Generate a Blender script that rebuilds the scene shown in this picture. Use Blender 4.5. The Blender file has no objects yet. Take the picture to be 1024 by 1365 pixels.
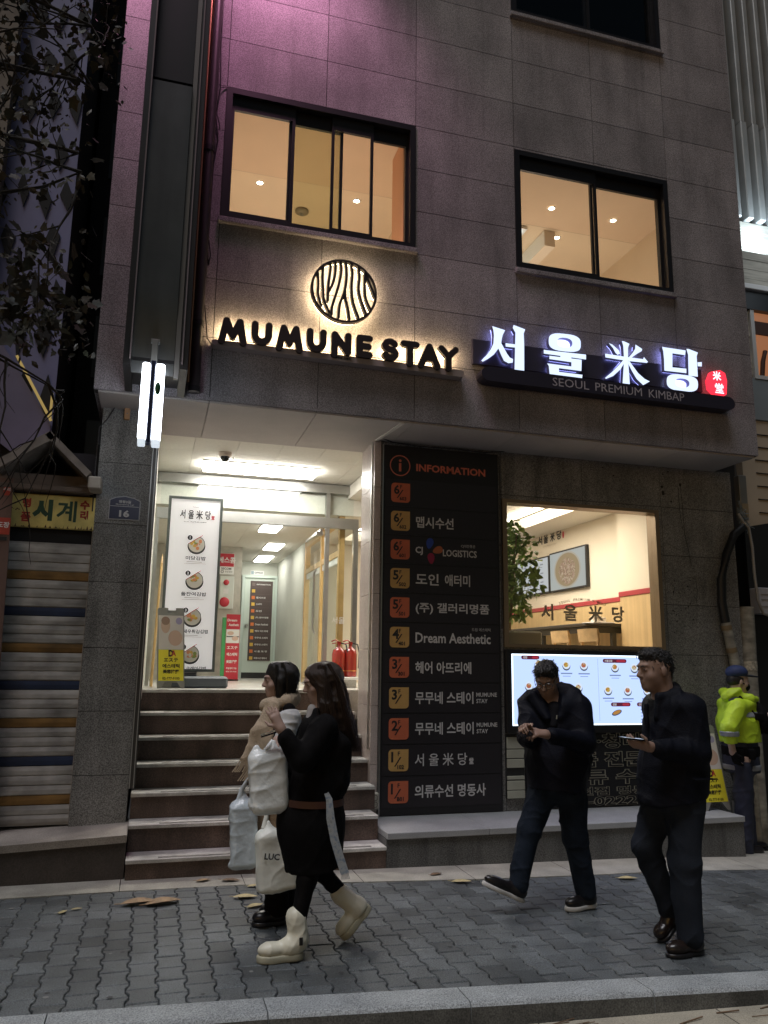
import bpy, math, random
import numpy as np
from mathutils import Vector, Matrix, noise as mnoise

# ---------------------------------------------------------------- camera, world, light
S = bpy.context.scene
COL = S.collection
cam_d = bpy.data.cameras.new("camera")
cam_d.sensor_fit = 'VERTICAL'; cam_d.sensor_height = 36.0; cam_d.lens = 36.0 * 1050 / 1365
cam_d.clip_start = 0.05; cam_d.clip_end = 400
cam = bpy.data.objects.new("camera", cam_d); COL.objects.link(cam)
cr, cu, cf = Vector((0.95974895, -0.28058098, 0.01250074)), Vector((-0.06524501, -0.17944221, 0.98160256)), Vector((0.27317585, 0.94290763, 0.19052598))
M = Matrix((( cr.x, cu.x, -cf.x, 0), (cr.y, cu.y, -cf.y, 0), (cr.z, cu.z, -cf.z, 1.63), (0, 0, 0, 1)))
cam.matrix_world = M
S.camera = cam

W = bpy.data.worlds.new("World"); S.world = W; W.use_nodes = True
wn = W.node_tree; bg = wn.nodes['Background']
sky = wn.nodes.new('ShaderNodeTexSky'); sky.sky_type = 'NISHITA'; sky.sun_disc = False
SUN_EL, SUN_ROT = math.radians(62), math.radians(217)
sky.sun_elevation = math.radians(6); sky.sun_rotation = SUN_ROT
wn.links.new(sky.outputs['Color'], bg.inputs['Color']); bg.inputs['Strength'].default_value = 0.026

def sun(strength):
    d = bpy.data.lights.new("street_glow", 'SUN'); d.energy = strength; d.angle = math.radians(28)
    d.color = (0.96, 0.96, 1.0)
    o = bpy.data.objects.new("street_glow", d); COL.objects.link(o)
    to = Vector((0.26, 0.23, -1.0)).normalized()      # light travels from behind and left of the camera, downwards
    o.rotation_euler = to.to_track_quat('-Z', 'Y').to_euler()
sun(1.6)
vs = S.view_settings
vs.view_transform = 'Standard'; vs.look = 'None'; vs.exposure = 0.0; vs.gamma = 1.0; vs.use_curve_mapping = False
S.render.engine = 'CYCLES'
S.cycles.use_denoising = True
S.cycles.max_bounces = 7; S.cycles.diffuse_bounces = 4; S.cycles.glossy_bounces = 3; S.cycles.transparent_max_bounces = 12
S.cycles.sample_clamp_indirect = 4.0; S.cycles.caustics_reflective = False; S.cycles.caustics_refractive = False
def lamp(name, kind, loc, energy, color, size=0.2, to=None, spot=None, parent=None):
    d = bpy.data.lights.new(name, kind); d.energy = energy; d.color = color
    if kind == 'AREA': d.size = size
    else: d.shadow_soft_size = size
    if spot: d.spot_size = math.radians(spot); d.spot_blend = 0.9
    o = bpy.data.objects.new(name, d); COL.objects.link(o); o.location = loc
    if to is not None:
        o.rotation_euler = (Vector(to) - Vector(loc)).to_track_quat('-Z', 'Y').to_euler()
    return o
# pink neon of the floor above, washing down the upper left of the facade
for nx, tx, en, an in ((0.62, 0.80, 290, 100), (-0.56, -0.46, 330, 76)):
    lamp("pink_neon_light", 'SPOT', (nx, 5.95, 9.15), en * .88, (1.0, 0.40, 0.69), 0.25, (tx, 6.69, 8.1), an)

# ---------------------------------------------------------------- helpers
rnd = random.Random(7)
WL = {}                                                  # world location of every object made here
def _nm(n): return n
def tag(o, label=None, cat=None, group=None, kind=None):
    if label: o['label'] = label
    if cat: o['category'] = cat
    if group: o['group'] = group
    if kind: o['kind'] = kind
    return o
def thing(name, label, cat, loc=(0, 0, 0), group=None):
    o = bpy.data.objects.new(name, None); COL.objects.link(o); o.location = loc
    o.empty_display_size = 0.1
    WL[o.name] = Vector(loc)
    return tag(o, label, cat, group)

class MB:
    def __init__(s): s.v = []; s.f = []; s.m = []; s.t = []; s.s = []
    def add(s, v, f, m=0, t=1.0, smooth=False):
        b = len(s.v); s.v += [tuple(p) for p in v]
        for q in f: s.f.append(tuple(i + b for i in q)); s.m.append(m); s.t.append(t); s.s.append(smooth)
        return s
    def box(s, x0, x1, y0, y1, z0, z1, m=0, t=1.0, bev=0.0):
        if bev > 0:
            return s.bevbox(x0, x1, y0, y1, z0, z1, bev, m, t)
        v = [(x, y, z) for x in (x0, x1) for y in (y0, y1) for z in (z0, z1)]
        return s.add(v, [(0, 1, 3, 2), (4, 6, 7, 5), (0, 4, 5, 1), (2, 3, 7, 6), (0, 2, 6, 4), (1, 5, 7, 3)], m, t)
    def bevbox(s, x0, x1, y0, y1, z0, z1, b, m=0, t=1.0):
        lo = (x0, y0, z0); hi = (x1, y1, z1); v = []; idx = {}
        for cx in (0, 1):
            for cy in (0, 1):
                for cz in (0, 1):
                    c = (cx, cy, cz)
                    for ax in range(3):
                        p = []
                        for k in range(3):
                            e = hi[k] if c[k] else lo[k]
                            if k != ax: e += -b if c[k] else b
                            p.append(e)
                        idx[(c, ax)] = len(v); v.append(tuple(p))
        f = []
        for ax in range(3):
            a, c2 = [(1, 2), (2, 0), (0, 1)][ax]
            for side in (0, 1):
                q = []
                for (i, j) in ((0, 0), (1, 0), (1, 1), (0, 1)):
                    c = [0, 0, 0]; c[ax] = side; c[a] = i; c[c2] = j; q.append(idx[(tuple(c), ax)])
                f.append(tuple(q) if side else tuple(reversed(q)))
        for ax in range(3):
            a, c2 = [(1, 2), (2, 0), (0, 1)][ax]
            for i in (0, 1):
                for j in (0, 1):
                    c0 = [0, 0, 0]; c0[a] = i; c0[c2] = j; c1 = list(c0); c1[ax] = 1
                    q = (idx[(tuple(c0), a)], idx[(tuple(c1), a)], idx[(tuple(c1), c2)], idx[(tuple(c0), c2)])
                    f.append(q)
        for cx in (0, 1):
            for cy in (0, 1):
                for cz in (0, 1):
                    c = (cx, cy, cz); f.append(tuple(idx[(c, k)] for k in range(3)))
        return s.add(v, f, m, t)
    def quad(s, a, b, c, d, m=0, t=1.0): return s.add([a, b, c, d], [(0, 1, 2, 3)], m, t)
    def prism(s, pts, o, ux, uz, depth, m=0, t=1.0, mside=None, base=0.0):
        """polygon pts in the plane (o, ux, uz), its face at base+depth along n = ux x uz, walls back to base"""
        o, ux, uz = Vector(o), Vector(ux), Vector(uz); n = ux.cross(uz)
        F = [o + ux * p[0] + uz * p[1] + n * (base + depth) for p in pts]
        B = [o + ux * p[0] + uz * p[1] + n * base for p in pts]
        k = len(pts); area = sum(pts[i][0] * pts[(i + 1) % k][1] - pts[(i + 1) % k][0] * pts[i][1] for i in range(k))
        if area < 0: F.reverse(); B.reverse()
        s.add(F, [tuple(range(k))], m, t)
        if abs(depth) > 1e-6:
            s.add(F + B, [(i, i + k, (i + 1) % k + k, (i + 1) % k) for i in range(k)], m if mside is None else mside, t)
            s.add(B, [tuple(reversed(range(k)))], m if mside is None else mside, t)
        return s
    def ring(s, outer, inner, o, ux, uz, depth, m=0, base=0.0, mside=None):
        o, ux, uz = Vector(o), Vector(ux), Vector(uz); n = ux.cross(uz); k = len(outer)
        P = lambda p, d: o + ux * p[0] + uz * p[1] + n * d
        v = [P(p, base + depth) for p in outer] + [P(p, base + depth) for p in inner] + [P(p, base) for p in outer] + [P(p, base) for p in inner]
        f = []; g = []
        for i in range(k):
            j = (i + 1) % k
            f.append((i, k + i, k + j, j)); g.append((i, j, 2 * k + j, 2 * k + i)); g.append((k + i, 3 * k + i, 3 * k + j, k + j))
        s.add(v, f, m); s.add(v, g, m if mside is None else mside); return s
    def tube(s, pts, r, n=8, m=0, t=1.0, caps=True, smooth=True):
        pts = [Vector(p) for p in pts]; rr = r if isinstance(r, (list, tuple)) else [r] * len(pts)
        b = len(s.v); up = Vector((0.31, 0.17, 0.93)); v = []; f = []
        for i, p in enumerate(pts):
            d = (pts[min(i + 1, len(pts) - 1)] - pts[max(i - 1, 0)]).normalized()
            a = d.cross(up)
            if a.length < 1e-3: a = d.cross(Vector((1, 0, 0)))
            a.normalize(); c = d.cross(a)
            for k in range(n):
                w = 2 * math.pi * k / n; v.append(p + (a * math.cos(w) + c * math.sin(w)) * rr[i])
        for i in range(len(pts) - 1):
            for k in range(n):
                f.append((i * n + k, (i + 1) * n + k, (i + 1) * n + (k + 1) % n, i * n + (k + 1) % n))
        s.add(v, f, m, t, smooth)
        if caps:
            s.add(v[:n], [tuple(range(n))], m, t); s.add(v[-n:], [tuple(reversed(range(n)))], m, t)
        return s
    def lathe(s, prof, c, n=24, m=0, axis='z', t=1.0):
        v = []; f = []; c = Vector(c)
        for (r, h) in prof:
            for k in range(n):
                w = 2 * math.pi * k / n; a, b = r * math.cos(w), r * math.sin(w)
                v.append(c + (Vector((a, b, h)) if axis == 'z' else Vector((a, h, b)) if axis == 'y' else Vector((h, a, b))))
        for i in range(len(prof) - 1):
            for k in range(n): f.append((i * n + k, i * n + (k + 1) % n, (i + 1) * n + (k + 1) % n, (i + 1) * n + k))
        return s.add(v, f, m, t, True)
    def disc(s, c, r, n=24, ux=(1, 0, 0), uz=(0, 0, 1), m=0, rz=None, t=1.0):
        c, ux, uz = Vector(c), Vector(ux), Vector(uz)
        return s.add([c + ux * r * math.cos(2 * math.pi * k / n) + uz * (rz or r) * math.sin(2 * math.pi * k / n) for k in range(n)], [tuple(range(n))], m, t)

def obj(name, mb, mats, parent=None, org=None):
    me = bpy.data.meshes.new(name)
    off = WL[parent.name] if parent is not None else Vector(org or (0, 0, 0))
    v = np.array(mb.v, dtype=np.float64) - np.array(off)
    me.from_pydata(v.tolist(), [], mb.f)
    if not isinstance(mats, (list, tuple)): mats = [mats]
    for m in mats: me.materials.append(m)
    me.polygons.foreach_set('material_index', mb.m)
    me.polygons.foreach_set('use_smooth', mb.s)
    at = me.attributes.new('tone', 'FLOAT', 'FACE'); at.data.foreach_set('value', mb.t)
    me.update()
    o = bpy.data.objects.new(name, me); COL.objects.link(o)
    if parent is not None: o.parent = parent
    else: o.location = off
    WL[o.name] = Vector(off)
    return o
def structure(name, mb, mats, kind='structure', label=None): return tag(obj(name, mb, mats), label, kind=kind)
def copy_tree(o, loc, parent=None):
    c = o.copy(); COL.objects.link(c); WL[c.name] = Vector(loc)
    if parent is not None: c.parent = parent
    else: c.location = loc
    for ch in list(o.children): copy_tree(ch, loc, c)
    return c

# ---- text: glyph outlines from Blender's own built-in font, placed on any plane
_TC = {}
def glyphs(body, bold=0.0):
    key = (body, bold)
    if key not in _TC:
        c = bpy.data.curves.new("writing", 'FONT'); c.body = body; c.resolution_u = 2; c.offset = bold; c.fill_mode = 'FRONT'
        o = bpy.data.objects.new("writing", c); COL.objects.link(o)
        dg = bpy.context.evaluated_depsgraph_get()
        me = bpy.data.meshes.new_from_object(o.evaluated_get(dg))
        v = [(p.co.x, p.co.y) for p in me.vertices]; f = [tuple(q.vertices) for q in me.polygons]
        bpy.data.objects.remove(o); bpy.data.curves.remove(c); bpy.data.meshes.remove(me)
        xs = [p[0] for p in v]; ys = [p[1] for p in v]
        x0, x1, y0, y1 = min(xs), max(xs), min(ys), max(ys)
        _TC[key] = ([(x - x0, y - y0) for x, y in v], f, x1 - x0, y1 - y0)
    return _TC[key]
FR = ((1, 0, 0), (0, 0, 1))                       # a wall facing the street
def text(mb, body, o, h=None, w=None, bold=0.02, m=0, plane=FR, align='l', lift=0.0, t=1.0):
    """o: left (or centre) of the text's box at mid height; h / w the size of that box"""
    v, f, tw, th = glyphs(body, bold)
    sy = (h / th) if h else w / tw
    sx = (w / tw) if w else sy
    if not h: sy = sx
    ux, uz = Vector(plane[0]), Vector(plane[1]); n = ux.cross(uz); o = Vector(o)
    dx = -tw * sx / 2 if align == 'c' else 0
    P = [o + ux * (x * sx + dx) + uz * ((y - th / 2) * sy) + n * lift for x, y in v]
    mb.add(P, f, m, t); return mb

GLYPH={
'seo':[[(2.974,4.866),(2.997,4.862),(3.11,4.842),(3.084,4.79),(3.072,4.743),(3.067,4.705),(3.04,4.649),(2.985,4.574),(2.923,4.522),(2.87,4.488),(2.855,4.498),(2.909,4.557),(2.955,4.623),(2.984,4.686),(2.991,4.77),(2.986,4.822)],[(3.032,4.652),(3.067,4.702),(3.094,4.656),(3.127,4.6),(3.154,4.566),(3.188,4.555),(3.184,4.517),(3.138,4.506),(3.092,4.525),(3.065,4.577)],[(3.111,4.708),(3.216,4.709),(3.216,4.676),(3.113,4.673)],[(3.2,4.908),(3.231,4.902),(3.325,4.879),(3.308,4.836),(3.31,4.722),(3.304,4.434),(3.201,4.427),(3.219,4.831),(3.192,4.876)]],
'ul':[[(3.522,4.694),(3.551,4.692),(3.989,4.702),(3.987,4.65),(3.521,4.654)],[(3.703,4.684),(3.824,4.687),(3.822,4.626),(3.701,4.624)],[(3.581,4.638),(3.937,4.641),(3.935,4.599),(3.58,4.604)],[(3.822,4.611),(3.936,4.61),(3.929,4.524),(3.819,4.529)],[(3.554,4.555),(3.93,4.555),(3.929,4.521),(3.577,4.521)],[(3.57,4.542),(3.682,4.54),(3.679,4.464),(3.578,4.436)],[(3.579,4.482),(3.939,4.482),(3.932,4.439),(3.578,4.433)]],
'ulring':[[(3.935,4.803),(3.931,4.769),(3.921,4.749),(3.905,4.734),(3.883,4.723),(3.855,4.714),(3.818,4.709),(3.752,4.705),(3.687,4.705),(3.65,4.709),(3.623,4.716),(3.602,4.727),(3.588,4.741),(3.58,4.76),(3.578,4.794),(3.582,4.828),(3.591,4.847),(3.606,4.862),(3.628,4.874),(3.656,4.883),(3.693,4.889),(3.759,4.892),(3.825,4.893),(3.861,4.889),(3.889,4.882),(3.911,4.871),(3.925,4.857),(3.934,4.838)],[(3.84,4.801),(3.838,4.786),(3.832,4.775),(3.823,4.766),(3.811,4.758),(3.796,4.753),(3.778,4.749),(3.754,4.747),(3.729,4.748),(3.712,4.75),(3.697,4.755),(3.685,4.762),(3.677,4.771),(3.672,4.782),(3.671,4.796),(3.673,4.811),(3.679,4.822),(3.688,4.831),(3.7,4.839),(3.715,4.844),(3.733,4.848),(3.757,4.85),(3.781,4.85),(3.799,4.847),(3.814,4.842),(3.826,4.835),(3.834,4.826),(3.839,4.816)]],
'mi':[[(4.408,4.903),(4.434,4.902),(4.496,4.883),(4.477,4.841),(4.47,4.713),(4.477,4.44),(4.409,4.424),(4.392,4.43),(4.424,4.708),(4.422,4.85)],[(4.206,4.74),(4.425,4.736),(4.648,4.736),(4.658,4.761),(4.703,4.714),(4.692,4.701),(4.465,4.694),(4.209,4.7)],[(4.254,4.859),(4.295,4.849),(4.369,4.795),(4.381,4.762),(4.349,4.745),(4.325,4.766),(4.302,4.81)],[(4.565,4.884),(4.642,4.846),(4.635,4.822),(4.573,4.782),(4.498,4.725),(4.476,4.73),(4.53,4.792),(4.559,4.836)],[(4.424,4.708),(4.44,4.691),(4.375,4.592),(4.287,4.511),(4.202,4.47),(4.194,4.48),(4.272,4.548),(4.352,4.628)],[(4.475,4.706),(4.514,4.656),(4.578,4.577),(4.652,4.523),(4.711,4.503),(4.631,4.454),(4.558,4.512),(4.511,4.585),(4.467,4.666)]],
'dang':[[(4.884,4.902),(4.91,4.9),(5.168,4.898),(5.159,4.845),(5.004,4.845),(4.89,4.862)],[(4.892,4.892),(5.005,4.861),(4.992,4.67),(4.894,4.647),(4.898,4.767)],[(4.897,4.687),(5.162,4.695),(5.159,4.646),(4.894,4.642)],[(5.178,4.916),(5.205,4.919),(5.317,4.893),(5.299,4.85),(5.297,4.623),(5.184,4.622),(5.195,4.853)],[(5.303,4.782),(5.358,4.792),(5.354,4.743),(5.304,4.74)]],
'dangring':[[(5.294,4.536),(5.288,4.502),(5.277,4.484),(5.26,4.469),(5.236,4.458),(5.206,4.45),(5.166,4.445),(5.097,4.443),(5.027,4.443),(4.989,4.447),(4.96,4.454),(4.939,4.465),(4.924,4.478),(4.916,4.497),(4.914,4.529),(4.92,4.562),(4.93,4.581),(4.947,4.595),(4.97,4.607),(5.0,4.615),(5.039,4.62),(5.109,4.623),(5.179,4.623),(5.218,4.619),(5.248,4.612),(5.27,4.602),(5.285,4.588),(5.293,4.569)],[(5.188,4.534),(5.186,4.52),(5.179,4.51),(5.17,4.501),(5.158,4.494),(5.142,4.489),(5.124,4.486),(5.1,4.484),(5.075,4.485),(5.058,4.488),(5.043,4.492),(5.032,4.499),(5.024,4.507),(5.019,4.517),(5.018,4.531),(5.021,4.545),(5.027,4.555),(5.036,4.564),(5.048,4.571),(5.064,4.576),(5.082,4.579),(5.106,4.581),(5.131,4.58),(5.149,4.578),(5.163,4.573),(5.175,4.566),(5.183,4.558),(5.188,4.548)]],
'seal':[[(5.469,4.7),(5.581,4.73),(5.643,4.704),(5.66,4.617),(5.642,4.468),(5.613,4.449),(5.504,4.453),(5.436,4.51),(5.425,4.605)]],
}
STRIPES=[[(1.295,5.232),(1.29,5.117),(1.299,4.988),(1.309,4.886),(1.361,4.769)],[(1.36,5.269),(1.362,5.19),(1.349,5.066),(1.345,4.978),(1.345,4.887)],[(1.409,5.295),(1.408,5.171),(1.39,5.072),(1.359,4.989)],[(1.455,5.302),(1.464,5.189),(1.444,5.054),(1.406,4.909),(1.384,4.82),(1.382,4.751)],[(1.504,5.297),(1.516,5.18),(1.51,5.065),(1.488,4.956),(1.457,4.865),(1.448,4.734)],[(1.556,5.288),(1.571,5.188),(1.565,5.056),(1.576,4.926),(1.607,4.826),(1.634,4.761)],[(1.503,5.028),(1.509,4.934),(1.532,4.841),(1.551,4.732)],[(1.628,5.269),(1.639,5.155),(1.632,5.04),(1.655,4.938),(1.704,4.806)],[(1.693,5.217),(1.69,5.101),(1.697,4.979),(1.723,4.904),(1.75,4.851)],[(1.244,5.145),(1.253,5.033),(1.253,4.93),(1.286,4.831)],[(1.697,5.2),(1.746,5.092),(1.785,4.992)]]

# ---------------------------------------------------------------- materials
def mat(name, col, rough=0.6, metal=0.0, noise=None, bump=None, emit=None, estr=0.0, tone=False, speckle=None, stain=None, spec=0.5, coat=0.0, col2=None, trans=0.0, streak=None):
    m = bpy.data.materials.new(name); m.use_nodes = True; nt = m.node_tree; N = nt.nodes; L = nt.links
    b = N['Principled BSDF']; b.inputs['Roughness'].default_value = rough; b.inputs['Metallic'].default_value = metal
    b.inputs['Specular IOR Level'].default_value = spec; b.inputs['Coat Weight'].default_value = coat
    if trans: b.inputs['Transmission Weight'].default_value = trans
    tc = N.new('ShaderNodeTexCoord')
    c = N.new('ShaderNodeRGB'); c.outputs[0].default_value = (*col, 1); cur = c.outputs[0]
    def mul(cur, fac_socket, lo, hi):
        mr = N.new('ShaderNodeMapRange'); L.new(fac_socket, mr.inputs[0]); mr.inputs[1].default_value = 0.3; mr.inputs[2].default_value = 0.7
        mr.inputs[3].default_value = lo; mr.inputs[4].default_value = hi
        x = N.new('ShaderNodeVectorMath'); x.operation = 'SCALE'; L.new(cur, x.inputs[0]); L.new(mr.outputs[0], x.inputs['Scale']); return x.outputs[0]
    def nz(scale, detail=4, stretch=None):
        t = N.new('ShaderNodeTexNoise'); t.inputs['Scale'].default_value = scale; t.inputs['Detail'].default_value = detail
        if stretch:
            mp = N.new('ShaderNodeMapping'); mp.inputs['Scale'].default_value = stretch; L.new(tc.outputs['Object'], mp.inputs[0]); L.new(mp.outputs[0], t.inputs[0])
        else: L.new(tc.outputs['Object'], t.inputs[0])
        return t.outputs[0]
    if col2 is not None:
        mx = N.new('ShaderNodeMix'); mx.data_type = 'RGBA'
        mr = N.new('ShaderNodeMapRange'); L.new(nz(noise[0] if noise else 4, 5), mr.inputs[0]); mr.inputs[1].default_value = 0.42; mr.inputs[2].default_value = 0.62
        L.new(mr.outputs[0], mx.inputs[0]); L.new(cur, mx.inputs[6]); mx.inputs[7].default_value = (*col2, 1); cur = mx.outputs[2]
    if noise: cur = mul(cur, nz(noise[0]), 1 - noise[1], 1 + noise[1])
    if speckle: cur = mul(cur, nz(speckle[0], 1), 1 - speckle[1], 1 + speckle[1])
    if stain: cur = mul(cur, nz(stain[0], 6, stain[2]), 1 - stain[1], 1.05)
    if streak:
        sn = nz(streak[0], 5, streak[2]); mr = N.new('ShaderNodeMapRange'); L.new(sn, mr.inputs[0]); mr.inputs[1].default_value = 0.56; mr.inputs[2].default_value = 0.70; mr.inputs[3].default_value = 1.0; mr.inputs[4].default_value = 1 - streak[1]
        x = N.new('ShaderNodeVectorMath'); x.operation = 'SCALE'; L.new(cur, x.inputs[0]); L.new(mr.outputs[0], x.inputs['Scale']); cur = x.outputs[0]
    if tone:
        a = N.new('ShaderNodeAttribute'); a.attribute_name = 'tone'
        x = N.new('ShaderNodeVectorMath'); x.operation = 'SCALE'; L.new(cur, x.inputs[0]); L.new(a.outputs['Fac'], x.inputs['Scale']); cur = x.outputs[0]
    L.new(cur, b.inputs['Base Color'])
    if bump:
        bp = N.new('ShaderNodeBump'); bp.inputs['Strength'].default_value = bump[1]; bp.inputs['Distance'].default_value = 0.01
        L.new(nz(bump[0], 5, bump[2] if len(bump) > 2 else None), bp.inputs['Height']); L.new(bp.outputs[0], b.inputs['Normal'])
    if emit is not None:
        b.inputs['Emission Color'].default_value = (*emit, 1); b.inputs['Emission Strength'].default_value = estr
    return m
def glass(name, tint=(1, 1, 1), refl=0.10, rough=0.0):
    m = bpy.data.materials.new(name); m.use_nodes = True; nt = m.node_tree; N = nt.nodes; L = nt.links
    N.remove(N['Principled BSDF']); out = N['Material Output']
    tr = N.new('ShaderNodeBsdfTransparent'); tr.inputs[0].default_value = (*tint, 1)
    gl = N.new('ShaderNodeBsdfGlossy'); gl.inputs['Roughness'].default_value = rough; gl.inputs[0].default_value = (1, 1, 1, 1)
    fr = N.new('ShaderNodeFresnel'); fr.inputs[0].default_value = 1.5
    mm = N.new('ShaderNodeMath'); mm.operation = 'MULTIPLY'; mm.inputs[1].default_value = refl / 0.04; L.new(fr.outputs[0], mm.inputs[0]); mm.use_clamp = True
    ge = N.new('ShaderNodeNewGeometry'); iv = N.new('ShaderNodeMath'); iv.operation = 'SUBTRACT'; iv.inputs[0].default_value = 1.0; L.new(ge.outputs['Backfacing'], iv.inputs[1])
    m2 = N.new('ShaderNodeMath'); m2.operation = 'MULTIPLY'; L.new(mm.outputs[0], m2.inputs[0]); L.new(iv.outputs[0], m2.inputs[1])
    mx = N.new('ShaderNodeMixShader'); L.new(m2.outputs[0], mx.inputs[0]); L.new(tr.outputs[0], mx.inputs[1]); L.new(gl.outputs[0], mx.inputs[2])
    L.new(mx.outputs[0], out.inputs[0]); return m
def emis(name, col, s): return mat(name, (0.02, 0.02, 0.02), 0.5, emit=col, estr=s)

GRANITE = mat('flamed_granite', (0.285, 0.266, 0.284), 0.75, speckle=(120, 0.5), noise=(2.2, 0.16), stain=(1.0, 0.35, (3.0, 3.0, 0.8)), streak=(1.0, 0.16, (9.0, 9.0, 0.55)), tone=True, bump=(180, 0.25))
GRANITE_D = mat('dark_flamed_granite', (0.235, 0.235, 0.23), 0.75, speckle=(115, 0.55), noise=(2.5, 0.18), tone=True, stain=(1.0, 0.3, (6.0, 6.0, 0.8)), streak=(1.0, 0.3, (7.0, 7.0, 0.9)), bump=(170, 0.25))
SOFFIT = mat('soffit_granite', (0.44, 0.40, 0.38), 0.7, speckle=(120, 0.10), noise=(3, 0.06), tone=True)
JOINT = mat('joint_mortar', (0.035, 0.033, 0.033), 0.9)
POLISH = mat('polished_pink_granite', (0.55, 0.47, 0.44), 0.25, speckle=(90, 0.12), noise=(5, 0.08), tone=True)
BLACKM = mat('black_aluminium', (0.012, 0.011, 0.013), 0.35)
DARK = mat('near_black', (0.006, 0.006, 0.008), 0.8)
TILEC = mat('ceiling_tile', (0.72, 0.69, 0.62), 0.85, noise=(30, 0.04))
WALLP = mat('grey_green_paint', (0.60, 0.62, 0.56), 0.7, noise=(3, 0.05))
CREAM = mat('cream_wall', (0.78, 0.70, 0.58), 0.75, noise=(2, 0.03))
WARMW = mat('warm_room_wall', (0.74, 0.62, 0.46), 0.8, noise=(2, 0.03))
WARMC = mat('warm_room_ceiling', (0.70, 0.55, 0.40), 0.8, noise=(2, 0.03))
ORANGEW = mat('orange_room_wall', (0.72, 0.40, 0.24), 0.8, noise=(2, 0.03))
STEEL = mat('brushed_steel', (0.55, 0.55, 0.54), 0.32, 1.0, noise=(6, 0.08))
GREYM = mat('grey_painted_metal', (0.22, 0.22, 0.21), 0.45, 0.3, noise=(4, 0.1))
WOODY = mat('yellow_wood', (0.62, 0.40, 0.16), 0.5, noise=(9, 0.12), bump=(30, 0.1, (1, 1, 8)))
OAK = mat('light_oak', (0.62, 0.42, 0.22), 0.5, noise=(12, 0.15))
WHITE = mat('white_plastic', (0.80, 0.80, 0.79), 0.4, noise=(4, 0.03))
CONC = mat('concrete', (0.34, 0.33, 0.31), 0.85, noise=(4, 0.2), speckle=(90, 0.15), bump=(60, 0.3), tone=True)
PANE = glass('window_glass', (0.96, 0.95, 0.93), 0.05)
PANE_G = glass('sash_glass', (0.80, 0.80, 0.68), 0.05)
PANE_D = glass('door_glass', (0.95, 0.97, 0.96), 0.035)
WHITE_E = emis('lit_diffuser', (1.0, 0.97, 0.90), 36.0)
HALL_E = emis('lit_hall_panel', (1.0, 0.97, 0.88), 15.0)
RED = mat('red_print', (0.50, 0.03, 0.05), 0.5)
INKW = mat('white_lettering', (0.72, 0.71, 0.70), 0.55)
INKB = mat('black_print', (0.02, 0.02, 0.022), 0.5)
YEL = mat('yellow_print', (0.90, 0.80, 0.05), 0.45)

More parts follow.
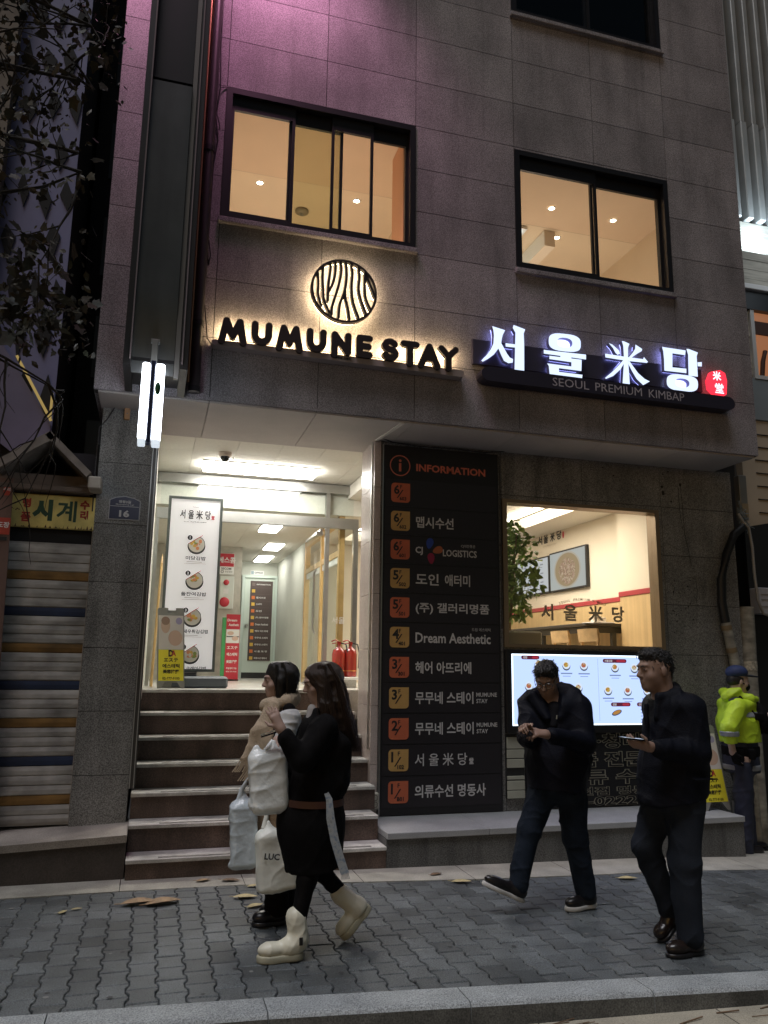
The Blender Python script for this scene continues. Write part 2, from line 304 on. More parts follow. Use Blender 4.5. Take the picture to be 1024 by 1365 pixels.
# ---------------------------------------------------------------- ground
def gz(x):                                              # the pavement falls gently towards the right
    return -0.018 * max(0.0, x - 0.6) - 0.03 * max(0.0, x - 4.6)
def kerb_y(x): return 4.33 - 0.0725 * (x + 0.1)
PAVER = mat('grey_paver', (0.118, 0.131, 0.138), 0.50, speckle=(150, 0.55), noise=(5, 0.18), tone=True, bump=(200, 0.4), stain=(1.6, 0.42, (1, 1, 1)))
SANDJ = mat('paver_joint', (0.012, 0.012, 0.012), 0.95)
def build_pavement():
    mb = MB()
    xs = [-6 + i * 0.5 for i in range(40)]
    for i in range(len(xs) - 1):
        a, b = xs[i], xs[i + 1]
        mb.quad((a, kerb_y(a) - 0.02, gz(a) - 0.012), (b, kerb_y(b) - 0.02, gz(b) - 0.012), (b, 6.6, gz(b) - 0.012), (a, 6.6, gz(a) - 0.012), 1)
    Wd, Ln, am = 0.145, 0.175, 0.0115
    def edge(i, y):                                     # trapezoid wave along the long joint i
        ph = (y / Ln) % 1.0
        q = abs(ph - 0.5) * 2                           # 1 at the ends, 0 at the waist
        s = min(1.0, max(-1.0, (q - 0.5) * 5.0))
        return i * Wd + (1 if i % 2 else -1) * am * s
    g, bv = 0.0042, 0.005
    for i in range(-26, 58):
        k0 = 0.0 if i % 2 == 0 else 0.5
        for k in range(18, 41):
            y0 = (k + k0) * Ln; y1 = y0 + Ln
            xm = (i + 0.5) * Wd
            yb = 6.36 - 0.075 * max(-0.3, min(2.2, xm - 0.8))
            if y1 < kerb_y(xm) or y0 > yb: continue
            cy0, cy1 = max(y0, kerb_y(xm) + 0.002), min(y1, yb)
            if cy1 - cy0 < 0.02: continue
            ys = [y0, y0 + Ln * .2, y0 + Ln * .3, y0 + Ln * .7, y0 + Ln * .8, y1]
            ys = sorted(set([min(max(y, cy0), cy1) for y in ys]))
            sgn = -1 if i % 2 == 0 else 1
            def ed(j, y): return edge(j, y)
            lft = [(ed(i, y), y) for y in ys]; rgt = [(ed(i + 1, y), y) for y in ys]
            out = [(x + g, y) for x, y in lft] + [(x - g, y) for x, y in reversed(rgt)]
            cx = sum(p[0] for p in out) / len(out); cyy = (cy0 + cy1) / 2
            def sh(p, d):
                x = p[0] + (d if p[0] < cx else -d); y = p[1] + (d if p[1] - cy0 < 1e-6 else (-d if cy1 - p[1] < 1e-6 else 0)); return (x, y)
            o1 = [sh(p, 0.0) for p in out]; o1 = [(x, y + (g if abs(y - cy0) < 1e-6 else (-g if abs(y - cy1) < 1e-6 else 0))) for x, y in o1]
            o2 = [sh(p, bv) for p in o1]
            o2 = [(x + 0, y + (bv if abs(p[1] - cy0 - g) < 1e-6 else (-bv if abs(p[1] - cy1 + g) < 1e-6 else 0))) for (x, y), p in zip(o2, o1)]
            hz = rnd.uniform(-0.0018, 0.0018); tx, ty = rnd.uniform(-.012, .012), rnd.uniform(-.012, .012)
            def z(p): return gz(p[0]) + hz + (p[0] - cx) * tx + (p[1] - cyy) * ty
            n = len(out); tn = rnd.choice((0.72, 0.86, 1.0, 1.0, 1.08, 1.2)) * rnd.uniform(.95, 1.05)
            vb = [(p[0], p[1], z(p) - 0.02) for p in o1]; vm = [(p[0], p[1], z(p) - bv) for p in o1]; vt = [(p[0], p[1], z(p)) for p in o2]
            mb.add(vt, [tuple(reversed(range(n)))], 0, tn)
            mb.add(vm + vt, [(j, j + n, (j + 1) % n + n, (j + 1) % n) for j in range(n)], 0, tn)
            mb.add(vb + vm, [(j, j + n, (j + 1) % n + n, (j + 1) % n) for j in range(n)], 0, tn * .8)
    structure('pavement', mb, [PAVER, SANDJ], label='grey interlocking paver pavement')
build_pavement()
mb = MB(); R_ = random.Random(77)
for _ in range(150):
    x, y = R_.uniform(-1, 5.5), R_.uniform(4.3, 6.2)
    if y < kerb_y(x) + .05: continue
    r = R_.uniform(.006, .018); n = 9; a0 = R_.uniform(0, 6)
    pts = [(x + r * R_.uniform(.75, 1.1) * math.cos(a0 + 2 * math.pi * i / n), y + r * R_.uniform(.75, 1.1) * math.sin(a0 + 2 * math.pi * i / n), gz(x) + .0034) for i in range(n)]
    mb.add(pts, [tuple(range(n))], R_.choice((0, 0, 1)))
structure('gum_spots', mb, [mat('dark_gum', (.05, .05, .052), .7), mat('pale_gum', (.24, .24, .23), .7)], 'stuff', 'small dark and pale gum spots on the pavement')
KERB = mat('granite_kerb', (0.33, 0.35, 0.36), 0.6, speckle=(140, 0.45), noise=(6, 0.12), tone=True, bump=(160, 0.3))
def build_kerb():
    mb = MB(); x = -6.35
    while x < 12:
        x1 = x + 1.0 - 0.006
        tn = rnd.uniform(.92, 1.08); b = 0.018; w = 0.185
        P = lambda xx, dy, dz: (xx, kerb_y(xx) - dy, gz(xx) + dz)
        prof = [(0, -.25), (0, 0.006), (w - b, 0.004), (w - b * .3, -b * .3), (w + 0.004, -b), (w + 0.02, -.30)]
        v = [P(x, a, c) for a, c in prof] + [P(x1, a, c) for a, c in prof]; n = len(prof)
        mb.add(v, [(i, i + 1, i + 1 + n, i + n) for i in range(n - 2)] + [tuple(range(n)), tuple(reversed(range(n, 2 * n)))], 0, tn)
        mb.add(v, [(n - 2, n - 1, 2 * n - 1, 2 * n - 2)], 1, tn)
        x += 1.0
    structure('kerb', mb, [KERB, mat('shaded_kerb_face', (.085, .085, .08), .8, noise=(5, .4), speckle=(120, .4), tone=True)])  # shade of the kerb's front is put into this darker face colour
    mb = MB()                                            # road surface far in front and the pale concrete gutter beside the kerb
    mb.quad((-60, -60, -.165), (60, -60, -.165), (60, 4.2, -.165), (-60, 4.6, -.165), 0)
    structure('road', mb, mat('asphalt', (0.045, 0.045, 0.048), 0.85, speckle=(180, 0.4), noise=(3, 0.2), bump=(120, 0.6)))
    mb = MB()
    for i in range(-6, 12):
        a, b = float(i), i + 0.994
        mb.quad((a, kerb_y(a) - .62, gz(a) * .2 - .134), (b, kerb_y(b) - .62, gz(b) * .2 - .134), (b, kerb_y(b) - .15, gz(b) * .2 - .126), (a, kerb_y(a) - .15, gz(a) * .2 - .126), 0, rnd.uniform(.94, 1.06))
    structure('gutter_path', mb, mat('gutter_concrete', (0.42, 0.38, 0.30), 0.85, noise=(5, 0.15), speckle=(140, .2), tone=True, bump=(90, .3)))
    mb = MB()                                            # pale granite strip along the building line
    for i in range(-7, 10):
        a, b = i * 0.9 - 0.1, i * 0.9 + 0.795
        f = lambda xx: 6.36 - 0.075 * max(-0.3, min(2.2, xx - 0.8))
        mb.add([(a, f(a), gz(a) + .004), (b, f(b), gz(b) + .004), (b, 6.9, gz(b) + .006), (a, 6.9, gz(a) + .006), (a, f(a), -.2), (b, f(b), -.2)], [(0, 1, 2, 3), (0, 4, 5, 1)], 0, rnd.uniform(.9, 1.05))
    structure('granite_strip_path', mb, mat('pale_strip_granite', (0.36, 0.345, 0.30), 0.75, noise=(4, .22), speckle=(150, .2), tone=True))
    mb = MB()
    mb.quad((-60, 4.0, -.30), (60, 3.6, -.30), (60, 90, -.30), (-60, 90, -.30), 0)
    structure('ground', mb, mat('dark_ground', (0.05, 0.05, 0.05), 0.9, noise=(2, .2)))
build_kerb()

# ---------------------------------------------------------------- the stone building
YF, YW, ZS = 6.69, 7.37, 3.865
BX0, BX1 = -0.60, 6.09
bld = thing('stone_building', 'grey granite corner building with lit windows above a recessed stair entrance', 'building', (2.7, 7.0, 0))
def rect_minus(r, holes):
    out = [r]
    for h in holes:
        nx = []
        for a in out:
            x0, x1, z0, z1 = a; hx0, hx1, hz0, hz1 = h
            if hx1 <= x0 + 1e-6 or hx0 >= x1 - 1e-6 or hz1 <= z0 + 1e-6 or hz0 >= z1 - 1e-6: nx.append(a); continue
            if hx0 > x0: nx.append((x0, hx0, z0, z1))
            if hx1 < x1: nx.append((hx1, x1, z0, z1))
            m0, m1 = max(x0, hx0), min(x1, hx1)
            if hz0 > z0: nx.append((m0, m1, z0, hz0))
            if hz1 < z1: nx.append((m0, m1, hz1, z1))
        out = nx
    return out
def cladding(mb, y, xs, zs, holes=(), gap=0.0065, dep=0.02, mi=0, mj=1, spread=.13, thick=.12):
    for i in range(len(xs) - 1):
        for k in range(len(zs) - 1):
            tn = 1 + rnd.uniform(-spread, spread)
            for (x0, x1, z0, z1) in rect_minus((xs[i] + gap / 2, xs[i + 1] - gap / 2, zs[k] + gap / 2, zs[k + 1] - gap / 2), holes):
                if x1 - x0 > .004 and z1 - z0 > .004: mb.box(x0, x1, y, y + dep, z0, z1, mi, tn)
    for (x0, x1, z0, z1) in rect_minus((xs[0], xs[-1], zs[0], zs[-1]), holes):
        mb.box(x0 + .001, x1 - .001, y + .007, y + thick, z0 + .001, z1 - .001, mj)

W1 = (0.35, 2.217, 5.605, 6.95); W2 = (3.30, 5.145, 5.58, 6.925); W3 = (3.30, 5.17, 8.58, 9.95)
ZJ = [3.865, 4.44, 5.0, 5.56, 6.02, 6.49, 6.96, 7.475, 8.0, 8.51, 9.03, 9.55, 10.07, 10.6, 11.1]
mb = MB()
cladding(mb, YF, [-0.60, 0.35, 1.30, 2.22, 3.30, 4.24, 5.15, BX1], ZJ, [W1, W2, W3])
# side returns, so that the block has its depth
for xa, xb in ((BX0 + .002, BX0 + .10), (BX1 - .10, BX1 - .002)):
    mb.box(xa, xb, YF + .125, 15.5, 3.87, 11.1, 0, .9)
mb.box(BX0 + .1, BX1 - .1, 15.4, 15.5, 0, 11.1, 0); mb.box(BX0, BX1, YF + .02, 15.5, 11.101, 11.3, 0)
obj('facade_cladding', mb, [GRANITE, JOINT], bld)
mb = MB()
sx = [-0.565, 0.35, 1.30, 2.22, 3.30, 4.24, 5.15, BX1 - .03]
for i in range(len(sx) - 1):
    mb.box(sx[i] + .003, sx[i + 1] - .003, YF + .03, 7.86 if i < 3 else 7.40, ZS - .02 + .004, ZS + .02, 0, rnd.uniform(.95, 1.04))
mb.box(BX0 + .004, BX1 - .004, YF + .006, YF + .027, ZS + .0005, ZS + .03, 1)        # drip edge
obj('soffit', mb, [SOFFIT, GRANITE], bld)
mb = MB(); v = [(2.10, 6.72), (2.135, 6.72), (2.06, 7.355), (2.03, 7.355)]; z_ = ZS - .017
mb.add([(a, b, z_) for a, b in v] + [(a, b, z_ - .012) for a, b in v], [(4, 7, 6, 5), (0, 4, 5, 1), (1, 5, 6, 2), (2, 6, 7, 3), (3, 7, 4, 0)]); obj('soffit_trim', mb, mat('pale_trim', (.70, .66, .62), .4), bld)
# left pillar with the jamb
mb = MB()
cladding(mb, 7.15, [-0.545, -0.10], [0.2, 0.71, 1.222, 1.743, 2.299, 2.806, 3.353, 3.86], gap=.006, spread=.05, thick=2.6)
obj('pillar', mb, [GRANITE_D, JOINT], bld)
mb = MB()
mb.box(-0.098, -0.090, 7.13, 7.16, 0.60, 3.85, 0); mb.box(-0.0895, -0.066, 7.135, 7.18, 0.60, 3.85, 2); mb.box(-0.0655, -0.058, 7.125, 7.18, 0.60, 3.85, 0); mb.box(-0.0575, -0.048, 7.135, 7.18, 0.60, 3.85, 2); mb.box(-0.097, -0.05, 7.185, 8.1, 1.30, 3.85, 1)
obj('steel_jamb', mb, [mat('dull_steel', (.40, .40, .39), .45, .4), POLISH, mat('dark_jamb', (.06, .058, .055), .5)], bld)
# lower wall behind the directory, with the restaurant window
RW = (3.41, 5.29, 1.82, 3.345)
mb = MB()
cladding(mb, YW, [2.10, 3.405, 4.356, 5.335, 6.285], [0.0, 0.40, 1.24, 1.775, 2.31, 2.85, 3.39, 3.86], [RW], spread=.06)
mb.box(6.17, 6.28, YW + .13, 14, 0, 3.86, 0, .8)
obj('lower_wall', mb, [GRANITE_D, JOINT], bld)
mb = MB(); R_ = random.Random(31)
for (x, z, r) in ((5.45, 3.80, .013), (5.38, 3.765, .010), (5.47, 3.46, .012), (5.6, 3.66, .016), (4.62, 3.78, .010), (4.75, 3.70, .012), (5.36, 3.62, .018), (5.37, 3.55, .02)): mb.disc((x, YW - .0015, z), r, 9, rz=r * R_.uniform(.7, 1.6))
def crack(pts, r=.0028): mb.tube([(a, YW - .0005, b) for a, b in pts], r, 4)
crack([(5.60, 3.66), (5.615, 3.4), (5.62, 3.1), (5.66, 2.9), (5.68, 2.75)]); crack([(5.57, 3.63), (5.575, 3.35), (5.60, 3.15)]); crack([(5.62, 2.62), (5.73, 2.61), (5.74, 2.45), (5.72, 2.35)]); crack([(5.40, 2.55), (5.45, 2.50), (5.43, 2.42)])
for _ in range(40): mb.disc((R_.uniform(5.38, 5.75), YW - .0012, R_.uniform(2.0, 2.62)), R_.uniform(.003, .012), 7, rz=R_.uniform(.003, .010))
obj('wall_mark', mb, mat('old_fixing_mark', (.03, .03, .03), .9), bld)
# stone pilaster between stair and directory (its inner face is pale and polished)
mb = MB()
zz = [0.2, 0.72, 1.25, 1.78, 2.31, 2.84, 3.37, 3.862]
for k in range(len(zz) - 1):
    mb.box(2.03, 2.097, YW - .005, YW + .30, zz[k] + .002, zz[k + 1] - .002, 0, rnd.uniform(.93, 1.05))
    mb.box(2.04, 2.38, YW + .303, 7.90, zz[k] + .002, zz[k + 1] - .002, 0, rnd.uniform(.93, 1.05))
mb.box(2.016, 2.0295, YW + .05, YW + .075, .85, 3.86, 1)
obj('pilaster', mb, [POLISH, STEEL], bld)

def window(name, R, sashes, y, mframe, fw=.055, depth=.16, panes=None, sill=True, top=.14, railh=.045):
    """frame set into the opening R; sashes = x limits of each pane as fractions"""
    x0, x1, z0, z1 = R; mb = MB()
    mb.box(x0, x0 + fw, y - .012, y + depth, z0, z1); mb.box(x1 - fw, x1, y - .012, y + depth, z0, z1)
    mb.box(x0 + fw, x1 - fw, y - .012, y + depth, z0, z0 + fw); mb.box(x0 + fw, x1 - fw, y - .012, y + depth, z1 - fw, z1)
    w = tag(obj(name, mb, mframe, bld))
    for i, (a, b, off, pm) in enumerate(sashes):
        xa, xb = x0 + fw + (x1 - x0 - 2 * fw) * a, x0 + fw + (x1 - x0 - 2 * fw) * b
        ya = y + .03 + off; mb = MB(); zt = z1 - fw; r = .028
        mb.box(xa, xa + r, ya, ya + .03, z0 + fw, zt); mb.box(xb - r, xb, ya, ya + .03, z0 + fw, zt)
        mb.box(xa + r, xb - r, ya, ya + .03, z0 + fw, z0 + fw + railh); mb.box(xa + r, xb - r, ya, ya + .03, zt - top, zt)
        obj('sash', mb, mframe, w)
        mb = MB(); mb.box(xa + r, xb - r, ya + .011, ya + .017, z0 + fw + railh, zt - top); obj('pane', mb, pm, w)
    if sill:
        mb = MB(); mb.box(x0 - .02, x1 + .02, y - .045, y + .02, z0 - .055, z0 - .003, bev=.006); obj('sill', mb, GRANITE, w)
    return w
window('window', W1, [(0, .345, 0, PANE), (.315, .62, .04, PANE_G), (.55, .79, 0, PANE), (.78, 1, .04, PANE)], YF, BLACKM)
window('window', W2, [(0, .53, 0, PANE), (.50, 1, .04, PANE)], YF, BLACKM)
window('window', W3, [(0, .53, 0, PANE), (.50, 1, .04, PANE)], YF, BLACKM)

# rooms behind the first-floor windows: open boxes with two-tone ceilings
def room(x0, x1, y1, z0, zc, yb, mw, mc1, mc2, name='upper_room'):
    mb = MB(); y0 = YF + .14
    mb.quad((x0, y0, zc), (x1, y0, zc), (x1, yb, zc), (x0, yb, zc), 1)
    mb.quad((x0, yb, zc - .002), (x1, yb, zc - .002), (x1, y1, zc - .002), (x0, y1, zc - .002), 2)
    mb.quad((x0, y1, z0), (x1, y1, z0), (x1, y1, zc), (x0, y1, zc), 0)
    mb.quad((x0, y0, z0), (x0, y1, z0), (x0, y1, zc), (x0, y0, zc), 0); mb.quad((x1, y0, z0), (x1, y1, z0), (x1, y1, zc), (x1, y0, zc), 0)
    mb.quad((x0, y0, z0), (x1, y0, z0), (x1, y1, z0), (x0, y1, z0), 0)
    return obj(name, mb, [mw, mc1, mc2], bld)
room(-.3, 2.68, 12.5, 4.1, 7.2, 8.32, WARMW, WARMC, WARMW)
room(2.75, 5.9, 12.5, 4.1, 7.2, 8.35, WARMW, WARMC, WARMW)
room(2.75, 5.9, 9.5, 7.3, 10.4, 8.35, DARK, DARK, DARK)
mb = MB(); mb.box(2.16, 2.6, 6.9, 7.0, 4.2, 7.19); mb.box(2.25, 2.6, 7.003, 7.6, 4.2, 7.19); obj('orange_partition', mb, ORANGEW, bld)
mb = MB(); mb.box(4.55, 4.70, 8.4, 12.4, 6.98, 7.195); obj('ceiling_beam', mb, CREAM, bld)
lamp('room_fill', 'AREA', (1.1, 8.6, 4.4), 44, (1.0, 0.83, 0.66), 1.6, (1.1, 8.4, 9))  # unseen upward fills below the sills, added to light the rooms evenly
lamp('room_fill', 'AREA', (1.7, 7.0, 4.6), 7, (1.0, 0.72, 0.50), .3, (2.3, 7.2, 6.4))
lamp('room_fill', 'AREA', (4.3, 8.7, 4.4), 47, (1.0, 0.84, 0.68), 1.6, (4.3, 8.5, 9))
DL = emis('lit_downlight', (1.0, 0.86, 0.62), 30.0)
def downlight(x, y, z, r=.035):
    t = thing('downlight', 'round recessed ceiling downlight glowing behind the upper window', 'ceiling light', (x, y, z), 'downlights in the upper rooms')
    mb = MB(); mb.lathe([(r + .018, 0), (r + .018, -.008), (r, -.008), (r * .9, .0)], (x, y, z), 16); obj('trim_ring', mb, WHITE, t)
    mb = MB(); mb.disc((x, y, z - .006), r, 16, (1, 0, 0), (0, -1, 0)); obj('lens', mb, DL, t)
    return t
d0 = None
for (x, y, lab) in ((.88, 8.47, 'small lit downlight seen through the leftmost pane of the wide window'), (2.06, 8.49, 'small lit downlight seen through the third pane of the wide window'),
               (4.40, 7.92, 'higher lit downlight in the left pane of the two-pane window'), (5.27, 7.93, 'lit downlight in the right pane of the two-pane window'), (4.79, 8.51, 'lower lit downlight in the left pane of the two-pane window')):
    if d0 is None: d0 = downlight(x, y, 7.195); o = d0
    else: o = copy_tree(d0, (x, y, 7.195))
    o['label'] = lab
o = copy_tree(d0, (2.36, 7.8, 7.195)); o['label'] = 'small lit downlight in the narrow orange rightmost pane'
t = thing('smoke_detector', 'round dark smoke detector on the ceiling behind the greenish pane', 'smoke detector', (1.46, 8.90, 7.19))
mb = MB(); mb.lathe([(.085, 0), (.085, -.02), (.05, -.045), (.0, -.047)], (1.46, 8.90, 7.19), 20); obj('cover', mb, mat('detector_grey', (.25, .22, .17), .5), t)
mb = MB(); mb.lathe([(.025, -.046), (.02, -.06), (0, -.06)], (1.46, 8.90, 7.19), 12); obj('sensor_cap', mb, GREYM, t)
t = thing('tube_lamp', 'short bluish lit tube lamp in the lower left of the two-pane window', 'ceiling light', (4.20, 8.45, 7.13))
mb = MB(); mb.box(4.12, 4.30, 8.38, 9.6, 7.15, 7.19); obj('housing', mb, WHITE, t)
mb = MB(); mb.tube([(4.21, 8.42, 7.125), (4.21, 9.55, 7.125)], .018); obj('tube', mb, emis('cool_tube', (.7, .95, 1.0), 6), t)

# ---- entrance porch and hall
ZL, YG = 1.364, 9.5
mb = MB(); mb.box(-.10, 3.0, 8.32, 15.1, ZL - .3, ZL - .002, 0); obj('hall_floor', mb, mat('hall_floor_tile', (.62, .60, .56), .25, noise=(7, .06), speckle=(80, .08)), bld)
mb = MB()
for i in range(6):
    for j in range(3):
        mb.box(-.15 + i * .45 + .002, -.15 + (i + 1) * .45 - .002, 7.875 + j * .56, 7.875 + (j + 1) * .56 - .004, ZS + .002, ZS + .03, 0, rnd.uniform(.97, 1.03))
mb.box(-.15, 2.6, 7.85, 9.6, ZS + .035, ZS + .06, 1)
for i in range(6):
    for j in range(9):
        mb.box(-.15 + i * .45 + .0015, -.15 + (i + 1) * .45 - .0015, 9.62 + j * .6, 9.62 + (j + 1) * .6 - .003, 3.487, 3.52, 0, rnd.uniform(.97, 1.03))
mb.box(-.15, 2.6, 9.62, 15.1, 3.525, 3.55, 1); mb.box(-.15, 2.6, 9.60, 9.618, 3.487, 3.86, 0)
obj('entrance_ceiling', mb, [TILEC, JOINT], bld)
mb = MB()
mb.box(-.15, 2.4, 14.77, 14.9, ZL, 3.52, 0)                   # end wall
mb.box(2.205, 2.30, 12.05, 14.77, ZL, 3.52, 0)                # right wall at the back
mb.box(-.15, -.05, 8.1, 14.9, ZL, 3.85, 0)                    # left wall
mb.box(-.15, 1.34, 12.9, 13.1, ZL, 3.52, 2)                   # tiled return wall
mb.box(1.36, 2.2, 14.74, 14.768, ZL, ZL + .13, 1); mb.box(2.175, 2.203, 12.1, 14.74, ZL, ZL + .13, 1)
obj('hall_wall', mb, [WALLP, mat('black_skirting', (.04, .04, .04), .4), mat('beige_wall_tile', (.46, .44, .39), .35, noise=(9, .12))], bld)
d = MB(); d.box(1.55, 1.60, 14.70, 14.768, ZL, 3.24); d.box(2.16, 2.203, 14.70, 14.768, ZL, 3.24); d.box(1.602, 2.158, 14.70, 14.768, 3.19, 3.24)
hd = obj('hall_door', d, mat('mint_door_frame', (.62, .72, .66), .45), bld)
d = MB(); d.box(1.603, 2.157, 14.73, 14.765, ZL + .1, 3.185, bev=.004); obj('door_leaf', d, mat('mint_door_leaf', (.66, .75, .68), .4), hd)
d = MB(); d.tube([(1.60 + .05, 14.72, 2.30), (1.66, 14.66, 2.30)], .022, 10); d.lathe([(.03, -.005), (.035, .03), (.0, .045)], (1.655, 14.66, 2.30), 12, axis='y'); obj('door_knob', d, STEEL, hd)
# glass entrance front
g = MB()
g.box(-.04, 2.42, YG, YG + .07, 3.745, 3.855)                 # head
g.box(-.04, 2.42, YG - .003, YG + .073, 3.30, 3.43)           # transom
g.box(2.0, 2.05, YG + .002, YG + .068, ZL, 3.298); g.box(2.0, 2.05, YG + .002, YG + .068, 3.432, 3.743)
g.box(-.04, 0.0, YG + .002, YG + .068, ZL, 3.298); g.box(2.36, 2.42, YG + .002, YG + .068, ZL, 3.298)
ent = obj('entrance_door', g, mat('aluminium_frame', (.42, .42, .40), .35, .9, noise=(5, .1)), bld)
g = MB(); g.box(0, 2.0, YG + .03, YG + .04, 3.432, 3.743); g.box(2.05, 2.36, YG + .03, YG + .04, 3.432, 3.743); g.box(2.05, 2.36, YG + .03, YG + .04, ZL, 3.298); obj('fixed_pane', g, PANE_D, ent)
g = MB(); text(g, '서울', (2.11, YG + .027, 2.16), h=.085, bold=.01); obj('glass_lettering', g, INKW, ent)
g = MB(); g.box(1.955, 1.967, YG + .08, YG + 1.05, ZL + .03, 3.26); obj('door_leaf', g, PANE_D, ent)
g = MB(); g.box(1.945, 1.977, YG + .08, YG + 1.05, 3.262, 3.296); g.box(1.945, 1.977, YG + .08, YG + 1.05, ZL + .004, ZL + .028); g.tube([(1.93, YG + .16, 2.0), (1.90, YG + .16, 2.05), (1.90, YG + .16, 2.75), (1.93, YG + .16, 2.8)], .014); obj('door_handle', g, STEEL, ent)
g = MB(); g.box(1.90, 1.99, YG + .08, YG + .20, 3.22, 3.26); obj('door_closer', g, STEEL, ent)
# wood-framed glass screen between hall and restaurant
g = MB()
for y in (9.62, 10.72, 11.9): g.box(2.205, 2.275, y, y + .09, ZL, 3.48)
for z in (ZL, 2.98, 3.40): g.box(2.207, 2.273, 9.71, 11.9, z, z + .075)
scr = obj('wooden_glass_screen', g, WOODY, bld)
g = MB(); g.box(2.235, 2.245, 9.71, 11.9, ZL + .075, 2.98); obj('pane', g, PANE_D, scr)
g = MB(); g.box(2.222, 2.262, 9.72, 11.89, 2.90, 2.979); obj('glass_rail', g, WHITE, scr)

# ---- restaurant
ZR = 1.28
g = MB()
g.box(5.955, 6.05, 7.52, 13.4, ZR, 2.493, 1); g.box(5.955, 6.05, 7.52, 13.4, 2.562, 3.9, 0)       # right wall, wood below, cream above
g.box(2.3, 6.0, 13.4, 13.5, ZR, 3.9, 0)                                                          # back wall
g.box(5.80, 5.953, 7.52, 8.97, ZR, 2.528, 1); g.box(5.80, 5.953, 7.52, 8.97, 2.598, 3.9, 0)      # pier by the window
g.box(2.28, 2.30, 12.0, 13.4, ZR, 3.9, 0)
obj('restaurant_wall', g, [CREAM, mat('oak_panelling', (.66, .47, .24), .5, noise=(3, .06), stain=(1, .15, (14, 14, .6)))], bld)
g = MB(); g.box(5.943, 5.99, 8.97, 13.39, 2.495, 2.56, bev=.006); g.box(5.785, 5.94, 7.52, 8.985, 2.530, 2.596, bev=.006); obj('red_dado_rail', g, mat('red_rail', (.42, .05, .06), .4), bld)
g = MB(); g.box(2.3, 6.0, 7.5, 13.4, ZR - .2, ZR, 0); obj('restaurant_floor', g, mat('restaurant_floor_tile', (.45, .40, .34), .4, noise=(5, .08)), bld)
g = MB()
g.box(2.3, 3.0, 7.52, 13.4, 3.70, 3.86, 0); g.box(5.35, 6.0, 7.52, 13.4, 3.70, 3.86, 0); g.box(3.0, 5.35, 7.52, 8.6, 3.70, 3.86, 0); g.box(3.0, 5.35, 12.9, 13.4, 3.70, 3.86, 0)
g.box(2.3, 6.0, 7.52, 13.4, 3.98, 4.02, 0)
obj('restaurant_ceiling', g, mat('restaurant_ceiling_paint', (.80, .76, .68), .8), bld)
g = MB()
g.box(3.02, 5.33, 8.62, 8.66, 3.88, 3.93); g.box(3.02, 5.33, 12.83, 12.87, 3.88, 3.93); g.box(3.02, 3.06, 8.67, 12.82, 3.88, 3.93); g.box(5.29, 5.33, 8.67, 12.82, 3.88, 3.93)
cv = thing('cove_light', 'bright cove lighting in the recessed restaurant ceiling', 'ceiling light', (4.2, 10.7, 3.9)); obj('light_strip', g, emis('warm_cove', (1.0, .92, .76), 7.0), cv)
lamp('restaurant_fill', 'AREA', (4.3, 9.7, 3.95), 135, (1.0, .92, .78), 2.0, (4.3, 9.7, 0))  # added fill without a fixture, stands in for the restaurant's lighting
g = MB()
fw = .05
g.box(RW[0], RW[0] + fw, YW - .015, YW + .15, RW[2], RW[3]); g.box(RW[1] - fw, RW[1], YW - .015, YW + .15, RW[2], RW[3])
g.box(RW[0] + fw, RW[1] - fw, YW - .015, YW + .15, RW[2], RW[2] + .035); g.box(RW[0] + fw, RW[1] - fw, YW - .015, YW + .15, RW[3] - .035, RW[3])
rw = obj('restaurant_window', g, mat('bronze_frame', (.30, .22, .14), .4, .5), bld)
g = MB(); g.box(RW[0] + fw, RW[1] - fw, YW + .06, YW + .07, RW[2] + .035, RW[3] - .035); obj('pane', g, PANE, rw)
GOLD = mat('gold_decal', (.52, .43, .29), .5)
g = MB()
for ch, xc, h in (('서', 3.93, .17), ('울', 4.20, .17), ('米', 4.50, .17), ('당', 4.77, .17)): g = MB(); text(g, ch, (xc, YW + .058, 2.19), h=h, bold=.03, align='c'); obj('window_letter', g, GOLD, rw)
g = MB()
for k, ch in enumerate("SEOUL PREMIUM KIMBAP"):
    if ch != ' ':
        q = (k - 9.5) / 9.5; text(g, ch, (4.35 + q * .27, YW + .058, 2.335 - q * q * .05), h=.026, bold=.02, align='c', plane=((math.cos(q * -.3), 0, math.sin(q * -.3)), (-math.sin(q * -.3), 0, math.cos(q * -.3))))
obj('arched_lettering', g, GOLD, rw)

# ---------------------------------------------------------------- stairs and ledges
st = thing('stone_staircase', 'seven stone steps with pale nosings climbing into the lit entrance', 'staircase', (1.0, 7.4, 0))
YS, TR, RZ, Z1 = 6.642, 0.2604, 0.2023, 0.152
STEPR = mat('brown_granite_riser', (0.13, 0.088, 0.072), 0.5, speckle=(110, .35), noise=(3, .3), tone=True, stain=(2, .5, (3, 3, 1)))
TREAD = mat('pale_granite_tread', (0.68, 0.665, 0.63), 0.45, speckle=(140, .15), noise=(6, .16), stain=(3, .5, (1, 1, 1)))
STRIP = mat('antislip_strip', (0.19, 0.18, 0.17), 0.8, noise=(30, .3))
g = MB()
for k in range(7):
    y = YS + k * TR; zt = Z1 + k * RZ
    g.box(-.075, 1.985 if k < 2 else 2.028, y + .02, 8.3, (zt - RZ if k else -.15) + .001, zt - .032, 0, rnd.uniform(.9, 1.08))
obj('riser', g, STEPR, st)
